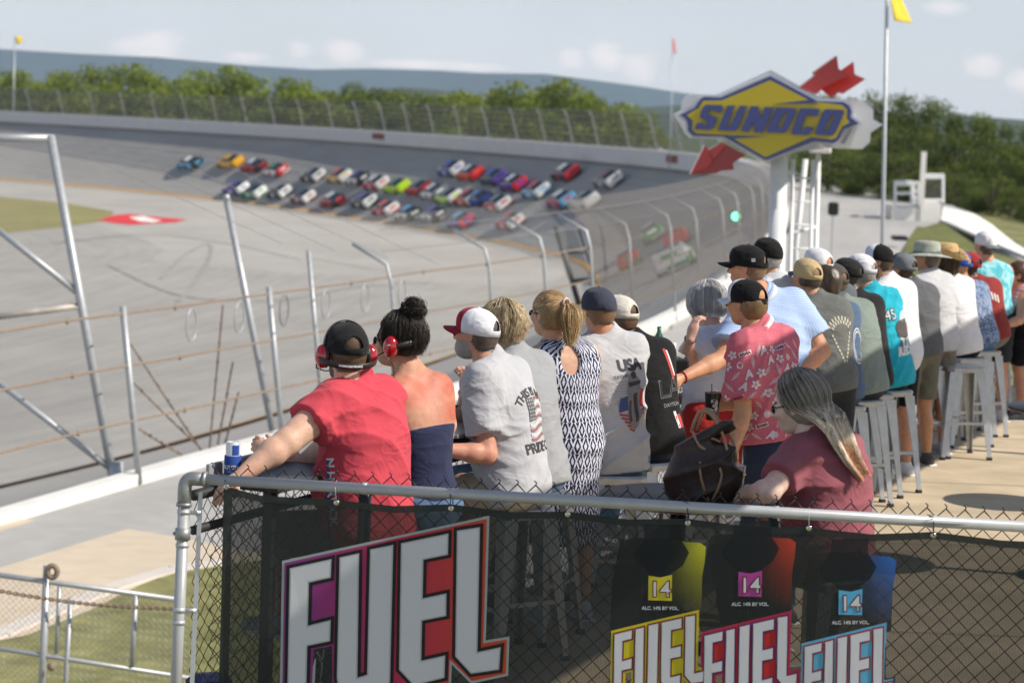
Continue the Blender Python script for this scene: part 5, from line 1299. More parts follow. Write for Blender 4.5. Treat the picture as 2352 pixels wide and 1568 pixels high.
# ------------------------------------------------------------------ the deck
RU = Vector((.401, .916, 0)).normalized()          # direction of the drink rail
RN = Vector((-RU.y, RU.x, 0))                       # towards the track
C0 = atxz(421, 1.12, 10.2); C0.z = 0
deckm = ground_mat('deck_concrete', (.44, .355, .24), (.58, .475, .335), coord='Object', scale=1.1, streak=.7, fine=.10)
A_, B_ = C0 - RU * .0 + RN * .06, C0 + RU * 24 + RN * .06
dk_ = MB(); V = [A_, B_, B_ + Vector((16, 4, 0)), A_ + Vector((16, -.5, 0))]
dk_.add([tuple(p) for p in V] + [tuple(p - Vector((0, 0, .25))) for p in V], [(3, 2, 1, 0), (4, 5, 6, 7), (0, 1, 5, 4), (1, 2, 6, 5), (2, 3, 7, 6), (3, 0, 4, 7)]); od = dk_.build('deck', deckm); tag(od, kind='structure')
bm = bmesh.new(); bm.from_mesh(od.data); bmesh.ops.recalc_face_normals(bm, faces=bm.faces); bm.to_mesh(od.data); bm.free()
jn = MB()
for k in range(1, 8):
    a = C0 + RU * (k * 3.0); b = a + Vector((14, 0, 0)) - RU * 0; n_ = Vector((0, .006, 0)); z_ = Vector((0, 0, .004)); jn.add([a - n_ + z_, b - n_ + z_, b + n_ + z_, a + n_ + z_], [(0, 1, 2, 3)])
tag(jn.build('deck_joints', mat('joint_dark', (.25, .20, .15), .9)), kind='structure')

# near fence with banner: the plane through the rail
RL, RRt = at(432, 1098, 10.20), at(2560, 1221, 9.72)
FX = (RRt - RL).normalized()
fe = empty('chain_link_fence', (RL.x, RL.y, 0), 0, 'white pipe fence with black chain link in front of the spectators, carrying the mesh banner', 'fence'); f0 = Vector(fe.location)
pipe = mat('pale_grey_pipe', (.40, .41, .425), .38, .15, .07, 20, bump=.03, bscale=30)
elbow_m = mat('grey_fitting', (.30, .31, .32), .45, .5, .15, 30); blackwire = mat('black_vinyl_wire', (.010, .010, .011), .45, 0, .1, 30, spec=.5)
b_ = MB(); b_.tube([RL - f0 + FX * .06, RRt - f0], .0235, 16); b_.build('top_rail', pipe, fe, True)
pz_ = RL - f0; dnv = (at(403, 1600, 10.16) - at(424, 1140, 10.18)).normalized()
b_ = MB(); b_.tube([pz_ - FX * .012 + dnv * .07, pz_ - FX * .012 + dnv * 1.2], .0250, 16); b_.build('corner_post', pipe, fe, True)
b_ = MB(); cx = pz_ - FX * .012; pts = [cx + dnv * .115, cx + dnv * .045] + [cx + dnv * (.035 - .035 * math.sin(a)) + FX * (.035 - .035 * math.cos(a)) for a in np.linspace(.2, 1.45, 6)] + [cx + FX * .045 , cx + FX * .085]
b_.tube(pts, .0295, 16); b_.tube([cx + dnv * .105, cx + dnv * .120], .0335, 16); b_.tube([cx + FX * .078, cx + FX * .092], .0335, 16); b_.build('elbow', elbow_m, fe, True)
for k, (yy, wd) in enumerate([(.135, .016), (.21, .05), (.275, .016), (.545, .020), (.60, .016)]):
    b_ = MB(); b_.tube([cx + dnv * yy, cx + dnv * (yy + wd)], .0285 if k != 1 else .033, 14)
    if k in (0, 3): b_.box(tuple(cx + dnv * (yy + wd / 2) + FX * .048), (.05, .006, .018)); b_.ball(tuple(cx + dnv * (yy + wd / 2) + FX * .062 + Vector((0, -.006, 0))), .006, 8)
    if k == 1: b_.ball(tuple(cx + dnv * (yy + wd / 2) - FX * .036), .008, 8)
    b_.build('brace_band', elbow_m if k == 1 else mat('band_steel', (.50, .52, .54), .4, .4, .1, 20), fe, True)
for xs in (837, 1782, 2140):
    q = at(xs, 1098 + (xs - 432) * .0578, 10.2 - (xs - 432) * .000226) - f0; b_ = MB(); b_.tube([q - FX * .012, q + FX * .012], .0262, 14); b_.build('tie_band', mat('band_steel', (.5, .52, .54), .4, .4), fe, True)
for xs, r in ((837, .020), (1782, .020)):
    q = at(xs, 1110 + (xs - 432) * .0578, 10.2 - (xs - 432) * .000226) - f0 + Vector((0, .05, 0)); b_ = MB(); b_.tube([q, q - Vector((0, 0, 1.15))], r * 1.4, 12); b_.build('line_post', mat('dark_post', (.05, .05, .055), .5, .2), fe, True)
# the woven wire, its tips standing proud of the rail
pl_ = chain_link(RL - f0 + Vector((0, .034, .050)) + FX * .10, FX, Vector((0, 0, 1)), 52, 13, .0765, .0765, .0029, n=4)
pl_.build('chain_link', blackwire, fe, True)
tb = MB()
for i in range(52):
    for s in (0, 1):
        if s == 0:
            p = RL - f0 + Vector((0, .034, .050)) + FX * (.10 + i * .0765 + .0765 / 2)
    # twisted barb where two wires meet above the rail
    c = RL - f0 + Vector((0, .034, .050)) + FX * (.10 + i * .0765); tb.tube([c + Vector((0, 0, -.002)), c + Vector((.004, 0, .010)), c + Vector((-.006, 0, .018))], .0028, 5)
tb.build('wire_barbs', blackwire, fe, True)
# flat tension bar beside the post
b_ = MB(); tbp = RL - f0 + FX * .045 + Vector((0, .03, 0)); b_.add([tuple(tbp + dnv * .06), tuple(tbp + FX * .018 + dnv * .06), tuple(tbp + FX * .018 + dnv * 1.2), tuple(tbp + dnv * 1.2)], [(0, 1, 2, 3)]); o = b_.build('tension_bar', mat('band_steel', (.5, .52, .54), .4, .4), fe); sm_ = o.modifiers.new('s', 'SOLIDIFY'); sm_.thickness = .005

# side fence along the drink rail
se = empty('chain_link_fence', (RL.x, RL.y, 0), 0, 'black chain link side fence running away below the drink rail', 'fence')
b_ = MB(); b_.tube([Vector((0, 0, 1.05)) + RU * .05 , Vector((0, 0, 1.05)) + RU * 22], .024, 10); b_.build('top_rail', mat('dark_post', (.05, .05, .055), .5, .2), se, True)
chain_link(RU * .05 + Vector((0, 0, 1.06)), RU, Vector((0, 0, 1)), 84, 14, .0765, .0765, .0022, n=3).build('chain_link', blackwire, se, True)
b_ = MB(); b_.tube([Vector((0, 0, .90)) + RU * .05 + RN * .0, Vector((0, 0, .90)) + RU * 8], .021, 8); b_.build('middle_rail', mat('dark_post', (.05, .05, .055), .5, .2), se, True)
for k in range(8):
    b_ = MB(); q = RU * (2.4 * k + 2.4) + RN * .04; b_.tube([q, q + Vector((0, 0, 1.06))], .025, 8); b_.build('post', galv, se, True)

# drink rail counter
cr = empty('drink_rail', tuple(C0 + RU * .1 - RN * .02), 0, 'long narrow bar-height drink counter running along the fence', 'counter'); k0 = Vector(cr.location)
ctm = mat('dark_counter', (.045, .047, .05), .45, .1, .15, 6); ctr = mat('counter_edge', (.33, .34, .34), .5, .2, .1, 6)
Mr = Matrix((RU, -RN, Vector((0, 0, 1)))).transposed()
b_ = MB(); b_.box(tuple(RU * 10.3 - RN * .16 + Vector((0, 0, 1.085))), (20.4, .34, .03), M=Mr, bev=.006); b_.build('top', ctm, cr)
b_ = MB(); b_.box(tuple(RU * 10.3 + RN * .022 + Vector((0, 0, 1.115))), (20.4, .02, .10), M=Mr, bev=.004); b_.build('edge_board', ctr, cr)
for k in range(9):
    b_ = MB(); b_.box(tuple(RU * (.4 + k * 2.4) - RN * .12 + Vector((0, 0, .535))), (.05, .05, 1.06), M=Mr, bev=.004); b_.build('leg', ctm, cr)
tr_ = empty('tray', tuple(at(1052, 975, 12.1)), math.atan2(RU.y, RU.x), 'aluminium tray table clipped to the drink rail between two spectators', 'tray')
b_ = MB(); b_.box((0, 0, -.02), (.55, .26, .02), bev=.004); b_.box((0, .13, .02), (.55, .012, .09)); b_.box((.275, 0, .0), (.012, .26, .06)); b_.build('shelf', mat('brushed_metal', (.42, .43, .44), .35, .7, .1, 30), tr_)
# can in a blue foam sleeve
cz = atxz(538, 1.10, 10.45); can = empty('drink_can', tuple(cz + Vector((-.006, -.02, 0))), R(-20), 'white and blue beer can in a blue foam sleeve on the counter', 'drink can'); bluf = mat('blue_foam', (.012, .06, .30), .8, 0, .06, 60, bump=.1, bscale=300)
b_ = MB(); b_.lathe([(.033, 0), (.0365, .003), (.037, .01), (.037, .098), (.036, .101), (.033, .101)], n=28); sl = b_.build('foam_sleeve', bluf, can, True)
b_ = MB(); b_.lathe([(.02, .02), (.0315, .02), (.0315, .150), (.029, .158), (.0265, .160), (.0262, .157), (.004, .1565)], n=28); cb_ = b_.build('can', mat('can_white', (.66, .68, .72), .3, .3), can, True); smooth_by_angle(cb_, 40)
def wrap(me, rad, z0, a0, m, name, par):
    for v in me.vertices:
        a = a0 + v.co.x / rad; z = z0 + v.co.y; v.co = (rad * math.sin(a), -rad * math.cos(a), z)
    return link(name, me, m, par)
wl = mat('white_print', (.75, .75, .75), .8)
wrap(text_mesh('BUSCH', .024, bold=.0006), .0376, .052, R(8), wl, 'lettering', sl); wrap(text_mesh('LIGHT', .008), .0376, .033, R(8), wl, 'lettering', sl)
b_ = MB(); n_ = 10; V = []
for k in range(n_): a = R(20) + k / (n_ - 1) * R(60); V += [(.0319 * math.sin(a), -.0319 * math.cos(a), .104), (.0319 * math.sin(a), -.0319 * math.cos(a), .148)]
b_.add(V, [(2 * k, 2 * k + 2, 2 * k + 3, 2 * k + 1) for k in range(n_ - 1)]); b_.build('blue_label', bluf, cb_)
# small things on the counter
def place(name, x, y, d, label, cat): return empty(name, tuple(at(x, y, d)), 0, label, cat)
pl2 = place('paper_plate', 665, 1092, 10.75, 'white paper plate on the counter under the forearm of the man in the red shirt', 'plate'); b_ = MB(); b_.lathe([(.08, 0), (.11, .012), (.125, .014)], n=24); b_.build('plate', mat('white_paper', (.7, .7, .7), .8), pl2, True)
ba = place('snack_basket', 1530, 840, 14.2, 'dark drinks caddy with bottles on the counter beside the white-haired woman', 'caddy')
b_ = MB(); b_.box((0, 0, 0), (.26, .16, .10), bev=.01); b_.build('tray', blackplastic, ba); b_ = MB(); b_.lathe([(.028, .0), (.03, .02), (.03, .13), (.012, .17), (.012, .2)], (-.05, 0, .03), 12); b_.build('bottle', mat('green_glass', (.03, .12, .07), .1, 0, .1, spec=.8), ba, True); b_ = MB(); b_.box((.05, 0, .08), (.12, .02, .02), M=Matrix.Rotation(R(25), 3, 'Y')); b_.lathe([(.03, .0), (.034, .11)], (.02, -.02, .03), 12); b_.build('cup', mat('white_paper', (.7, .7, .7), .8), ba)

# ------------------------------------------------------------------ stools
stoolm = mat('stool_steel', (.40, .42, .44), .38, .55, .12, 14, bump=.03, bscale=25)
def stool_proto():
    root = empty('bar_stool', (0, 0, 0)); s, z = .155, .76
    b_ = MB(); n = 8; sq = lambda hw, zz, rr=.04: [(x * hw + dx * rr, y * hw + dy * rr, zz) for (x, y, dd) in [(1, 1, [(0, -1), (-1, 0)]), (-1, 1, [(1, 0), (0, -1)]), (-1, -1, [(0, 1), (1, 0)]), (1, -1, [(-1, 0), (0, 1)])] for dx, dy in dd]
    loft(b_, [sq(s + .004, z - .045), sq(s + .008, z - .012), sq(s, z), sq(s - .04, z - .002), sq(.03, z - .012, .01)][::1], cap_=True); so = b_.build('seat', stoolm, root); smooth_by_angle(so, 40)
    for sx in (-1, 1):
        for sy in (-1, 1):
            b_ = MB(); t0_ = np.array((sx * (s - .02), sy * (s - .02), z - .04)); b0_ = np.array((sx * .205, sy * .205, 0.015))
            def sec(c, w, a): 
                ox, oy = np.array((sx, 0, 0)), np.array((0, sy, 0)); return [c + ox * a + oy * a, c - ox * w + oy * a, c - ox * w + oy * (a - .006), c + ox * (a - .008) + oy * (a - .008), c + ox * (a - .006) - oy * w, c + ox * a - oy * w]
            loft(b_, [[tuple(p) for p in sec(t0_, .062, .02)], [tuple(p) for p in sec(t0_ * .5 + b0_ * .5, .038, .018)], [tuple(p) for p in sec(b0_, .020, .014)]]); lo = b_.build('leg', stoolm, root)
            b_ = MB(); b_.box(tuple(b0_ - np.array((0, 0, .004))), (.04, .04, .03), bev=.004); b_.build('rubber_foot', blackplastic, lo)
    q = .205 - (.205 - s) * .30; b_ = MB()
    for a, b in (((q, q), (-q, q)), ((-q, q), (-q, -q)), ((-q, -q), (q, -q)), ((q, -q), (q, q))):
        dx, dy = abs(a[0] - b[0]), abs(a[1] - b[1]); b_.box(((a[0] + b[0]) / 2, (a[1] + b[1]) / 2, .27 + (.03 if dx > dy else 0)), (max(dx, .008), max(dy, .008), .025), bev=.002)
    b_.build('footrest', stoolm, root); return root
stp = stool_proto(); st_first = [True]
def stool(x, y, rz, label, group='metal bar stools along the drink rail'):
    o = stp if st_first[0] else copy_tree(stp); st_first[0] = False
    o.location = (x, y, 0); o.rotation_euler.z = R(rz); tag(o, label, 'bar stool', group); return o
# ------------------------------------------------------------------ spectators
prt = lambda n, c: mat('print_' + n, c, .85, 0, .12, 60)
p_dark, p_white, p_red, p_blue, p_grey = prt('dark', (.05, .05, .055)), prt('white', (.68, .68, .68)), prt('red', (.42, .05, .05)), prt('blue', (.05, .08, .22)), prt('grey', (.22, .22, .23))
FAIR, TAN, RUDDY = (.56, .32, .22), (.47, .24, .13), (.52, .25, .17)
PEOPLE = {}
def seat_under(P, rz, label, x=None):
    stool(P.root.location.x, P.root.location.y, rz, label)
def ring_band(P, pts, w, t, m, name, par=None):
    """a flat band following points given in head space: (x,y,z)"""
    mb = MB(); n = len(pts); Pn = [P.H(*p) for p in pts]; V = []
    for i in range(n):
        a = Pn[max(0, i - 1)]; b = Pn[min(n - 1, i + 1)]; T = b - a; T /= np.linalg.norm(T); c = P.H(0, 0, 0); o = Pn[i] - c; o -= T * o.dot(T); o /= np.linalg.norm(o); s_ = np.cross(T, o)
        V += [tuple(Pn[i] + s_ * w / 2), tuple(Pn[i] + s_ * w / 2 + o * t), tuple(Pn[i] - s_ * w / 2 + o * t), tuple(Pn[i] - s_ * w / 2)]
    f = [(3, 2, 1, 0), tuple(4 * (n - 1) + k for k in range(4))]
    for i in range(n - 1):
        for k in range(4): l = (k + 1) % 4; f.append((4 * i + k, 4 * i + l, 4 * i + 4 + l, 4 * i + 4 + k))
    mb.add(V, f); return mb.build(name, m, par or P.root, True)
redcup = mat('red_candy_paint', (.42, .008, .012), .18, .25, .03, 2, coat=1.0)
def headset(P, label, mic=True, lift=0.0, bz=-.035, extra=0.0):
    hb_ = empty('headset', (0, 0, 0)); hb_.parent = P.root
    for s in (-1, 1):
        b_ = MB(); b_.ball(P.H(s * (.107 + extra), -.004, -.018), (.033, .037, .053), 18, M=P.HM); cp_ = b_.build('ear_cup', redcup, hb_, True)
        b_ = MB(); b_.ball(P.H(s * (.092 + extra), -.004, -.018), (.018, .040, .052), 16, M=P.HM); b_.build('ear_cushion', blackplastic, hb_, True)
        b_ = MB(); b_.ball(P.H(s * (.137 + extra), -.004, -.008), (.004, .007, .007), 8, M=P.HM); b_.tube([P.H(s * .115, .0, -.064), P.H(s * .115, 0, -.078)], .004, 6); b_.build('fitting', mat('chrome', (.6, .6, .6), .15, 1), cp_, True)
    pts = [(.128 * math.cos(a) * 1.0 + 0, -.125 * math.sin(a) * (1.0), -.022 + bz * math.sin(a)) for a in np.linspace(.05, math.pi - .05, 17)]
    band = ring_band(P, pts, .026, .006, blackplastic, 'neck_band', hb_)
    pts = [(.097 * math.cos(a) ** 1 * (1 + .0 * lift), .012 * math.sin(a), -.01 + (.136 + lift) * math.sin(a) ** .8) for a in np.linspace(.12, math.pi - .12, 17)]
    ring_band(P, pts, .028, .005, blackplastic, 'head_band', hb_)
    b_ = MB(); b_.tube([P.H(-.125, .02, -.04), P.H(-.11, .07, -.07), P.H(-.06, .115, -.085), P.H(-.02, .128, -.085)], .003, 6); b_.ball(P.H(-.018, .13, -.085), (.014, .012, .012), 10); b_.build('microphone', blackplastic, hb_, True)
    return band

# 1 ---- man in the red T-shirt
P1 = person('heavy man in a red T-shirt and black cap with red headset, arm stretched out', 10.75, 842, (812, 874, -.02), (795, 808, -.05), 54, 22, 4, g=1.16, belly=.07, armg=1.28, sw=.20, h=.0095, hh=.0065,
            arms={-1: ((660, 1014, 10.42), (548, 1096, 10.30), dict(palm=(0, .1, -1), curl=.25)), 1: ((690, 1085, 11.05), (625, 1040, 11.0), dict(dir=(-.75, .2, .35), palm=(-.2, .9, 0), curl=1.0))}, skin=(.60, .36, .26), shirt='tee', shirtcol=(.52, .060, .085),
            lower='shorts', lowercol=(.16, .14, .11), seed=3, sleeve=.52, stub=(.10, .06, .04), beard=(.06, .045, .035), fold=.0075, back=.02, hs=1.04)
cap(P1, (.012, .012, .013), (.014, .014, .015), (.012, .012, .013)); hair_cap(P1, (.10, .06, .035), .004, -.07, .0, .001, top=True)
bd = headset(P1, '', lift=.006)
def band_text(P, par, s, size, z0, yo, tilt=0.0, m=wl, sweep=0.0, rx=.134, ry=.1335):
    me = text_mesh(s, size, bold=.0004)
    for v in me.vertices:
        a = v.co.x / rx + sweep; v.co = P.H(rx * math.sin(a), -ry * math.cos(a), z0 + v.co.y - .035 * math.cos(a))
    return link('lettering', me, m, par)
band_text(P1, bd, 'RACING ELECTRONICS', .0100, -.0225, 0, sweep=-.15)
# print down the front left of the shirt
decal_text(P1, 'N HARVICK', .056, P1.ch * .45 + P1.pl * .55 + np.array((-.12, 0, -.0)), p_white, roll=R(-90), direction=P1.M[:, 0], bold=.002, off=.003)
for k, (dx, m_) in enumerate(((-.035, p_blue), (-.055, p_white))):
    c_ = P1.ch * .4 + P1.pl * .6; decal(P1, 'stripe', [(-.008, -.20), (.008, -.20), (.02, .16), (.006, .16)], [(0, 1, 2, 3)], c_, 1, m_, direction=P1.M[:, 0] * .95 - P1.M[:, 1] * .1 + 0, off=.003) if k == 0 else None
seat_under(P1, 10, 'grey metal bar stool under the man in the red T-shirt, nearest the corner')

# 2 ---- woman in the navy tube top
def burn(P, V, C):
    q = (V - P.pl) @ P.M; L = np.linalg.norm(P.nk - P.pl); t = q[:, 2] / L; back = q[:, 1] < .06
    w_ = waves(5, 3, 9, 20)(V)
    red = np.clip(1 - np.abs(t - .86 - .03 * w_) / .17, 0, 1) ** .7
    red2 = np.clip(1 - (np.abs(t - .66 + .05 * w_) / .14) ** 2, 0, 1) * np.clip(q[:, 0] / .14 + .15, 0, 1)
    r_ = np.clip(np.maximum(red, red2), 0, 1)[:, None] * .95 * back[:, None]
    C = C * (1 - r_) + np.array((.47, .12, .075)) * r_
    pale = (np.clip((.60 - t) / .05, 0, 1) * back)[:, None]; return C * (1 - pale) + np.array((.58, .35, .24)) * pale
P2 = person('woman in a strapless navy top with dark curly bun and red headset, sunburnt shoulders', 11.4, 985, (942, 855, 0), (912, 783, -.03), 42, 76, 0, g=.90, sw=.178, armg=1.12, h=.0095, hh=.0065, arms={-1: 'rail', 1: ((1026, 975, 11.5), (1003, 1055, 11.62), dict(skip=1))},
            skin=(.50, .27, .18), shirt='tube', shirtcol=(.026, .032, .075), lower='jeans', lowercol=(.10, .16, .27), seed=5, skincol=burn, bust=1, back=.02, fold=.0035)
hair_cap(P2, (.020, .014, .010), .012, -.06, .045, .006, seed=4)
drape_hair(P2, 620, (.022, .015, .011), (.06, .045, .035), .05, 6, r=.0015, off=.026, curl=.010, thmax=2.2, low=1.75, v_=0) if False else drape_hair(P2, 620, (.022, .015, .011), (.06, .045, .035), .055, 6, r=.0015, off=.026, curl=.009, thmax=2.2, low=1.8)
ball_curls(P2, P2.H(.0, -.075, .150), .060, 330, (.022, .016, .012), 8, r=.0018)
b2_ = headset(P2, '', bz=.035, lift=.018, extra=.006)
b_ = MB(); pts = [P2.H(-.115, -.005, -.075), P2.H(-.10, -.02, -.12)] + [P2.H(-.10, -.02 - .0, -.12 - k * .0035) + np.array((.005 * math.cos(k * 1.57), .005 * math.sin(k * 1.57), 0)) for k in range(44)]
b_.tube(pts, .0022, 5); b_.build('coiled_cord', blackplastic, P2.root, True); sunglasses(P2)
seat_under(P2, 50, 'grey metal bar stool under the woman in the navy strapless top')

# 3 ---- man in the grey flag T-shirt, white and red mesh cap
P3 = person('man in a grey flag-print T-shirt and white mesh cap with red brim, grey beard', 12.05, 1182, (1128, 828, 0), (1093, 765, -.03), 60, 66, 0, g=1.04, belly=.05, armg=1.15, sw=.185, h=.0100, hh=.0065,
            arms={-1: ((1118, 1042, 11.85), (1012, 1032, 11.75)), 1: 'rail'}, skin=RUDDY, shirt='tee', shirtcol=(.43, .435, .46), lowercol=(.42, .35, .25), seed=8, sleeve=.74, beard=(.28, .26, .24), stub=(.11, .085, .065), fold=.0075, sleever=.012, back=.01)
cap(P3, (.30, .012, .03), (.66, .67, .72), (.30, .012, .03), strap=True); hair_cap(P3, (.075, .055, .045), .005, -.075, .0, .001); sunglasses(P3)
c3 = P3.ch + P3.M[:, 0] * .025
def arch_text(P, s, size, centre, rad, m, **k):
    me = text_mesh(s, size, bold=.0012)
    V = []
    for v in me.vertices:
        a = v.co.x / rad; r_ = rad + v.co.y; V.append((r_ * math.sin(a), r_ * math.cos(a) - rad, 0))
    Fc = [tuple(p.vertices) for p in me.polygons]; bpy.data.meshes.remove(me); return decal(P, 'lettering', V, Fc, centre, 1, m, **k)
arch_text(P3, 'THIS IS MY', .060, c3 + P3.u * .065, .16, p_dark)
decal_text(P3, 'PRIDE C', .072, c3 - P3.u * .215, p_dark, bold=.0018, space=.92)
def flag_print(P, c, w, h_, n=9):
    for k in range(n):
        y = h_ / 2 - (k + .5) * h_ / n; x0 = 0 if k < 5 else -w / 2; V = []; m_ = 8
        for i in range(m_ + 1):
            q = i / m_; x = x0 + (w / 2 - x0) * q; wv = .012 * math.sin(x * 38); V += [(x, y + wv - h_ / n * .32), (x, y + wv + h_ / n * .32)]
        Fc = [(2 * i, 2 * i + 2, 2 * i + 3, 2 * i + 1) for i in range(m_)]; decal(P, 'flag_stripe', V, Fc, c, 1, prt('faded_red', (.26, .12, .12)) if k % 2 == 0 else prt('faded_white', (.50, .50, .52)))
    decal(P, 'flag_canton', [(-w / 2, -h_ * .06), (-.002, -h_ * .06 + .006), (-.002, h_ / 2 + .006), (-w / 2, h_ / 2)], [(0, 1, 2, 3)], c, 1, prt('faded_dark', (.10, .11, .12)))
    V = []; Fc = []
    for i in range(5):
        for j in range(6):
            x = -w / 2 + (i + .5) * w / 10; y = -h_ * .04 + (j + .5) * h_ * .54 / 6; b0 = len(V); V += [(x - .004, y), (x, y - .004), (x + .004, y), (x, y + .004)]; Fc.append((b0, b0 + 1, b0 + 2, b0 + 3))
    decal(P, 'flag_stars', V, Fc, c, 1, prt('faded_white', (.50, .50, .52)), off=.0035)
flag_print(P3, c3 - P3.u * .07, .135, .205)
seat_under(P3, 35, 'grey metal bar stool under the man in the grey flag T-shirt')

# 4 ---- woman in plain grey behind him
P4 = person('woman with curly blonde bob in a plain grey T-shirt, hands clasped at her chin', 12.55, 1225, (1178, 812, 0), (1148, 752, 0), 46, 62, 0, g=1.05, sw=.175, h=.012,
            arms={-1: ((1068, 955, 12.45), (1068, 893, 12.3), dict(dir=(-.05, .1, 1), palm=(1, .2, 0), curl=.8)), 1: ((1082, 955, 12.75), (1076, 893, 12.42), dict(dir=(-.1, -.1, 1), palm=(-1, -.2, 0), curl=.8))}, skin=FAIR, shirt='tee', shirtcol=(.30, .31, .33), lower='jeans', lowercol=(.08, .13, .24), seed=12, bust=1)
hair_cap(P4, (.42, .32, .19), .012, -.09, .05, .008, seed=6); drape_hair(P4, 700, (.48, .37, .22), (.80, .70, .50), .06, 9, r=.0017, off=.03, curl=.011, thmax=2.4, low=1.9, hip=.45)
b_ = MB(); w4 = P4.aj[-1][1]; n_ = 14; dv = P4.aj[-1][1] - P4.aj[-1][0]; dv /= np.linalg.norm(dv); a1 = np.cross(dv, (1, 0, 0)); a1 /= np.linalg.norm(a1); a2 = np.cross(dv, a1)
b_.tube([w4 - dv * .03 + (a1 * math.cos(t) + a2 * math.sin(t)) * .032 for t in np.linspace(0, 6.283, n_, endpoint=False)], .006, 6, closed=True); b_.build('wristband', mat('pale_wristband', (.5, .6, .62), .5), P4.root, True)
seat_under(P4, 60, 'grey metal bar stool under the woman in the plain grey T-shirt')

# 5 ---- woman in the patterned dress
def ikat():
    m = bpy.data.materials.new('ikat_cotton'); m.use_nodes = True; t = m.node_tree; L = t.links.new; p = t.nodes['Principled BSDF']; p.inputs['Roughness'].default_value = .85; p.inputs['Specular IOR Level'].default_value = .2
    tc = N(t, 'ShaderNodeTexCoord'); sx = N(t, 'ShaderNodeSeparateXYZ'); L(tc.outputs['Object'], sx.inputs[0])
    nz = N(t, 'ShaderNodeTexNoise', inp={'Scale': 16.0}); L(tc.outputs['Object'], nz.inputs['Vector']); jit = mth(t, 'MULTIPLY', mth(t, 'SUBTRACT', nz.outputs['Fac'], .5), .012)
    n2 = N(t, 'ShaderNodeTexNoise', inp={'Scale': 190.0}); L(tc.outputs['Object'], n2.inputs['Vector']); j2 = mth(t, 'MULTIPLY', mth(t, 'SUBTRACT', n2.outputs['Fac'], .5), .42)
    ang = mth(t, 'ARCTAN2', sx.outputs[0], mth(t, 'MULTIPLY', sx.outputs[1], -1.0)); u_ = mth(t, 'DIVIDE', mth(t, 'ADD', mth(t, 'MULTIPLY', ang, .17), jit), .050); v_ = mth(t, 'DIVIDE', mth(t, 'ADD', sx.outputs[2], jit), .084)
    row = mth(t, 'FLOOR', v_); u2 = mth(t, 'ADD', u_, mth(t, 'MULTIPLY', row, .5)); fu = mth(t, 'ABSOLUTE', mth(t, 'SUBTRACT', mth(t, 'FRACT', u2), .5)); fv = mth(t, 'ABSOLUTE', mth(t, 'SUBTRACT', mth(t, 'FRACT', v_), .5))
    d = mth(t, 'ADD', mth(t, 'ADD', mth(t, 'MULTIPLY', fu, 1.5), fv), mth(t, 'MULTIPLY', j2, .8))
    w_ = mth(t, 'SINE', mth(t, 'MULTIPLY', d, 10.5)); a = mth(t, 'GREATER_THAN', w_, .05)
    mx = N(t, 'ShaderNodeMix', data_type='RGBA'); mx.inputs[6].default_value = (.012, .013, .035, 1); mx.inputs[7].default_value = (.58, .60, .72, 1); L(a, mx.inputs[0]); L(mx.outputs[2], p.inputs['Base Color']); return m
P5 = person('tall woman with blonde ponytail standing in a sleeveless navy and white patterned dress', 12.95, 1302, (1288, 782, 0), (1262, 722, -.03), 20, 42, 0, stand=True, pz=.98, g=.98, sw=.172, h=.0100, hh=.0065, arms={-1: ((1252, 955, 12.7), (1262, 1040, 12.6)), 1: 'lap'},
            skin=FAIR, shirt='dress', shirtmat=ikat(), lower=None, seed=14, fold=.005, bust=1, group='standing spectators')
hair_cap(P5, (.23, .14, .06), .012, -.075, .035, .003, seed=7)
def ponytail(P, tie, length, n, col, hi, seed, r=.0014, flare=.03, drop=(0, -.03, -1)):
    rg = np.random.default_rng(seed); m = 18; out = np.zeros((n, m, 3)); tieP = P.H(*tie); k = 8
    for i in range(n):
        if i < n * .55:     # pulled back along the skull
            th = rg.uniform(-2.6, 2.6); al = rg.uniform(.7, 1.75); p0 = scalp(P, np.array([th]), np.array([al]), np.array([.012]))[0]
            for j in range(k):
                q = j / (k - 1); c = p0 * (1 - q) + tieP * q; v = (c - P.hd - P.HM @ np.array((0, -.014, .030))); vl = P.HM.T @ v; rr = np.linalg.norm(vl / np.array((.091, .113, .105))); c = c + v * (max(1, 1 / max(rr, .3)) - 1) * (1 - q ** 4) ; out[i, j] = c
        else:
            for j in range(k): out[i, j] = tieP + (rg.normal(size=3) * .006)
        d_ = P.HM @ np.array((rg.normal() * flare * .7, -.55 + rg.normal() * .12, .25)); dn = np.array(drop, float); off = rg.normal(size=3) * np.array((flare, flare * .8, 0)) ; Ln = length * rg.uniform(.7, 1.05)
        for j in range(k, m):
            q = (j - k + 1) / (m - k); out[i, j] = tieP + d_ * .075 * math.sin(min(1, q * 2.2) * 1.57) + dn * Ln * q ** 1.25 + off * math.sin(q * 2.6) * (1 - .35 * q)
    return strands('ponytail', P.root, hairmat, out, r, shade(col, n, hi, seed=seed, p=.45))
ponytail(P5, (.0, -.125, .075), .235, 1100, (.30, .18, .075), (.62, .45, .24), 21, flare=.034)
b_ = MB(); t_ = P5.H(0, -.128, .075); b_.tube([t_ + P5.HM @ (np.array((math.cos(a) * .021, 0, math.sin(a) * .021))) for a in np.linspace(0, 6.283, 14, endpoint=False)], .006, 6, closed=True); b_.build('hair_tie', mat('pink_satin', (.65, .48, .50), .5), P5.root, True); sunglasses(P5)

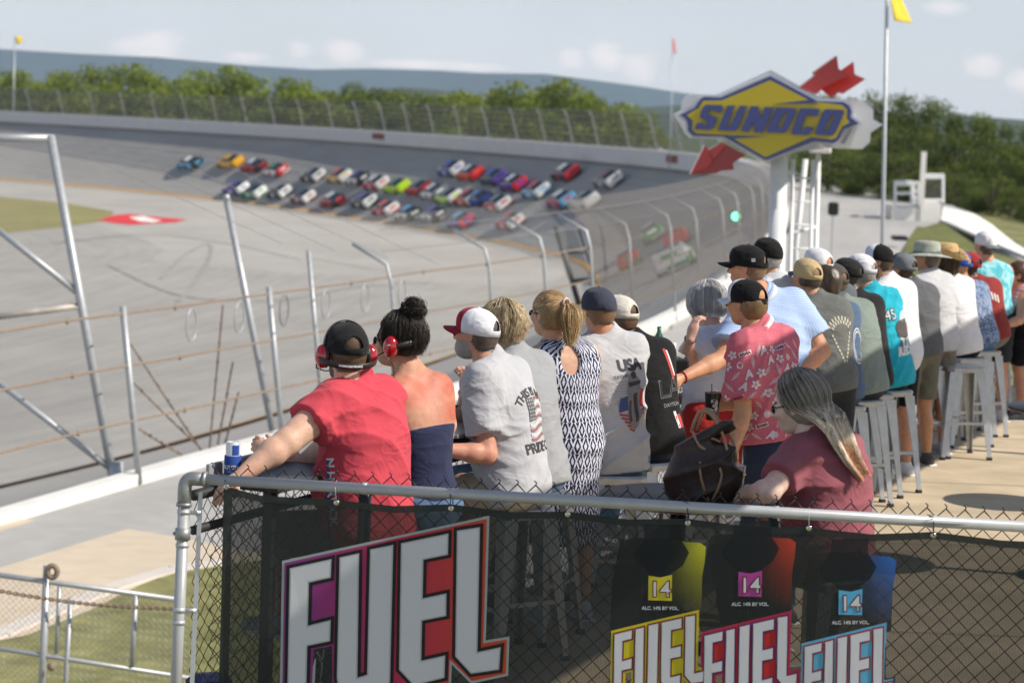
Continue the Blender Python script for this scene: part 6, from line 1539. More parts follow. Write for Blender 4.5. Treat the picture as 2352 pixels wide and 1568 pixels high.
# 6 ---- man in the USA T-shirt
P6 = person('man in a pale grey USA print T-shirt and plain navy cap, seen from behind', 13.3, 1412, (1388, 768, -.02), (1374, 712, -.05), 22, 26, 8, g=1.02, sw=.195, h=.0100, hh=.007, arms={-1: 'rail', 1: 'rail'}, skin=(.52, .27, .17), shirt='tee', shirtcol=(.46, .465, .485), lower='jeans', lowercol=(.10, .19, .28), seed=17, sleeve=.6, stub=(.17, .10, .06), fold=.009, sleever=.01, hem=.02, back=.02)
cap(P6, (.045, .05, .075), (.045, .05, .075), (.035, .04, .06), gap=False)
hair_cap(P6, (.17, .10, .055), .004, -.075, .0, .001); c6 = P6.ch + P6.M[:, 0] * .065
decal_text(P6, 'USA', .085, c6 + P6.u * .085, p_dark, bold=.004, space=.95); decal_text(P6, 'FAITHFUL', .026, c6 + P6.u * .028 - P6.M[:, 0] * .05, p_dark); 
for k in range(9): decal_text(P6, ['one nation under God', 'land of the free', 'home of the brave', 'liberty and justice', 'for all of the people', 'one nation under God', 'land of the free', 'home of the brave', 'for all of us'][k], .0125, c6 + P6.u * (-.0 - k * .016) - P6.M[:, 0] * .065, p_grey)
V = []; 
for poly, m_, nm_ in [([(-.02, .04), (.02, .055), (.05, .03), (.055, -.03), (.045, -.10), (.06, -.17), (.03, -.235), (-.02, -.235), (-.035, -.16), (-.02, -.10), (-.04, -.04)], p_grey, 'soldier_print'), ([(-.005, .06), (.012, .075), (.03, .06), (.028, .035), (.004, .03)], p_dark, 'soldier_print'), ([(-.03, .015), (.06, .02), (.055, -.0), (-.02, -.012)], p_dark, 'soldier_print'), ([(.0, -.05), (.03, -.045), (.035, -.20), (.012, -.21)], p_dark, 'soldier_print'), ([(-.025, -.09), (-.01, -.08), (-.015, -.2), (-.03, -.21)], prt('brown', (.10, .07, .05)), 'soldier_print')]:
    v, t = tri_poly([poly]); decal(P6, nm_, v, t, c6 + P6.u * -.02, 1, m_, off=.0035 if m_ is not p_grey else .0028)
v, t = tri_poly([[(-.085, -.09), (-.035, -.08), (-.03, -.155), (-.088, -.165)]]); decal(P6, 'flag_canton', v, t, c6, 1, p_blue, off=.003)
for k in range(5):
    w0 = .085 - .010 * k ** 1.3; v, t = tri_poly([[(-w0, -.17 - k * .021), (-.0, -.19 - k * .020), (w0, -.15 - k * .022), (w0, -.160 - k * .022), (0, -.2 - k * .020), (-w0, -.181 - k * .021)]]); decal(P6, 'flag_stripe', v, t, c6, 1, p_red, off=.0024)
v, t = tri_poly([[(.03, -.04), (.08, -.05), (.08, -.15), (.04, -.14)]]); decal(P6, 'flag_stripe', v, t, c6, 1, p_red, off=.0022)
seat_under(P6, 8, 'pale metal bar stool under the man in the USA T-shirt')

# 7 ---- man in black T-shirt
P7 = person('man in a black T-shirt with red and white print and a cream cap', 13.85, 1492, (1452, 785, 0), (1422, 728, 0), 26, 50, 5, g=1.05, belly=.03, sw=.19, h=.012, arms={-1: 'rail', 1: 'rail'}, skin=(.55, .27, .18), shirt='tee', shirtcol=(.012, .012, .013), seed=19, lower='jeans', lowercol=(.03, .04, .06), stub=(.12, .08, .05), back=.01)
cap(P7, (.55, .52, .45), (.58, .55, .48), (.55, .52, .45)); hair_cap(P7, (.12, .07, .04), .004, -.07, 0, .001)
c7 = P7.ch + P7.M[:, 0] * .10
decal_text(P7, 'LA', .15, c7 - P7.u * .07, prt('print_light', (.16, .17, .19)), bold=.001); decal_text(P7, 'LA', .146, c7 - P7.u * .07, prt('print_black', (.016, .016, .017)), bold=-.0025, off=.004); decal_text(P7, 'DAYTON', .030, c7 - P7.u * .16, prt('print_mid', (.3, .3, .3)))
for dx, w_, m_, z0, z1 in ((.045, .010, p_red, .16, -.02), (.06, .005, p_white, .15, .0), (.05, .022, p_red, -.22, -.30), (.03, .010, p_white, -.20, -.30)):
    decal(P7, 'print', [(dx - w_, z1), (dx + w_, z1), (dx - .02 + w_, z0), (dx - .02 - w_, z0)], [(0, 1, 2, 3)], c7, 1, m_)
seat_under(P7, 40, 'grey metal bar stool under the man in the black print T-shirt')
stool(P7.root.location.x + .33, P7.root.location.y + .18, 20, 'empty grey metal bar stool just right of the man in the black print T-shirt')

# 8 ---- white-haired woman
P8 = person('white-haired woman in a white top shading her eyes, red jacket round her waist', 14.75, 1632, (1637, 762, 0), (1622, 702, 0), 44, 58, 6, g=1.06, sw=.175, h=.012, arms={-1: ((1572, 835, 14.5), (1588, 768, 14.35), dict(dir=(.25, .3, .9), palm=(.8, .5, 0), curl=.5)), 1: 'lap'}, skin=(.58, .33, .25), shirt='tee', shirtcol=(.66, .66, .72), lower='trousers', lowercol=(.02, .025, .06), seed=23, bust=1, sleeve=.5, face=True)
hair_cap(P8, (.62, .62, .62), .016, -.07, .05, .006, seed=9); drape_hair(P8, 1500, (.62, .62, .63), (1.0, 1.0, 1.0), .03, 12, r=.0016, off=.034, curl=.003, thmax=2.5, low=2.05, hip=.5, lkamp=.18)
s_ = SDF(); q = P8.pl; s_.add(sd_el(q + np.array((.0, -.04, -.02)), (.21, .18, .15)), .05); s_.add(sd_ec(q + np.array((-.03, -.05, .02)), q + np.array((-.05, -.08, -.36)), .21, .19, np.eye(3), .7), .05); s_.disp(folds(77, .012, (1, .2, .1))); s_.plane(q + np.array((0, 0, .13)), (0, .2, 1)); s_.plane(q + np.array((0, .14, 0)), (0, 1, 0)); V, Q = s_.mesh(.013); vq_mesh('jacket', [(V, Q)], cloth((.42, .03, .025)), P8.root)
b_ = MB(); w8 = P8.aj[-1][1]; dv = w8 - P8.aj[-1][0]; dv /= np.linalg.norm(dv); a1 = np.cross(dv, (1, 0, 0)); a1 /= np.linalg.norm(a1); a2 = np.cross(dv, a1)
b_.tube([w8 - dv * .035 + (a1 * math.cos(t) + a2 * math.sin(t)) * .031 for t in np.linspace(0, 6.283, 14, endpoint=False)], .007, 6, closed=True); b_.build('wristwatch', blackplastic, P8.root, True)
seat_under(P8, 60, 'grey metal bar stool under the white-haired woman')
stool(P8.root.location.x - .30, P8.root.location.y - .42, 15, 'empty wide-set grey stool in front of the white-haired woman, behind the brown bag')

# 9 ---- man in the blue check shirt
def check_mat(name, c1, c2, s, w_):
    m = bpy.data.materials.new(name); m.use_nodes = True; t = m.node_tree; L = t.links.new; p = t.nodes['Principled BSDF']; p.inputs['Roughness'].default_value = .85; p.inputs['Specular IOR Level'].default_value = .15
    tc = N(t, 'ShaderNodeTexCoord'); sx = N(t, 'ShaderNodeSeparateXYZ'); L(tc.outputs['Object'], sx.inputs[0]); a = None
    nz = N(t, 'ShaderNodeTexNoise', inp={'Scale': 70.0, 'Detail': 4.0}); L(tc.outputs['Object'], nz.inputs['Vector'])
    hx = mth(t, 'ADD', sx.outputs[0], mth(t, 'MULTIPLY', sx.outputs[1], .6))
    for o_ in (hx, sx.outputs[2]):
        f = mth(t, 'FRACT', mth(t, 'DIVIDE', o_, s)); g_ = mth(t, 'LESS_THAN', f, w_); a = g_ if a is None else mth(t, 'ADD', a, g_)
    fac = mth(t, 'MULTIPLY', mth(t, 'ADD', mth(t, 'MULTIPLY', a, .4), mth(t, 'MULTIPLY', nz.outputs['Fac'], .35)), 1.0, clamp=True)
    mx = N(t, 'ShaderNodeMix', data_type='RGBA'); mx.inputs[6].default_value = (*c1, 1); mx.inputs[7].default_value = (*c2, 1); L(fac, mx.inputs[0]); L(mx.outputs[2], p.inputs['Base Color']); return m
P9 = person('big man standing in a pale blue check shirt and black cap, one arm reaching out', 14.6, 1815, (1754, 680, -.05), (1716, 612, -.12), 30, 70, 4, stand=True, pz=1.0, armg=1.15, g=1.12, belly=.03, sw=.215, h=.012, hh=.0075,
            arms={-1: ((1658, 824, 14.25), (1560, 870, 14.05), dict(palm=(0, 1, -.2), curl=.7)), 1: ((1888, 806, 14.6), (1822, 868, 14.4), dict(skip=1))}, skin=(.55, .27, .16), shirt='polo', shirtmat=check_mat('blue_check', (.24, .36, .64), (.52, .62, .80), .0135, .35), lower='shorts', lowercol=(.05, .06, .09), seed=27, sleeve=.72, stub=(.20, .12, .08), sleever=.016, group='standing spectators', hs=1.03, hem=.05)
cap(P9, (.010, .010, .011), (.010, .010, .011), (.010, .010, .011), gap=True); hair_cap(P9, (.18, .11, .07), .004, -.07, 0, .001)
me = text_mesh('47', .014); 
for v in me.vertices: v.co = P9.hd + P9.HM @ np.array((-.0885 + .000, -.055 - v.co.x, .040 + v.co.y))
bw = MB(); bw.add([P9.H(-.0895, -.062 + dx, .030 + dz) for dx, dz in ((-.012, -.0), (.012, 0), (.012, .020), (-.012, .020))], [(0, 1, 2, 3)]); bw.build('cap_label', p_white, P9.root); link('lettering', me, p_dark, P9.root)
b_ = MB(); w9 = P9.aj[-1][1]; dv = w9 - P9.aj[-1][0]; dv /= np.linalg.norm(dv); a1 = np.cross(dv, (1, 0, 0)); a1 /= np.linalg.norm(a1); a2 = np.cross(dv, a1)
b_.tube([w9 - dv * .03 + (a1 * math.cos(t) + a2 * math.sin(t)) * .033 for t in np.linspace(0, 6.283, 14, endpoint=False)], .006, 6, closed=True); b_.build('wristband', mat('red_band', (.4, .02, .02), .5), P9.root, True)

# 10 --- man in the pink floral shirt
def blotch(name, c1, c2, sc_, k=(1, 1, 1), dist=1.0, lo=.42, hi=.58):
    m = bpy.data.materials.new(name); m.use_nodes = True; t = m.node_tree; L = t.links.new; p = t.nodes['Principled BSDF']; p.inputs['Roughness'].default_value = .85; p.inputs['Specular IOR Level'].default_value = .15
    tc = N(t, 'ShaderNodeTexCoord'); mp_ = N(t, 'ShaderNodeMapping'); mp_.inputs['Scale'].default_value = k; L(tc.outputs['Object'], mp_.inputs[0]); n = N(t, 'ShaderNodeTexNoise', inp={'Scale': sc_, 'Detail': 3.0, 'Distortion': dist}); L(mp_.outputs[0], n.inputs['Vector'])
    r_ = N(t, 'ShaderNodeMapRange', inp={1: lo, 2: hi}); L(n.outputs['Fac'], r_.inputs[0]); mx = N(t, 'ShaderNodeMix', data_type='RGBA'); mx.inputs[6].default_value = (*c1, 1); mx.inputs[7].default_value = (*c2, 1); L(r_.outputs[0], mx.inputs[0]); L(mx.outputs[2], p.inputs['Base Color']); return m
def leafy(name, base, ink, dark=None):
    m = bpy.data.materials.new(name); m.use_nodes = True; t = m.node_tree; L = t.links.new; p = t.nodes['Principled BSDF']; p.inputs['Roughness'].default_value = .85; p.inputs['Specular IOR Level'].default_value = .15
    tc = N(t, 'ShaderNodeTexCoord'); nz = N(t, 'ShaderNodeTexNoise', inp={'Scale': 60.0, 'Detail': 5.0}); L(tc.outputs['Object'], nz.inputs['Vector'])
    mx = N(t, 'ShaderNodeMix', data_type='RGBA'); mx.inputs[6].default_value = (*[c * .85 for c in base], 1); mx.inputs[7].default_value = (*[min(1, c * 1.25) for c in base], 1); L(nz.outputs['Fac'], mx.inputs[0]); L(mx.outputs[2], p.inputs['Base Color']); return m
P10 = person('man in a pink floral shirt and black and white cap, hand in his pocket', 13.0, 1780, (1742, 754, -.02), (1714, 695, -.04), 46, 50, 6, stand=True, pz=.985, hem=-.12, armg=1.1, g=.97, belly=.03, sw=.19, h=.0100, hh=.0065, arms={-1: ((1706, 948, 12.8), (1684, 1035, 12.75), dict(dir=(.1, .2, -1), palm=(1, 0, 0), curl=.5)), 1: ((1720, 925, 13.4), (1668, 930, 13.35), dict(dir=(-.9, .2, .1), palm=(.3, .9, 0), curl=.9))},
             skin=(.50, .26, .14), shirt='polo', shirtmat=leafy('pink_cotton', (.50, .125, .165), (.7, .6, .6)), lower='jeans', lowercol=(.028, .038, .07), seed=31, sleeve=.80, sleever=.012, group='standing spectators', fold=.008)
cap(P10, (.60, .62, .68), (.010, .010, .011), (.60, .62, .68)); hair_cap(P10, (.16, .095, .045), .010, -.095, 0, .004); sunglasses(P10)
pk_w = prt('pink_white', (.66, .55, .57)); pk_d = prt('pink_dark', (.16, .03, .06))
rg = random.Random(5)
def motif(kind, s):
    if kind == 'leaf':
        out = []; n = 9
        for k in range(n):
            t = k / (n - 1) * 2 - 1; w_ = s * .28 * (1 - abs(t) ** 1.5); y = t * s
            for sg in (-1, 1): out.append([(0, y - s * .03), (sg * w_, y + s * .16), (sg * w_ * .9, y + s * .27), (0, y + s * .10)])
        return out
    if kind == 'flower':
        out = []
        for k in range(5):
            a = k * 1.2566; ca, sa = math.cos(a), math.sin(a); pts = [(0, .12), (.30, .45), (.22, .92), (0, 1.0), (-.22, .92), (-.30, .45)]; out.append([((x * ca - y * sa) * s, (x * sa + y * ca) * s) for x, y in pts])
        return out
    if kind == 'ball':
        out = []
        for k in range(4):
            y0 = -.8 + k * .42; pts = []
            w0, w1 = math.sqrt(max(0, 1 - y0 ** 2)), math.sqrt(max(0, 1 - (y0 + .30) ** 2)); out.append([(-w0 * s * .8, y0 * s), (w0 * s * .8, y0 * s), (w1 * s * .8, (y0 + .3) * s), (-w1 * s * .8, (y0 + .3) * s)])
        return out
def put_motif(P, polys, c, roll, m, D, off=.0028):
    V = []; Fc = []
    for pl_ in polys:
        v, t = tri_poly([pl_]); b0 = len(V); V += v; Fc += [tuple(i + b0 for i in q) for q in t]
    o = decal(P, 'motif', V, Fc, c, 1, m, sub=.03, direction=D, roll=roll, off=off); return o
dirs = [P10.M[:, 1], P10.M[:, 1] * .6 + P10.M[:, 0] * .8, P10.M[:, 0]]
A_me = text_mesh('A', .060, shear=.35, bold=.0025); AV = [tuple(v.co) for v in A_me.vertices]; AF = [tuple(p.vertices) for p in A_me.polygons]
for D_ in dirs[:2]:
    X_ = np.cross(D_, P10.u); X_ /= np.linalg.norm(X_)
    for r_ in range(9):
        for c_ in range(5 if D_ is dirs[0] else 4):
            if D_ is not dirs[0]: xx = -.22 + c_ * .068 - (r_ % 2) * .034
            else: xx = -.14 + c_ * .068 + (r_ % 2) * .034
            cc = P10.pl * .5 + P10.ch * .5 + P10.u * (.33 - r_ * .056) + X_ * xx; k_ = (r_ * 5 + c_ * 2 + (r_ // 2)) % 5
            if k_ == 0: decal(P10, 'motif', AV, AF, cc, 1, pk_w, sub=.03, direction=D_, roll=rg.uniform(-.3, .3))
            elif k_ in (1, 3): put_motif(P10, motif('leaf', .036), cc, rg.uniform(-1, 1), pk_w, D_)
            elif k_ == 2: put_motif(P10, motif('flower', .025), cc, rg.uniform(-1, 1), pk_w, D_)
            else:
                if rg.random() < .5: put_motif(P10, motif('ball', .021), cc, rg.uniform(-1, 1), pk_w, D_)
                else:
                    decal(P10, 'motif', [(-.034, -.011), (.034, -.011), (.034, .013), (-.034, .013)], [(0, 1, 2, 3)], cc, 1, pk_w, sub=.03, direction=D_, roll=.15); decal_text(P10, 'BAMA', .022, cc, pk_d, name='lettering', direction=D_, roll=.15, bold=.001, off=.0042)
for PP, nm_ in ((P10, 'lanyard'), (P9, 'lanyard')):
    nd_ = PP.H(0, -.02, -.07) - PP.nk; nd_ /= np.linalg.norm(nd_); f_ = PP.M[:, 1] - nd_ * PP.M[:, 1].dot(nd_); f_ /= np.linalg.norm(f_); r2_ = np.cross(f_, nd_); b_ = MB(); V = []; n_ = 30
    for k in range(n_):
        a = k / (n_ - 1) * 3.6 - .2 + math.pi; e_ = r2_ * math.cos(a) + f_ * math.sin(a); c_ = PP.nk + nd_ * .016 + e_ * .092; V += [tuple(c_ + nd_ * .012 - e_ * .004), tuple(c_ - nd_ * .012 + e_ * .004)]
    b_.add(V, [(2 * k, 2 * k + 2, 2 * k + 3, 2 * k + 1) for k in range(n_ - 1)]); o = b_.build(nm_, p_white, PP.root, True); s_ = o.modifiers.new('s', 'SOLIDIFY'); s_.thickness = .002
cup = empty('cup', tuple(Vector(P10.root.matrix_basis @ Vector(tuple(P10.aj[1][1]))) + Vector((-.075, .0, -.085))), 0, 'black plastic cup with a white number three, held beside the pink floral shirt', 'cup')
b_ = MB(); b_.lathe([(.033, 0), (.046, .15), (.048, .152), (.045, .15), (.043, .15)], n=24); b_.build('cup', mat('black_cup', (.012, .012, .013), .35), cup, True)
me = text_mesh('3', .095, bold=.004)
for v in me.vertices: a = v.co.x / .0425 + R(10); rr = .0405 + .0012 + (v.co.y) * .085; v.co = (rr * math.sin(a), -rr * math.cos(a), .078 + v.co.y)
link('lettering', me, p_white, cup); b_ = MB(); b_.tube([(0, 0, .02), (-.01, 0, .20)], .003, 6); b_.build('straw', blackplastic, cup)

# 11 --- man in black cap behind
P11 = person('tall man in a black cap standing beyond the blue check shirt, only his head showing', 16.6, 1800, (1778, 640, 0), (1762, 588, 0), 25, 35, 0, stand=True, pz=1.05, g=1.0, h=.015, skin=TAN, shirt='tee', shirtcol=(.55, .56, .6), seed=33, group='standing spectators', stub=(.35, .34, .33), arms={-1: 'lap', 1: 'lap'})
cap(P11, (.012, .012, .012), (.012, .012, .012), (.012, .012, .012), gap=False); hair_cap(P11, (.38, .37, .35), .005, -.075, 0, .001)

# 12 --- woman in maroon in front
P12 = person('woman in a maroon T-shirt with long grey to auburn hair, leaning on a table', 10.55, 1900, (1872, 992, -.02), (1832, 930, -.04), 48, 66, 14, g=1.2, belly=.03, sw=.185, h=.0105, hh=.007, arms={-1: ((1768, 1128, 10.2), (1722, 1128, 10.46), dict(curl=.9)), 1: 'lap'}, skin=(.66, .46, .38), shirt='tee', shirtcol=(.27, .085, .105), lower='trousers', lowercol=(.02, .02, .025), seed=37, sleeve=.70, bust=1, back=.03, fold=.008, group='spectators by the front fence', hs=1.02)
hair_cap(P12, (.25, .225, .195), .016, -.09, .045, .003, seed=11)
n_ = 1500; rg_ = np.random.default_rng(41); m_ = 18; th = rg_.uniform(-2.4, 2.4, n_); al0 = rg_.uniform(.02, .8, n_); o_ = .030 * (.3 + rg_.random(n_)); out_ = np.zeros((n_, m_, 3)); Ln = rg_.uniform(.30, .50, n_)
for j in range(7): out_[:, j] = scalp(P12, th * (1 - .25 * j / 6), al0 + (1.85 - al0) * j / 6, o_ + .004)
las = out_[:, 6].copy(); gd = np.array([P12.L(at(*q)) for q in [(1885, 905, 10.40), (1915, 965, 10.36), (1940, 1020, 10.34), (1962, 1062, 10.34), (1988, 1100, 10.34)]])
fl_ = P12.L(at(1955, 1085, 10.62)) - P12.L(at(1880, 985, 10.55)); fl_ /= np.linalg.norm(fl_)
for j in range(7, m_):
    q = (j - 6) / (m_ - 7); tgt = np.stack([np.interp(q * (Ln / .50), np.linspace(0, 1, 5), gd[:, a_]) for a_ in range(3)], -1) + np.stack([np.sin(th) * .085, np.cos(th * 3) * .03, np.sin(th) * .02], -1) * (1 - .6 * q); bl_ = min(1, q * 2.8); out_[:, j] = (las + fl_[None] * (Ln * q)[:, None]) * (1 - bl_) + tgt * bl_ + rg_.normal(size=(n_, 3)) * .0012
g_ = np.linspace(0, 1, m_)[None, :, None]; c_top, c_mid, c_end = np.array((.27, .24, .205)), np.array((.82, .70, .54)), np.array((.56, .27, .13))
shd = np.where(g_ < .34, c_top, np.where(g_ < .6, c_top * (1 - (g_ - .34) / .26) + c_mid * (g_ - .34) / .26, np.where(g_ < .78, c_mid, c_mid * (1 - (g_ - .78) / .22) + c_end * (g_ - .78) / .22))) * (1 + .6 * (rg_.random((n_, 1, 1)) * 2 - 1))
strands('hair_length', P12.root, hairmat, out_, .0018, shd); sunglasses(P12, (.2, .02, .03))
seat_under(P12, 30, 'grey metal bar stool under the woman in maroon, behind the mesh banner')

# 13.. the far half of the row
def simple(label, d, pel, nk, hd, yaw, hyaw, **k):
    k.setdefault('h', .015); k.setdefault('hh', .009); return person(label, d, pel, nk, hd, yaw, hyaw, **k)
P13 = simple('man in a dark grey printed T-shirt with tan and navy mesh cap worn backwards', 16.4, 1902, (1872, 688), (1853, 636), 20, 30, pz=.98, stand=True, g=1.05, shirt='tee', shirtcol=(.13, .135, .13), skin=RUDDY, seed=41, stub=(.3, .2, .12), arms={-1: 'lap'}, group='standing spectators')
cap(P13, (.42, .32, .17), (.46, .35, .19), (.07, .08, .12), back=False); hair_cap(P13, (.05, .04, .03), .005, -.06, 0, .001)
cream = prt('cream', (.50, .48, .38)); c_ = P13.ch + P13.M[:, 0] * .08 - P13.u * .03
for rr, nn in ((.10, 9), (.075, 8)):
    for k in range(nn):
        a = -1.0 + 2.0 * k / (nn - 1); ca, sa = math.cos(a), math.sin(a); decal(P13, 'print_mark', [(rr * sa - .006, rr * ca - .012), (rr * sa + .006, rr * ca - .012), (rr * 1.12 * sa + .005, rr * 1.12 * ca + .004), (rr * 1.12 * sa - .007, rr * 1.12 * ca + .004)], [(0, 1, 2, 3)], c_, 1, cream)
for k in range(8):
    for sg in (-1, 1): decal(P13, 'print_mark', [(sg * (.075 - k * .009) - .006, -.0 - k * .026), (sg * (.075 - k * .009) + .006, -.0 - k * .026), (sg * (.072 - k * .009) + .006, -.018 - k * .026), (sg * (.072 - k * .009) - .006, -.018 - k * .026)], [(0, 1, 2, 3)], c_, 1, cream)
P13b = simple('man in a white cap half hidden beyond the tan cap', 17.3, 1905, (1893, 650), (1877, 610), 30, 45, stand=True, pz=1.0, shirt='tee', shirtcol=(.10, .12, .14), skin=TAN, seed=43, arms={-1: 'lap', 1: 'lap'}, group='standing spectators')
cap(P13b, (.7, .7, .72), (.7, .7, .72), (.25, .3, .4))
P14 = simple('dark-haired person in a slate blue T-shirt with a white crest on the back', 16.9, 1925, (1903, 696), (1893, 652), 36, 45, g=1.0, shirt='tee', shirtcol=(.075, .12, .20), skin=TAN, seed=45, lower='jeans', lowercol=(.08, .1, .14), stub=(.04, .03, .02), arms={-1: 'rail', 1: 'rail'})
hair_cap(P14, (.05, .033, .022), .016, -.085, .03, .006); c_ = P14.ch + P14.M[:, 0] * .10
for rr in (.085, .07): v, t = tri_poly([[(rr * math.cos(a) * .75, rr * math.sin(a) * 1.5) for a in np.linspace(0, 6.283, 20, endpoint=False)], [((rr - .006) * math.cos(a) * .75, (rr - .006) * math.sin(a) * 1.5) for a in np.linspace(0, 6.283, 20, endpoint=False)]]); decal(P14, 'crest', v, t, c_ - P14.u * .08, 1, p_white)
seat_under(P14, 20, 'grey metal bar stool under the person in slate blue')
P15 = simple('large man in a grey-green T-shirt and dark camouflage cap bulging over his stool', 17.3, 1968, (1935, 695), (1913, 645), 38, 42, g=1.22, belly=.08, shirt='tee', shirtcol=(.19, .23, .21), skin=RUDDY, seed=47, stub=(.2, .12, .08), arms={-1: 'rail', 1: 'rail'})
cap(P15, (.05, .045, .042), (.075, .07, .062), (.05, .045, .042)); hair_cap(P15, (.10, .065, .04), .005, -.07, 0, .001); seat_under(P15, 24, 'grey metal bar stool under the large man in grey-green')
P16 = simple('man in a plain black T-shirt and dark cap between the grey-green and the turquoise shirts', 17.7, 1992, (1962, 680), (1946, 632), 38, 58, g=1.02, belly=.04, shirt='tee', shirtcol=(.018, .017, .018), skin=TAN, seed=49, stub=(.05, .04, .03), arms={-1: 'rail', 1: 'rail'})
cap(P16, (.02, .02, .022), (.02, .02, .022), (.02, .02, .022)); seat_under(P16, 24, 'grey metal bar stool under the man in plain black')
P17 = simple('man in a turquoise number 45 T-shirt and white cap', 18.0, 2036, (1998, 668), (1978, 622), 34, 50, g=1.14, belly=.05, h=.0125, shirt='tee', shirtcol=(.02, .36, .47), skin=RUDDY, seed=51, stub=(.35, .3, .27), sleeve=.6, arms={-1: 'rail', 1: 'rail'}, hem=.02)
cap(P17, (.72, .72, .76), (.72, .72, .76), (.60, .61, .66)); hair_cap(P17, (.30, .26, .23), .005, -.07, 0, .001)
c_ = P17.ch + P17.M[:, 0] * .03; decal_text(P17, '45', .115, c_ + P17.u * .045 - P17.M[:, 0] * .04, p_dark, bold=.005, shear=.2); decal_text(P17, '45', .108, c_ + P17.u * .045 - P17.M[:, 0] * .04, p_white, bold=-.001, shear=.2, off=.004)
def blob_print(P, c, polys):
    for poly, m_ in polys: v, t = tri_poly([poly]); decal(P, 'car_print', v, t, c, 1, m_, off=.003 + .0004 * len(poly) / 4)
blob_print(P17, c_ + P17.M[:, 0] * .075 - P17.u * .07, [([(-.085, -.05), (-.09, .02), (-.06, .06), (.06, .075), (.085, .03), (.08, -.055), (0, -.075)], prt('car_dark', (.07, .06, .06))), ([(-.08, -.01), (.08, .0), (.078, -.02), (-.08, -.03)], p_red), ([(-.05, .045), (.05, .06), (.04, .08), (-.04, .068)], prt('car_pink', (.5, .3, .35))), ([(-.04, .07), (.07, .075), (.06, .14), (-.0, .12)], prt('sky_print', (.40, .55, .66)))])
blob_print(P17, c_ + P17.M[:, 0] * .08 - P17.u * .19, [([(-.07, .04), (-.078, -.05), (-.065, -.055), (-.055, .045)], prt('violet', (.2, .08, .3))), ([(-.055, .04), (-.06, -.05), (-.052, -.05), (-.045, .045)], prt('lime', (.2, .5, .05)))])
decal_text(P17, 'TYL', .085, c_ + P17.M[:, 0] * .085 - P17.u * .165, p_white, bold=.006, shear=.2); decal_text(P17, 'REDD', .085, c_ + P17.M[:, 0] * .070 - P17.u * .235, p_white, bold=.006, shear=.2)
seat_under(P17, 24, 'grey metal bar stool under the man in turquoise')
P18 = simple('bearded man standing in a long white T-shirt and black cap with white front', 18.7, 2066, (2040, 648), (2017, 598), 42, 84, stand=True, pz=.98, g=1.04, shirt='tee', shirtcol=(.66, .66, .69), skin=(.50, .25, .16), seed=53, sleeve=.9, sleever=.012, hem=.12, beard=(.035, .022, .015), stub=(.10, .06, .035), arms={-1: 'lap'}, lowercol=(.012, .012, .014), h=.0135, group='standing spectators')
cap(P18, (.55, .58, .66), (.010, .010, .011), (.04, .25, .45)); hair_cap(P18, (.07, .04, .025), .006, -.06, .0, .001)
P19 = simple('person standing in a charcoal T-shirt, camouflage shorts and grey mesh cap', 19.3, 2112, (2092, 655), (2074, 617), 38, 45, stand=True, pz=.96, g=1.05, shirt='tee', shirtcol=(.10, .105, .115), skin=TAN, seed=55, lowercol=(.13, .125, .095), arms={-1: 'lap'}, stub=(.06, .045, .03), group='standing spectators')
cap(P19, (.03, .035, .045), (.16, .17, .19), (.03, .035, .045))
P20 = simple('man standing in a light grey T-shirt, khaki shorts and a wide sage bucket hat', 20.0, 2150, (2134, 630), (2126, 590), 38, 70, stand=True, pz=.97, g=1.06, shirt='tee', shirtcol=(.48, .485, .51), skin=TAN, seed=57, hem=.03, sleeve=.75, sleever=.012, lowercol=(.24, .19, .14), arms={}, stub=(.12, .1, .08), h=.0135, group='standing spectators')
def hat(P, col, crown_h, brim_w, band=None, droop=.02, name='sun_hat', up=0.0, tilt=0.0, m=None):
    b_ = MB(); n = 36; V = []; prof = [(.62, crown_h), (.86, crown_h * .95), (.97, crown_h * .7), (1.0, 0), (1.02, -.004)]
    for i in range(6): q = i / 5; prof.append((1.02 + q * brim_w / .10, -.006 - droop * q ** 1.5))
    prof = [(0, crown_h * 1.0)] + prof
    for r_, z in prof:
        for j in range(n): a = j / n * 6.2832; wob = 1 + .02 * math.sin(3 * a) * (r_ > 1.05); V.append(P.H(.092 * r_ * math.cos(a) * wob, .110 * r_ * math.sin(a) * wob - .01, .035 + z + tilt * .1 * r_ * math.sin(a) + (r_ > 1.1) * .008 * math.sin(2 * a + 1) + (up * (abs(math.cos(a)) ** 2) * max(0, r_ - 1.02)))) 
    f = [(i * n + j, i * n + (j + 1) % n, (i + 1) * n + (j + 1) % n, (i + 1) * n + j) for i in range(len(prof) - 1) for j in range(n)]
    b_.add(V, f); o = b_.build(name, m or cloth(col), P.root, True); s_ = o.modifiers.new('s', 'SOLIDIFY'); s_.thickness = .004
    if band is not None: 
        b_ = MB(); b_.tube([P.H(.0945 * math.cos(a), .1125 * math.sin(a) - .01, .043 + tilt * .1 * math.sin(a)) for a in np.linspace(0, 6.283, 30, endpoint=False)], .007, 6, closed=True); b_.build('hat_band', cloth(band), o, True)
    return o
hat(P20, (.34, .37, .32), .095, .085, (.16, .18, .17), .022); hair_cap(P20, (.10, .085, .07), .012, -.09, .0, .004)
straw = mat('straw', (.55, .38, .17), .85, 0, .3, 40, bump=.6, bscale=220)
P21 = simple('woman in a white top and frayed straw cowboy hat perched on a stool', 20.7, 2212, (2182, 640), (2168, 602), 42, 58, g=.95, shirt='tee', shirtcol=(.66, .65, .67), skin=TAN, seed=59, lower='trousers', lowercol=(.013, .013, .015), bust=1, arms={-1: 'lap', 1: 'lap'})
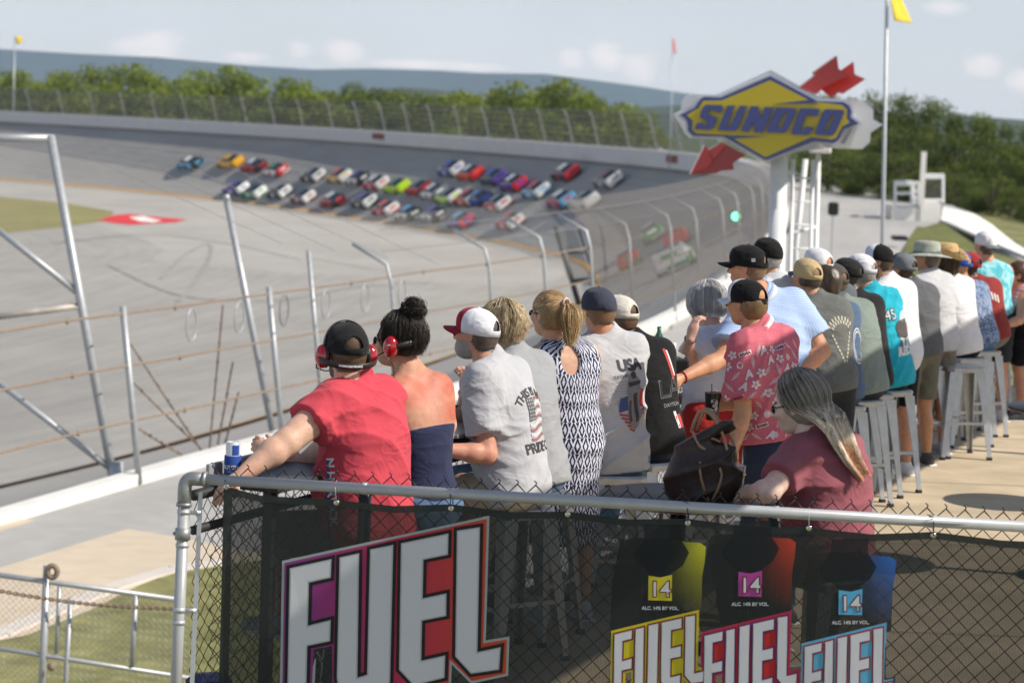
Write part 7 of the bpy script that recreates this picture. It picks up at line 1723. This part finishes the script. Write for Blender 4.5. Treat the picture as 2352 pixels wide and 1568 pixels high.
hat(P21, None, .13, .085, None, -.01, 'straw_hat', up=.10, m=straw); drape_hair(P21, 420, (.07, .05, .03), (.2, .14, .08), .22, 31, r=.003, off=.02, curl=.006, low=1.8); seat_under(P21, 24, 'grey metal bar stool under the woman in the straw hat')
P22 = simple('person in a blue patterned shirt and royal blue cap near the far end', 21.4, 2248, (2213, 655), (2203, 608), 42, 50, g=1.0, shirt='polo', shirtmat=blotch('blue_pattern', (.05, .09, .20), (.30, .37, .50), 26, dist=2.5), skin=TAN, seed=61, lower='jeans', lowercol=(.09, .17, .30), arms={-1: 'lap', 1: 'lap'})
cap(P22, (.03, .09, .40), (.03, .09, .40), (.30, .02, .02)); seat_under(P22, 24, 'grey metal bar stool under the blue patterned shirt')
P23 = simple('person in a brick red jersey with cream lettering, at the far end of the row', 21.9, 2272, (2240, 648), (2226, 610), 30, 40, g=1.05, shirt='tee', shirtcol=(.24, .035, .03), skin=TAN, seed=63, sleeve=.95, arms={-1: 'lap', 1: 'lap'}, stub=(.06, .04, .03), lower='jeans', lowercol=(.15, .14, .12))
cap(P23, (.35, .03, .03), (.35, .03, .03), (.35, .03, .03))
for k in range(7): decal(P23, 'print_mark', [(-.11 + k * .028, .08 - k * .02), (-.10 + k * .028, .15 - k * .02), (-.085 + k * .028, .15 - k * .02), (-.095 + k * .028, .08 - k * .02)], [(0, 1, 2, 3)], P23.ch, 1, p_white)
P24 = simple('man standing in a turquoise tie-dye tank top with white cap worn backwards', 22.4, 2284, (2268, 607), (2262, 562), 18, 30, stand=True, pz=.99, g=1.06, sw=.2, shirt='tank', shirtmat=blotch('tie_dye', (.09, .46, .55), (.36, .66, .70), 14, (1, 1, .6), 1.5), skin=(.56, .29, .19), seed=65, arms={-1: ((2218, 668, 22.2), (2236, 712, 21.9)), 1: 'lap'}, lowercol=(.03, .035, .04), stub=(.12, .08, .05), h=.0135, group='standing spectators', hem=.05)
cap(P24, (.7, .7, .72), (.7, .7, .72), (.17, .19, .21), back=True, gap=False)
P25 = simple('woman in sunglasses and a red striped tank top facing left at the right edge', 22.6, 2352, (2346, 674), (2336, 632), 82, 92, stand=True, pz=.93, g=1.0, sw=.17, shirt='tank', shirtmat=check_mat('red_stripe', (.34, .09, .12), (.55, .40, .44), .035, .5), skin=(.50, .25, .16), seed=67, bust=1, arms={-1: ((2342, 735, 22.2), (2305, 748, 22.0)), 1: ((2352, 735, 22.8), (2312, 748, 22.6))}, lowercol=(.013, .013, .015), h=.013, hh=.008, group='standing spectators')
hair_cap(P25, (.07, .03, .02), .014, -.06, .03, .004); sunglasses(P25, (.02, .05, .08), (.02, .10, .12))
P26 = simple('person in a red top beyond the tank-top man at the far right', 24.5, 2318, (2312, 690), (2306, 655), 30, 60, g=1.0, shirt='tee', shirtcol=(.45, .02, .03), skin=TAN, seed=69, arms={-1: 'lap', 1: 'lap'}, stub=(.05, .04, .03))
# empty stools on the right
def stool_px(x, ytop, rz, label):
    d = None
    for dd in np.arange(14, 27, .05):
        if d is None or abs(at(x, ytop, dd).z - .76) < abs(at(x, ytop, d).z - .76): d = dd
    p = at(x, ytop, d); stool(p.x, p.y, rz, label)
stool_px(2208, 838, 12, 'empty metal bar stool standing out in front, nearest on the right')
stool_px(2222, 802, 20, 'empty metal bar stool just behind the nearest one on the right')
stool_px(2262, 768, 24, 'empty metal bar stool third from the front on the right')
stool_px(2290, 752, 24, 'empty metal bar stool close behind the tank-top man, right')
stool_px(1948, 906, 24, 'metal bar stool right behind the long-haired woman in maroon')
stool_px(2110, 836, 20, 'empty metal bar stool behind the camouflage shorts')

# round tables
def round_table(x, y, label, z=1.05, r=.38):
    t = empty('bar_table', (x, y, 0), 0, label, 'table', 'round black bar tables'); b_ = MB(); b_.lathe([(r - .02, z - .03), (r, z - .02), (r, z - .006), (r - .008, z)], n=40); o = b_.build('tabletop', mat('black_laminate', (.022, .022, .024), .5, 0, .1), t)
    smooth_by_angle(o, 40); b_ = MB(); b_.lathe([(.04, .03), (.036, z - .02)], n=14); b_.build('pole', blackplastic, t, True); b_ = MB(); b_.lathe([(.27, 0), (.27, .012), (.08, .04), (.03, .06)], n=28); b_.build('base', blackplastic, t, True); return t
q = atxz(1560, 1.05, 10.75); round_table(q.x, q.y, 'round black bar table behind the banner carrying the brown shoulder bag', r=.36)
q = atxz(2462, 1.05, 14.7); round_table(q.x, q.y, 'round black bar table cut by the right edge of the picture')
q = onz(2290, 1152, 0); off_ = Vector((SUND.x, SUND.y, 0)) * (1.05 / SUND.z); round_table(q.x + off_.x, q.y + off_.y, 'round black bar table outside the right edge that throws an oval shadow', r=.40)
# brown bag
bg_ = empty('shoulder_bag', tuple(atxz(1614, 1.052, 10.55)), R(-12), 'slouchy dark brown monogram shoulder bag with pale leather straps on the round table', 'bag'); bg_.scale = (.97, 1, 1.30); bagm = mat('brown_canvas', (.035, .022, .017), .55, 0, .35, 55, bump=.15, bscale=90); strapm = mat('pale_leather', (.32, .20, .12), .5, 0, .12, 20)
s_ = SDF(); s_.add(sd_el((0, 0, .10), (.145, .085, .11)), .05); s_.add(sd_el((-.06, 0, .07), (.10, .08, .08)), .05); s_.add(sd_ec((0, 0, .12), (.02, 0, .235), .115, .085, np.eye(3), .5), .06); s_.cut(sd_el((.03, 0, .29), (.075, .03, .12)), .02); s_.disp(folds(91, .014, (.3, .2, 1))); s_.plane((0, 0, .0), (0, 0, -1)); s_.plane((.0, 0, .25), (-.45, 0, 1)); V, Q = s_.mesh(.007); bag_o = vq_mesh('body', [(V, Q)], bagm, bg_)
bgb = BVHTree.FromPolygons([tuple(v) for v in V], [tuple(int(i) for i in q_) for q_ in Q])
def on_bag(x, z, push=.003):
    h_ = bgb.ray_cast(Vector((x, -.5, z)), Vector((0, 1, 0)))[0]; return (h_ if h_ is not None else Vector((x, -.02, z))) + Vector((0, -push, 0))
def strap(pts, w=.008, nm='strap'):
    P_ = catmull([pts[0]] + pts + [pts[-1]], .012); b_ = MB(); b_.tube([Vector(p) for p in P_], w, 6); b_.build(nm, strapm, bg_, True)
strap([tuple(on_bag(.035, .02)), tuple(on_bag(.01, .07)), tuple(on_bag(-.005, .12)), tuple(on_bag(-.01, .17))], .006); strap([tuple(on_bag(.05, .02)), tuple(on_bag(.075, .06)), tuple(on_bag(.09, .11)), tuple(on_bag(.07, .15))], .006)
strap([(-.06, -.04, .24), (-.03, -.05, .31), (.03, -.04, .30), (.09, -.03, .22), (.12, -.04, .12), (.125, -.03, .03)], .0075, 'handle'); strap([(-.045, .03, .24), (-.01, .03, .315), (.06, .03, .27), (.13, .01, .2), (.145, 0, .1)], .007, 'handle')
strap([(-.055, -.045, .245), (-.02, -.06, .20), (.02, -.055, .185)], .006, 'clasp')
strap([(-.062, -.03, .25), (-.02, -.042, .215), (.03, -.04, .225), (.08, -.03, .21)], .004, 'rim')
oc = empty('drink_cup', tuple(atxz(1687, 1.052, 10.72)), 0, 'clear plastic cup of orange drink on the table between the bag and the jeans', 'cup'); b_ = MB(); b_.lathe([(.032, 0), (.045, .145), (.0465, .147), (.044, .145), (.031, .004)], n=20); b_.build('cup', mat('clear_plastic', (.75, .72, .72), .15, 0, 0, alpha=.35), oc, True); b_ = MB(); b_.lathe([(.030, .004), (.0365, .07)], n=20); b_.build('drink', mat('orange_drink', (.55, .08, .01), .2), oc, True)

# ------------------------------------------------------------------ added unseen beam on the right, shaped to lay shade along the row
p0, p1 = onz(1980, 1140, 0), onz(2352, 930, 0); ud = (p1 - p0).normalized(); S_ = Vector(SUND); tt_ = 5.2; st0 = p0 - ud * 8.6 + S_ * tt_; st1 = p1 + ud * 8 + S_ * tt_
bmn = empty('shadow_beam', (st0.x, st0.y, 0), 0, 'unseen white beam on posts, added right of the deck to shade the row', 'beam'); o_ = Vector(bmn.location)
b_ = MB(); thk = Vector((ud.y, -ud.x, 0)) * .08; q = [st0 - o_, st1 - o_, st1 - o_ + Vector((0, 0, 1.0)), st0 - o_ + Vector((0, 0, 1.0))]; b_.prism(q, None, thk); b_.build('fascia', wpaint, bmn)
for k in (0.02, .5, .98):
    c = (st0 - o_).lerp(st1 - o_, k) + thk; b_ = MB(); b_.tube([Vector((c.x, c.y, 0)), c], .05, 10); b_.build('post', galv, bmn, True)

# ------------------------------------------------------------------ mesh banner
NB = FX.cross(Vector((0, 0, 1))).normalized(); 
if NB.y > 0: NB = -NB
BP = RL + NB * .036 - Vector((0, 0, .03))
def on_banner(x, y, off=0.0):
    r_ = ray(x, y); o = CAMM.translation; t = (BP + NB * off - o).dot(NB) / r_.dot(NB); return o + r_ * t
bn = empty('banner', tuple(on_banner(520, 1568)), 0, 'dark see-through mesh advertising banner with big white slanted lettering tied to the front fence', 'banner'); nb_ = Vector(bn.location)
def ripple(p):
    u = (p - BP).dot(FX); z = p.z; return NB * (.004 * math.sin(u * 5.1 + z * 2) + .0025 * math.sin(u * 13 + 1 + z * 5) * min(1, max(0, (1.12 - z) * 1.2)))
def veilmat(name, c, a, fine=True, var=.05):
    m = bpy.data.materials.new('banner_' + name); m.use_nodes = True; t = m.node_tree; t.nodes.clear(); L = t.links.new; o_ = N(t, 'ShaderNodeOutputMaterial'); p = N(t, 'ShaderNodeBsdfPrincipled'); p.inputs['Base Color'].default_value = (*c, 1); p.inputs['Roughness'].default_value = .6; p.inputs['Specular IOR Level'].default_value = .3
    tr = N(t, 'ShaderNodeBsdfTransparent'); mx = N(t, 'ShaderNodeMixShader'); tc = N(t, 'ShaderNodeTexCoord'); wv = N(t, 'ShaderNodeTexWave', wave_type='BANDS', bands_direction='X', inp={'Scale': 55.0, 'Distortion': .0}); L(tc.outputs['Object'], wv.inputs['Vector'])
    mr = N(t, 'ShaderNodeMapRange', inp={1: 0, 2: 1, 3: a - .08 if fine else a, 4: min(1, a + .08) if fine else a}); L(wv.outputs['Fac'], mr.inputs[0]); L(mr.outputs[0], mx.inputs[0]); L(tr.outputs[0], mx.inputs[1]); L(p.outputs[0], mx.inputs[2]); L(mx.outputs[0], o_.inputs[0])
    sc_ = N(t, 'ShaderNodeBump', inp={'Strength': .25, 'Distance': .002}); L(wv.outputs['Fac'], sc_.inputs['Height']); L(sc_.outputs[0], p.inputs['Normal']); return m
def banner_poly(loops, off, m, name, sub=.06, cols=None, par=None):
    """loops in reference-picture pixels, laid on the banner plane; cut into narrow strips so it follows the ripples"""
    v, t = tri_poly(loops); bm = bmesh.new(); vs = []
    for x, y, _ in v: p = on_banner(x, y, 0); vs.append(bm.verts.new(p))
    for q_ in t:
        try: bm.faces.new([vs[i] for i in q_])
        except Exception: pass
    us = [(p.co - BP).dot(FX) for p in bm.verts]; a = min(us) + sub
    while a < max(us):
        bmesh.ops.bisect_plane(bm, geom=bm.verts[:] + bm.edges[:] + bm.faces[:], plane_co=BP + FX * a, plane_no=FX); a += sub
    for p in bm.verts: p.co = p.co + ripple(p.co) + NB * off - nb_
    me = bpy.data.meshes.new(name)
    for f in bm.faces:
        f.normal_update()
        if f.normal.dot(NB) < 0: f.normal_flip()
    bm.to_mesh(me); bm.free()
    if cols:
        at_ = me.color_attributes.new('col', 'FLOAT_COLOR', 'POINT'); c = np.ones((len(me.vertices), 4), np.float32)
        for i, p in enumerate(me.vertices): c[i, :3] = cols(p.co + nb_)
        at_.data.foreach_set('color', c.ravel())
    return link(name, me, m, par or bn)
top_ = [(514, 1112), (560, 1128), (775, 1146), (900, 1150), (1036, 1152), (1170, 1160), (1304, 1166), (1440, 1178), (1580, 1186), (1720, 1198), (1858, 1208), (2000, 1214), (2144, 1222), (2352, 1232), (2600, 1246)]
rl_y = lambda x: 1098 + (x - 432) * .0578
top_ = [(514, 1116)] + [(x, rl_y(x) + d_) for x, d_ in [(600, 30), (773, 30), (905, 36), (1036, 24), (1170, 34), (1304, 26), (1440, 36), (1580, 26), (1720, 36), (1858, 30), (2000, 38), (2144, 24), (2300, 34), (2600, 30)]]
dark_v = veilmat('mesh_dark', (.014, .019, .019), .85)
banner_poly([top_ + [(2600, 1760), (498, 1760), (508, 1400)]], 0, dark_v, 'mesh_sheet', .04)
hem_v = veilmat('hem', (.020, .027, .026), .90)
banner_poly([top_ + [(x, y + 16) for x, y in top_[::-1]]], .001, hem_v, 'top_hem'); banner_poly([[(514, 1118), (534, 1120), (522, 1760), (498, 1760), (508, 1400)]], .001, hem_v, 'side_hem')
def BZ(x, y): return ((400 + x / 2.583) / 1.0884, (1100 + y / 2.583) / 1.0884)
panel = [(788, 778), (2128, 485), (2105, 1288), (2258, 1263), (2250, 1515), (2010, 1568), (1885, 1445), (1868, 1800), (1100, 1800), (1095, 1345), (1008, 1362), (988, 1800), (772, 1800)]
FL = {'F': [(838, 825), (1108, 765), (1103, 885), (962, 918), (955, 1195), (1103, 1158), (1098, 1295), (952, 1325), (942, 1800), (822, 1800)],
      'U': [(1160, 755), (1287, 727), (1275, 1530), (1338, 1510), (1358, 703), (1508, 672), (1480, 1800), (1180, 1800), (1142, 1530)],
      'E': [(1558, 662), (1865, 598), (1862, 735), (1703, 768), (1697, 1018), (1852, 984), (1850, 1130), (1693, 1162), (1688, 1420), (1843, 1385), (1838, 1530), (1640, 1580), (1545, 1478)],
      'L': [(1920, 580), (2068, 557), (2052, 1362), (2202, 1330), (2192, 1475), (2010, 1502), (1908, 1392)]}
def lerp3(a, b, t): return tuple(a[i] + (b[i] - a[i]) * t for i in range(3))
def grad3(x0, x1, a, b, c):
    P0_, P1_ = on_banner(x0, 1400), on_banner(x1, 1400)
    def f(p):
        q = (p - P0_).dot(P1_ - P0_) / (P1_ - P0_).length_squared; q = min(1, max(0, q)); return lerp3(a, b, q * 2) if q < .5 else lerp3(b, c, q * 2 - 1)
    return f
def attr_veil(name, a):
    m = veilmat(name, (1, 1, 1), a, False); t = m.node_tree; at_ = N(t, 'ShaderNodeAttribute', attribute_name='col'); p = [n for n in t.nodes if n.type == 'BSDF_PRINCIPLED'][0]; t.links.new(at_.outputs['Color'], p.inputs['Base Color']); return m
silv = veilmat('silver', (.36, .42, .42), .88); colv = attr_veil('colour', .86); blk = veilmat('black', (.012, .012, .013), .90); wht = veilmat('white', (.62, .63, .68), .93); slv2 = veilmat('bevel', (.45, .47, .50), .93)
def fuel(T, s, sil, colr, rim_m, edge=True):
    pn = [T(*p) for p in panel]; banner_poly([pn], .0015, sil, 'lettering_border'); banner_poly([[T(*p) for p in offset_poly(panel, -16)]], .003, colv, 'lettering_panel', cols=colr)
    for k, l in FL.items():
        banner_poly([[T(*p) for p in offset_poly(l, 22)]], .0045, rim_m, 'letter_outline'); banner_poly([[T(*p) for p in l]], .006, slv2, 'letter_bevel'); banner_poly([[T(*p) for p in offset_poly(l, -9)]], .0072, wht, 'letter')
fuel(lambda x, y: BZ(x, y), 1, silv, grad3(700, 1150, (.26, .035, .23), (.50, .02, .075), (.62, .07, .012)), blk)
# the three smaller packs
def small(x0, y0, sc_, sh):
    k_ = .3065   # big width 1340 px -> small 410 px in the second enlargement
    def T(x, y): zx = x0 + (x - 788) * k_ * sc_; zy = y0 + (y - 778) * k_ * sc_ * 1.10; return ((1300 + zx / 1.8667) / 1.0884, (1150 + zy / 1.8667) / 1.0884)
    return T
def Z3(x, y): return ((1300 + x / 1.8667) / 1.0884, (1150 + y / 1.8667) / 1.0884)
def gradv(ya, yb, base, col, xa, xb):
    def f(p):
        v = CAMM.inverted() @ p; x = 1176 + F * v.x / -v.z; y = 784 - F * v.y / -v.z
        q = min(1, max(0, (x - xa) / (xb - xa))) * min(1, max(0, (yb - y) / (yb - ya))); return lerp3(base, col, q)
    return f
jugv = attr_veil('jug', .84); lab = lambda n, c: veilmat('label_' + n, c, .90)
for nm_, x0, y0, sx, colr, c_jug, c_lab, sil, rim_ in [('yellow', 425, 795, 1.0, grad3(1300, 1700, (.60, .50, .02), (.62, .52, .02), (.6, .5, .02)), (.62, .60, .03), (.62, .54, .03), veilmat('yellow_edge', (.60, .50, .02), .9), veilmat('red_rim', (.20, .03, .03), .92)),
                                 ('red', 845, 800, 1.03, grad3(1500, 1900, (.50, .02, .03), (.52, .03, .03), (.5, .02, .02)), (.55, .06, .03), (.42, .06, .30), veilmat('magenta_edge', (.38, .03, .10), .9), veilmat('purple_rim', (.14, .02, .12), .92)),
                                 ('blue', 1313, 852, .97, grad3(1700, 2100, (.12, .42, .65), (.12, .42, .65), (.12, .42, .65)), (.04, .16, .55), (.10, .42, .68), veilmat('blue_edge', (.12, .40, .62), .9), veilmat('red_rim2', (.30, .03, .04), .92))]:
    dx = x0 - 425; dy = 0 if nm_ != 'blue' else 66; dy = -20 if nm_ == 'red' else dy
    jug = [(470 + dx, 372 + dy), (560 + dx, 362 + dy), (700 + dx, 364 + dy), (770 + dx, 380 + dy), (840 + dx, 384 + dy), (868 + dx, 402 + dy), (862 + dx, 470 + dy), (850 + dx, 540 + dy), (845 + dx, 730 + dy), (420 + dx, 820 + dy), (430 + dx, 560 + dy), (455 + dx, 440 + dy)]
    ja = Z3(540 + dx, 400); jb = Z3(870 + dx, 400); banner_poly([[Z3(*p) for p in jug]], .0008, jugv, 'jug_print', .03, cols=gradv(Z3(0, 380 + dy)[1], Z3(0, 640 + dy)[1], (.014, .018, .018), c_jug, ja[0] + 70, jb[0] - 10))
    cap_ = [(580 + dx, 300 + dy), (750 + dx, 300 + dy), (752 + dx, 370 + dy), (790 + dx, 430 + dy), (760 + dx, 490 + dy), (700 + dx, 530 + dy), (655 + dx, 542 + dy), (600 + dx, 520 + dy), (545 + dx, 470 + dy), (530 + dx, 432 + dy), (578 + dx, 380 + dy)]
    if nm_ == 'blue': cap_ = [(x - 15, y) for x, y in cap_]
    banner_poly([[Z3(*p) for p in cap_]], .002, veilmat('cap_' + nm_, (.010, .014, .018), .80), 'jug_cap')
    sq_ = [(600 + dx, 538 + dy), (655 + dx, 546 + dy), (710 + dx, 533 + dy), (708 + dx, 655 + dy), (598 + dx, 652 + dy)]; banner_poly([[Z3(*p) for p in sq_]], .003, lab(nm_, c_lab), 'label_square')
    def btext(s, size_px, cx, cy, m_, off, bold=0.0, ital=0.0):
        me = text_mesh(s, size_px, bold=bold, shear=ital)
        for v in me.vertices:
            X, Y = Z3(cx + v.co.x, cy - v.co.y); p = on_banner(X, Y, 0); v.co = p + ripple(p) + NB * off - nb_
        return link('lettering', me, m_, bn)
    btext('14', 104, 654 + dx, 604 + dy, veilmat('maroon', (.16, .02, .03), .92), .0045, 5.0); btext('14', 100, 654 + dx, 604 + dy, wht, .006, .5)
    btext('ALC. 14% BY VOL.', 22, 655 + dx, 690 + dy, wht, .003, .5)
    fuel(small(x0, y0, sx, 0), .3, sil, colr, rim_)
tie = mat('black_zip_tie', (.01, .01, .01), .4)
for xs, ys, kind in [(520, 14, 'tie'), (773, 36, 'wire'), (1036, 34, 'tie'), (1304, 32, 'hole'), (1580, 36, 'tie'), (1858, 32, 'wire'), (2144, 32, 'tie')]:
    y0 = rl_y(xs); g_ = on_banner(xs, y0 + ys, .004) - nb_; b_ = MB(); Mg = Matrix((FX, Vector((0, 0, 1)), NB)).transposed()
    b_.lathe([(.0055, .0), (.0115, .0), (.0115, .003), (.0055, .003)], tuple(g_), 14, M=Mg); b_.build('eyelet', mat('chrome', (.6, .6, .6), .15, 1), bn, True)
    if kind != 'hole':
        up_ = at(xs, y0, 10.2 - (xs - 432) * .000226) - nb_; b_ = MB(); b_.tube([g_ + NB * .004, up_ + NB * .028 + Vector((0, 0, .0)), up_ + Vector((0, 0, .029)), up_ - NB * .028, g_ - NB * .05 + Vector((0, 0, .01))], .0022 if kind == 'tie' else .0013, 5); b_.build('cable_tie' if kind == 'tie' else 'wire_tie', tie if kind == 'tie' else galv, bn, True)
        if kind == 'tie': b_ = MB(); b_.tube([up_ + Vector((-.0, -.02, .02)), up_ + Vector((-.035, -.04, .035))], .0015, 4); b_.build('tie_tail', tie, bn)
# dark blue folded cloth low behind the side fence
fc = empty('folding_chair', tuple(at(480, 1560, 10.6)), R(20), 'dark navy folding chair back low in the corner behind the chain link', 'chair'); b_ = MB(); b_.box((0, 0, -.02), (.20, .10, .10), bev=.03); b_.build('backrest', cloth((.012, .016, .05)), fc); b_ = MB(); b_.tube([(-.09, 0, -.06), (-.09, 0, -.4)], .012, 8); b_.tube([(.09, 0, -.06), (.09, 0, -.4)], .012, 8); b_.build('frame', galv, fc, True)
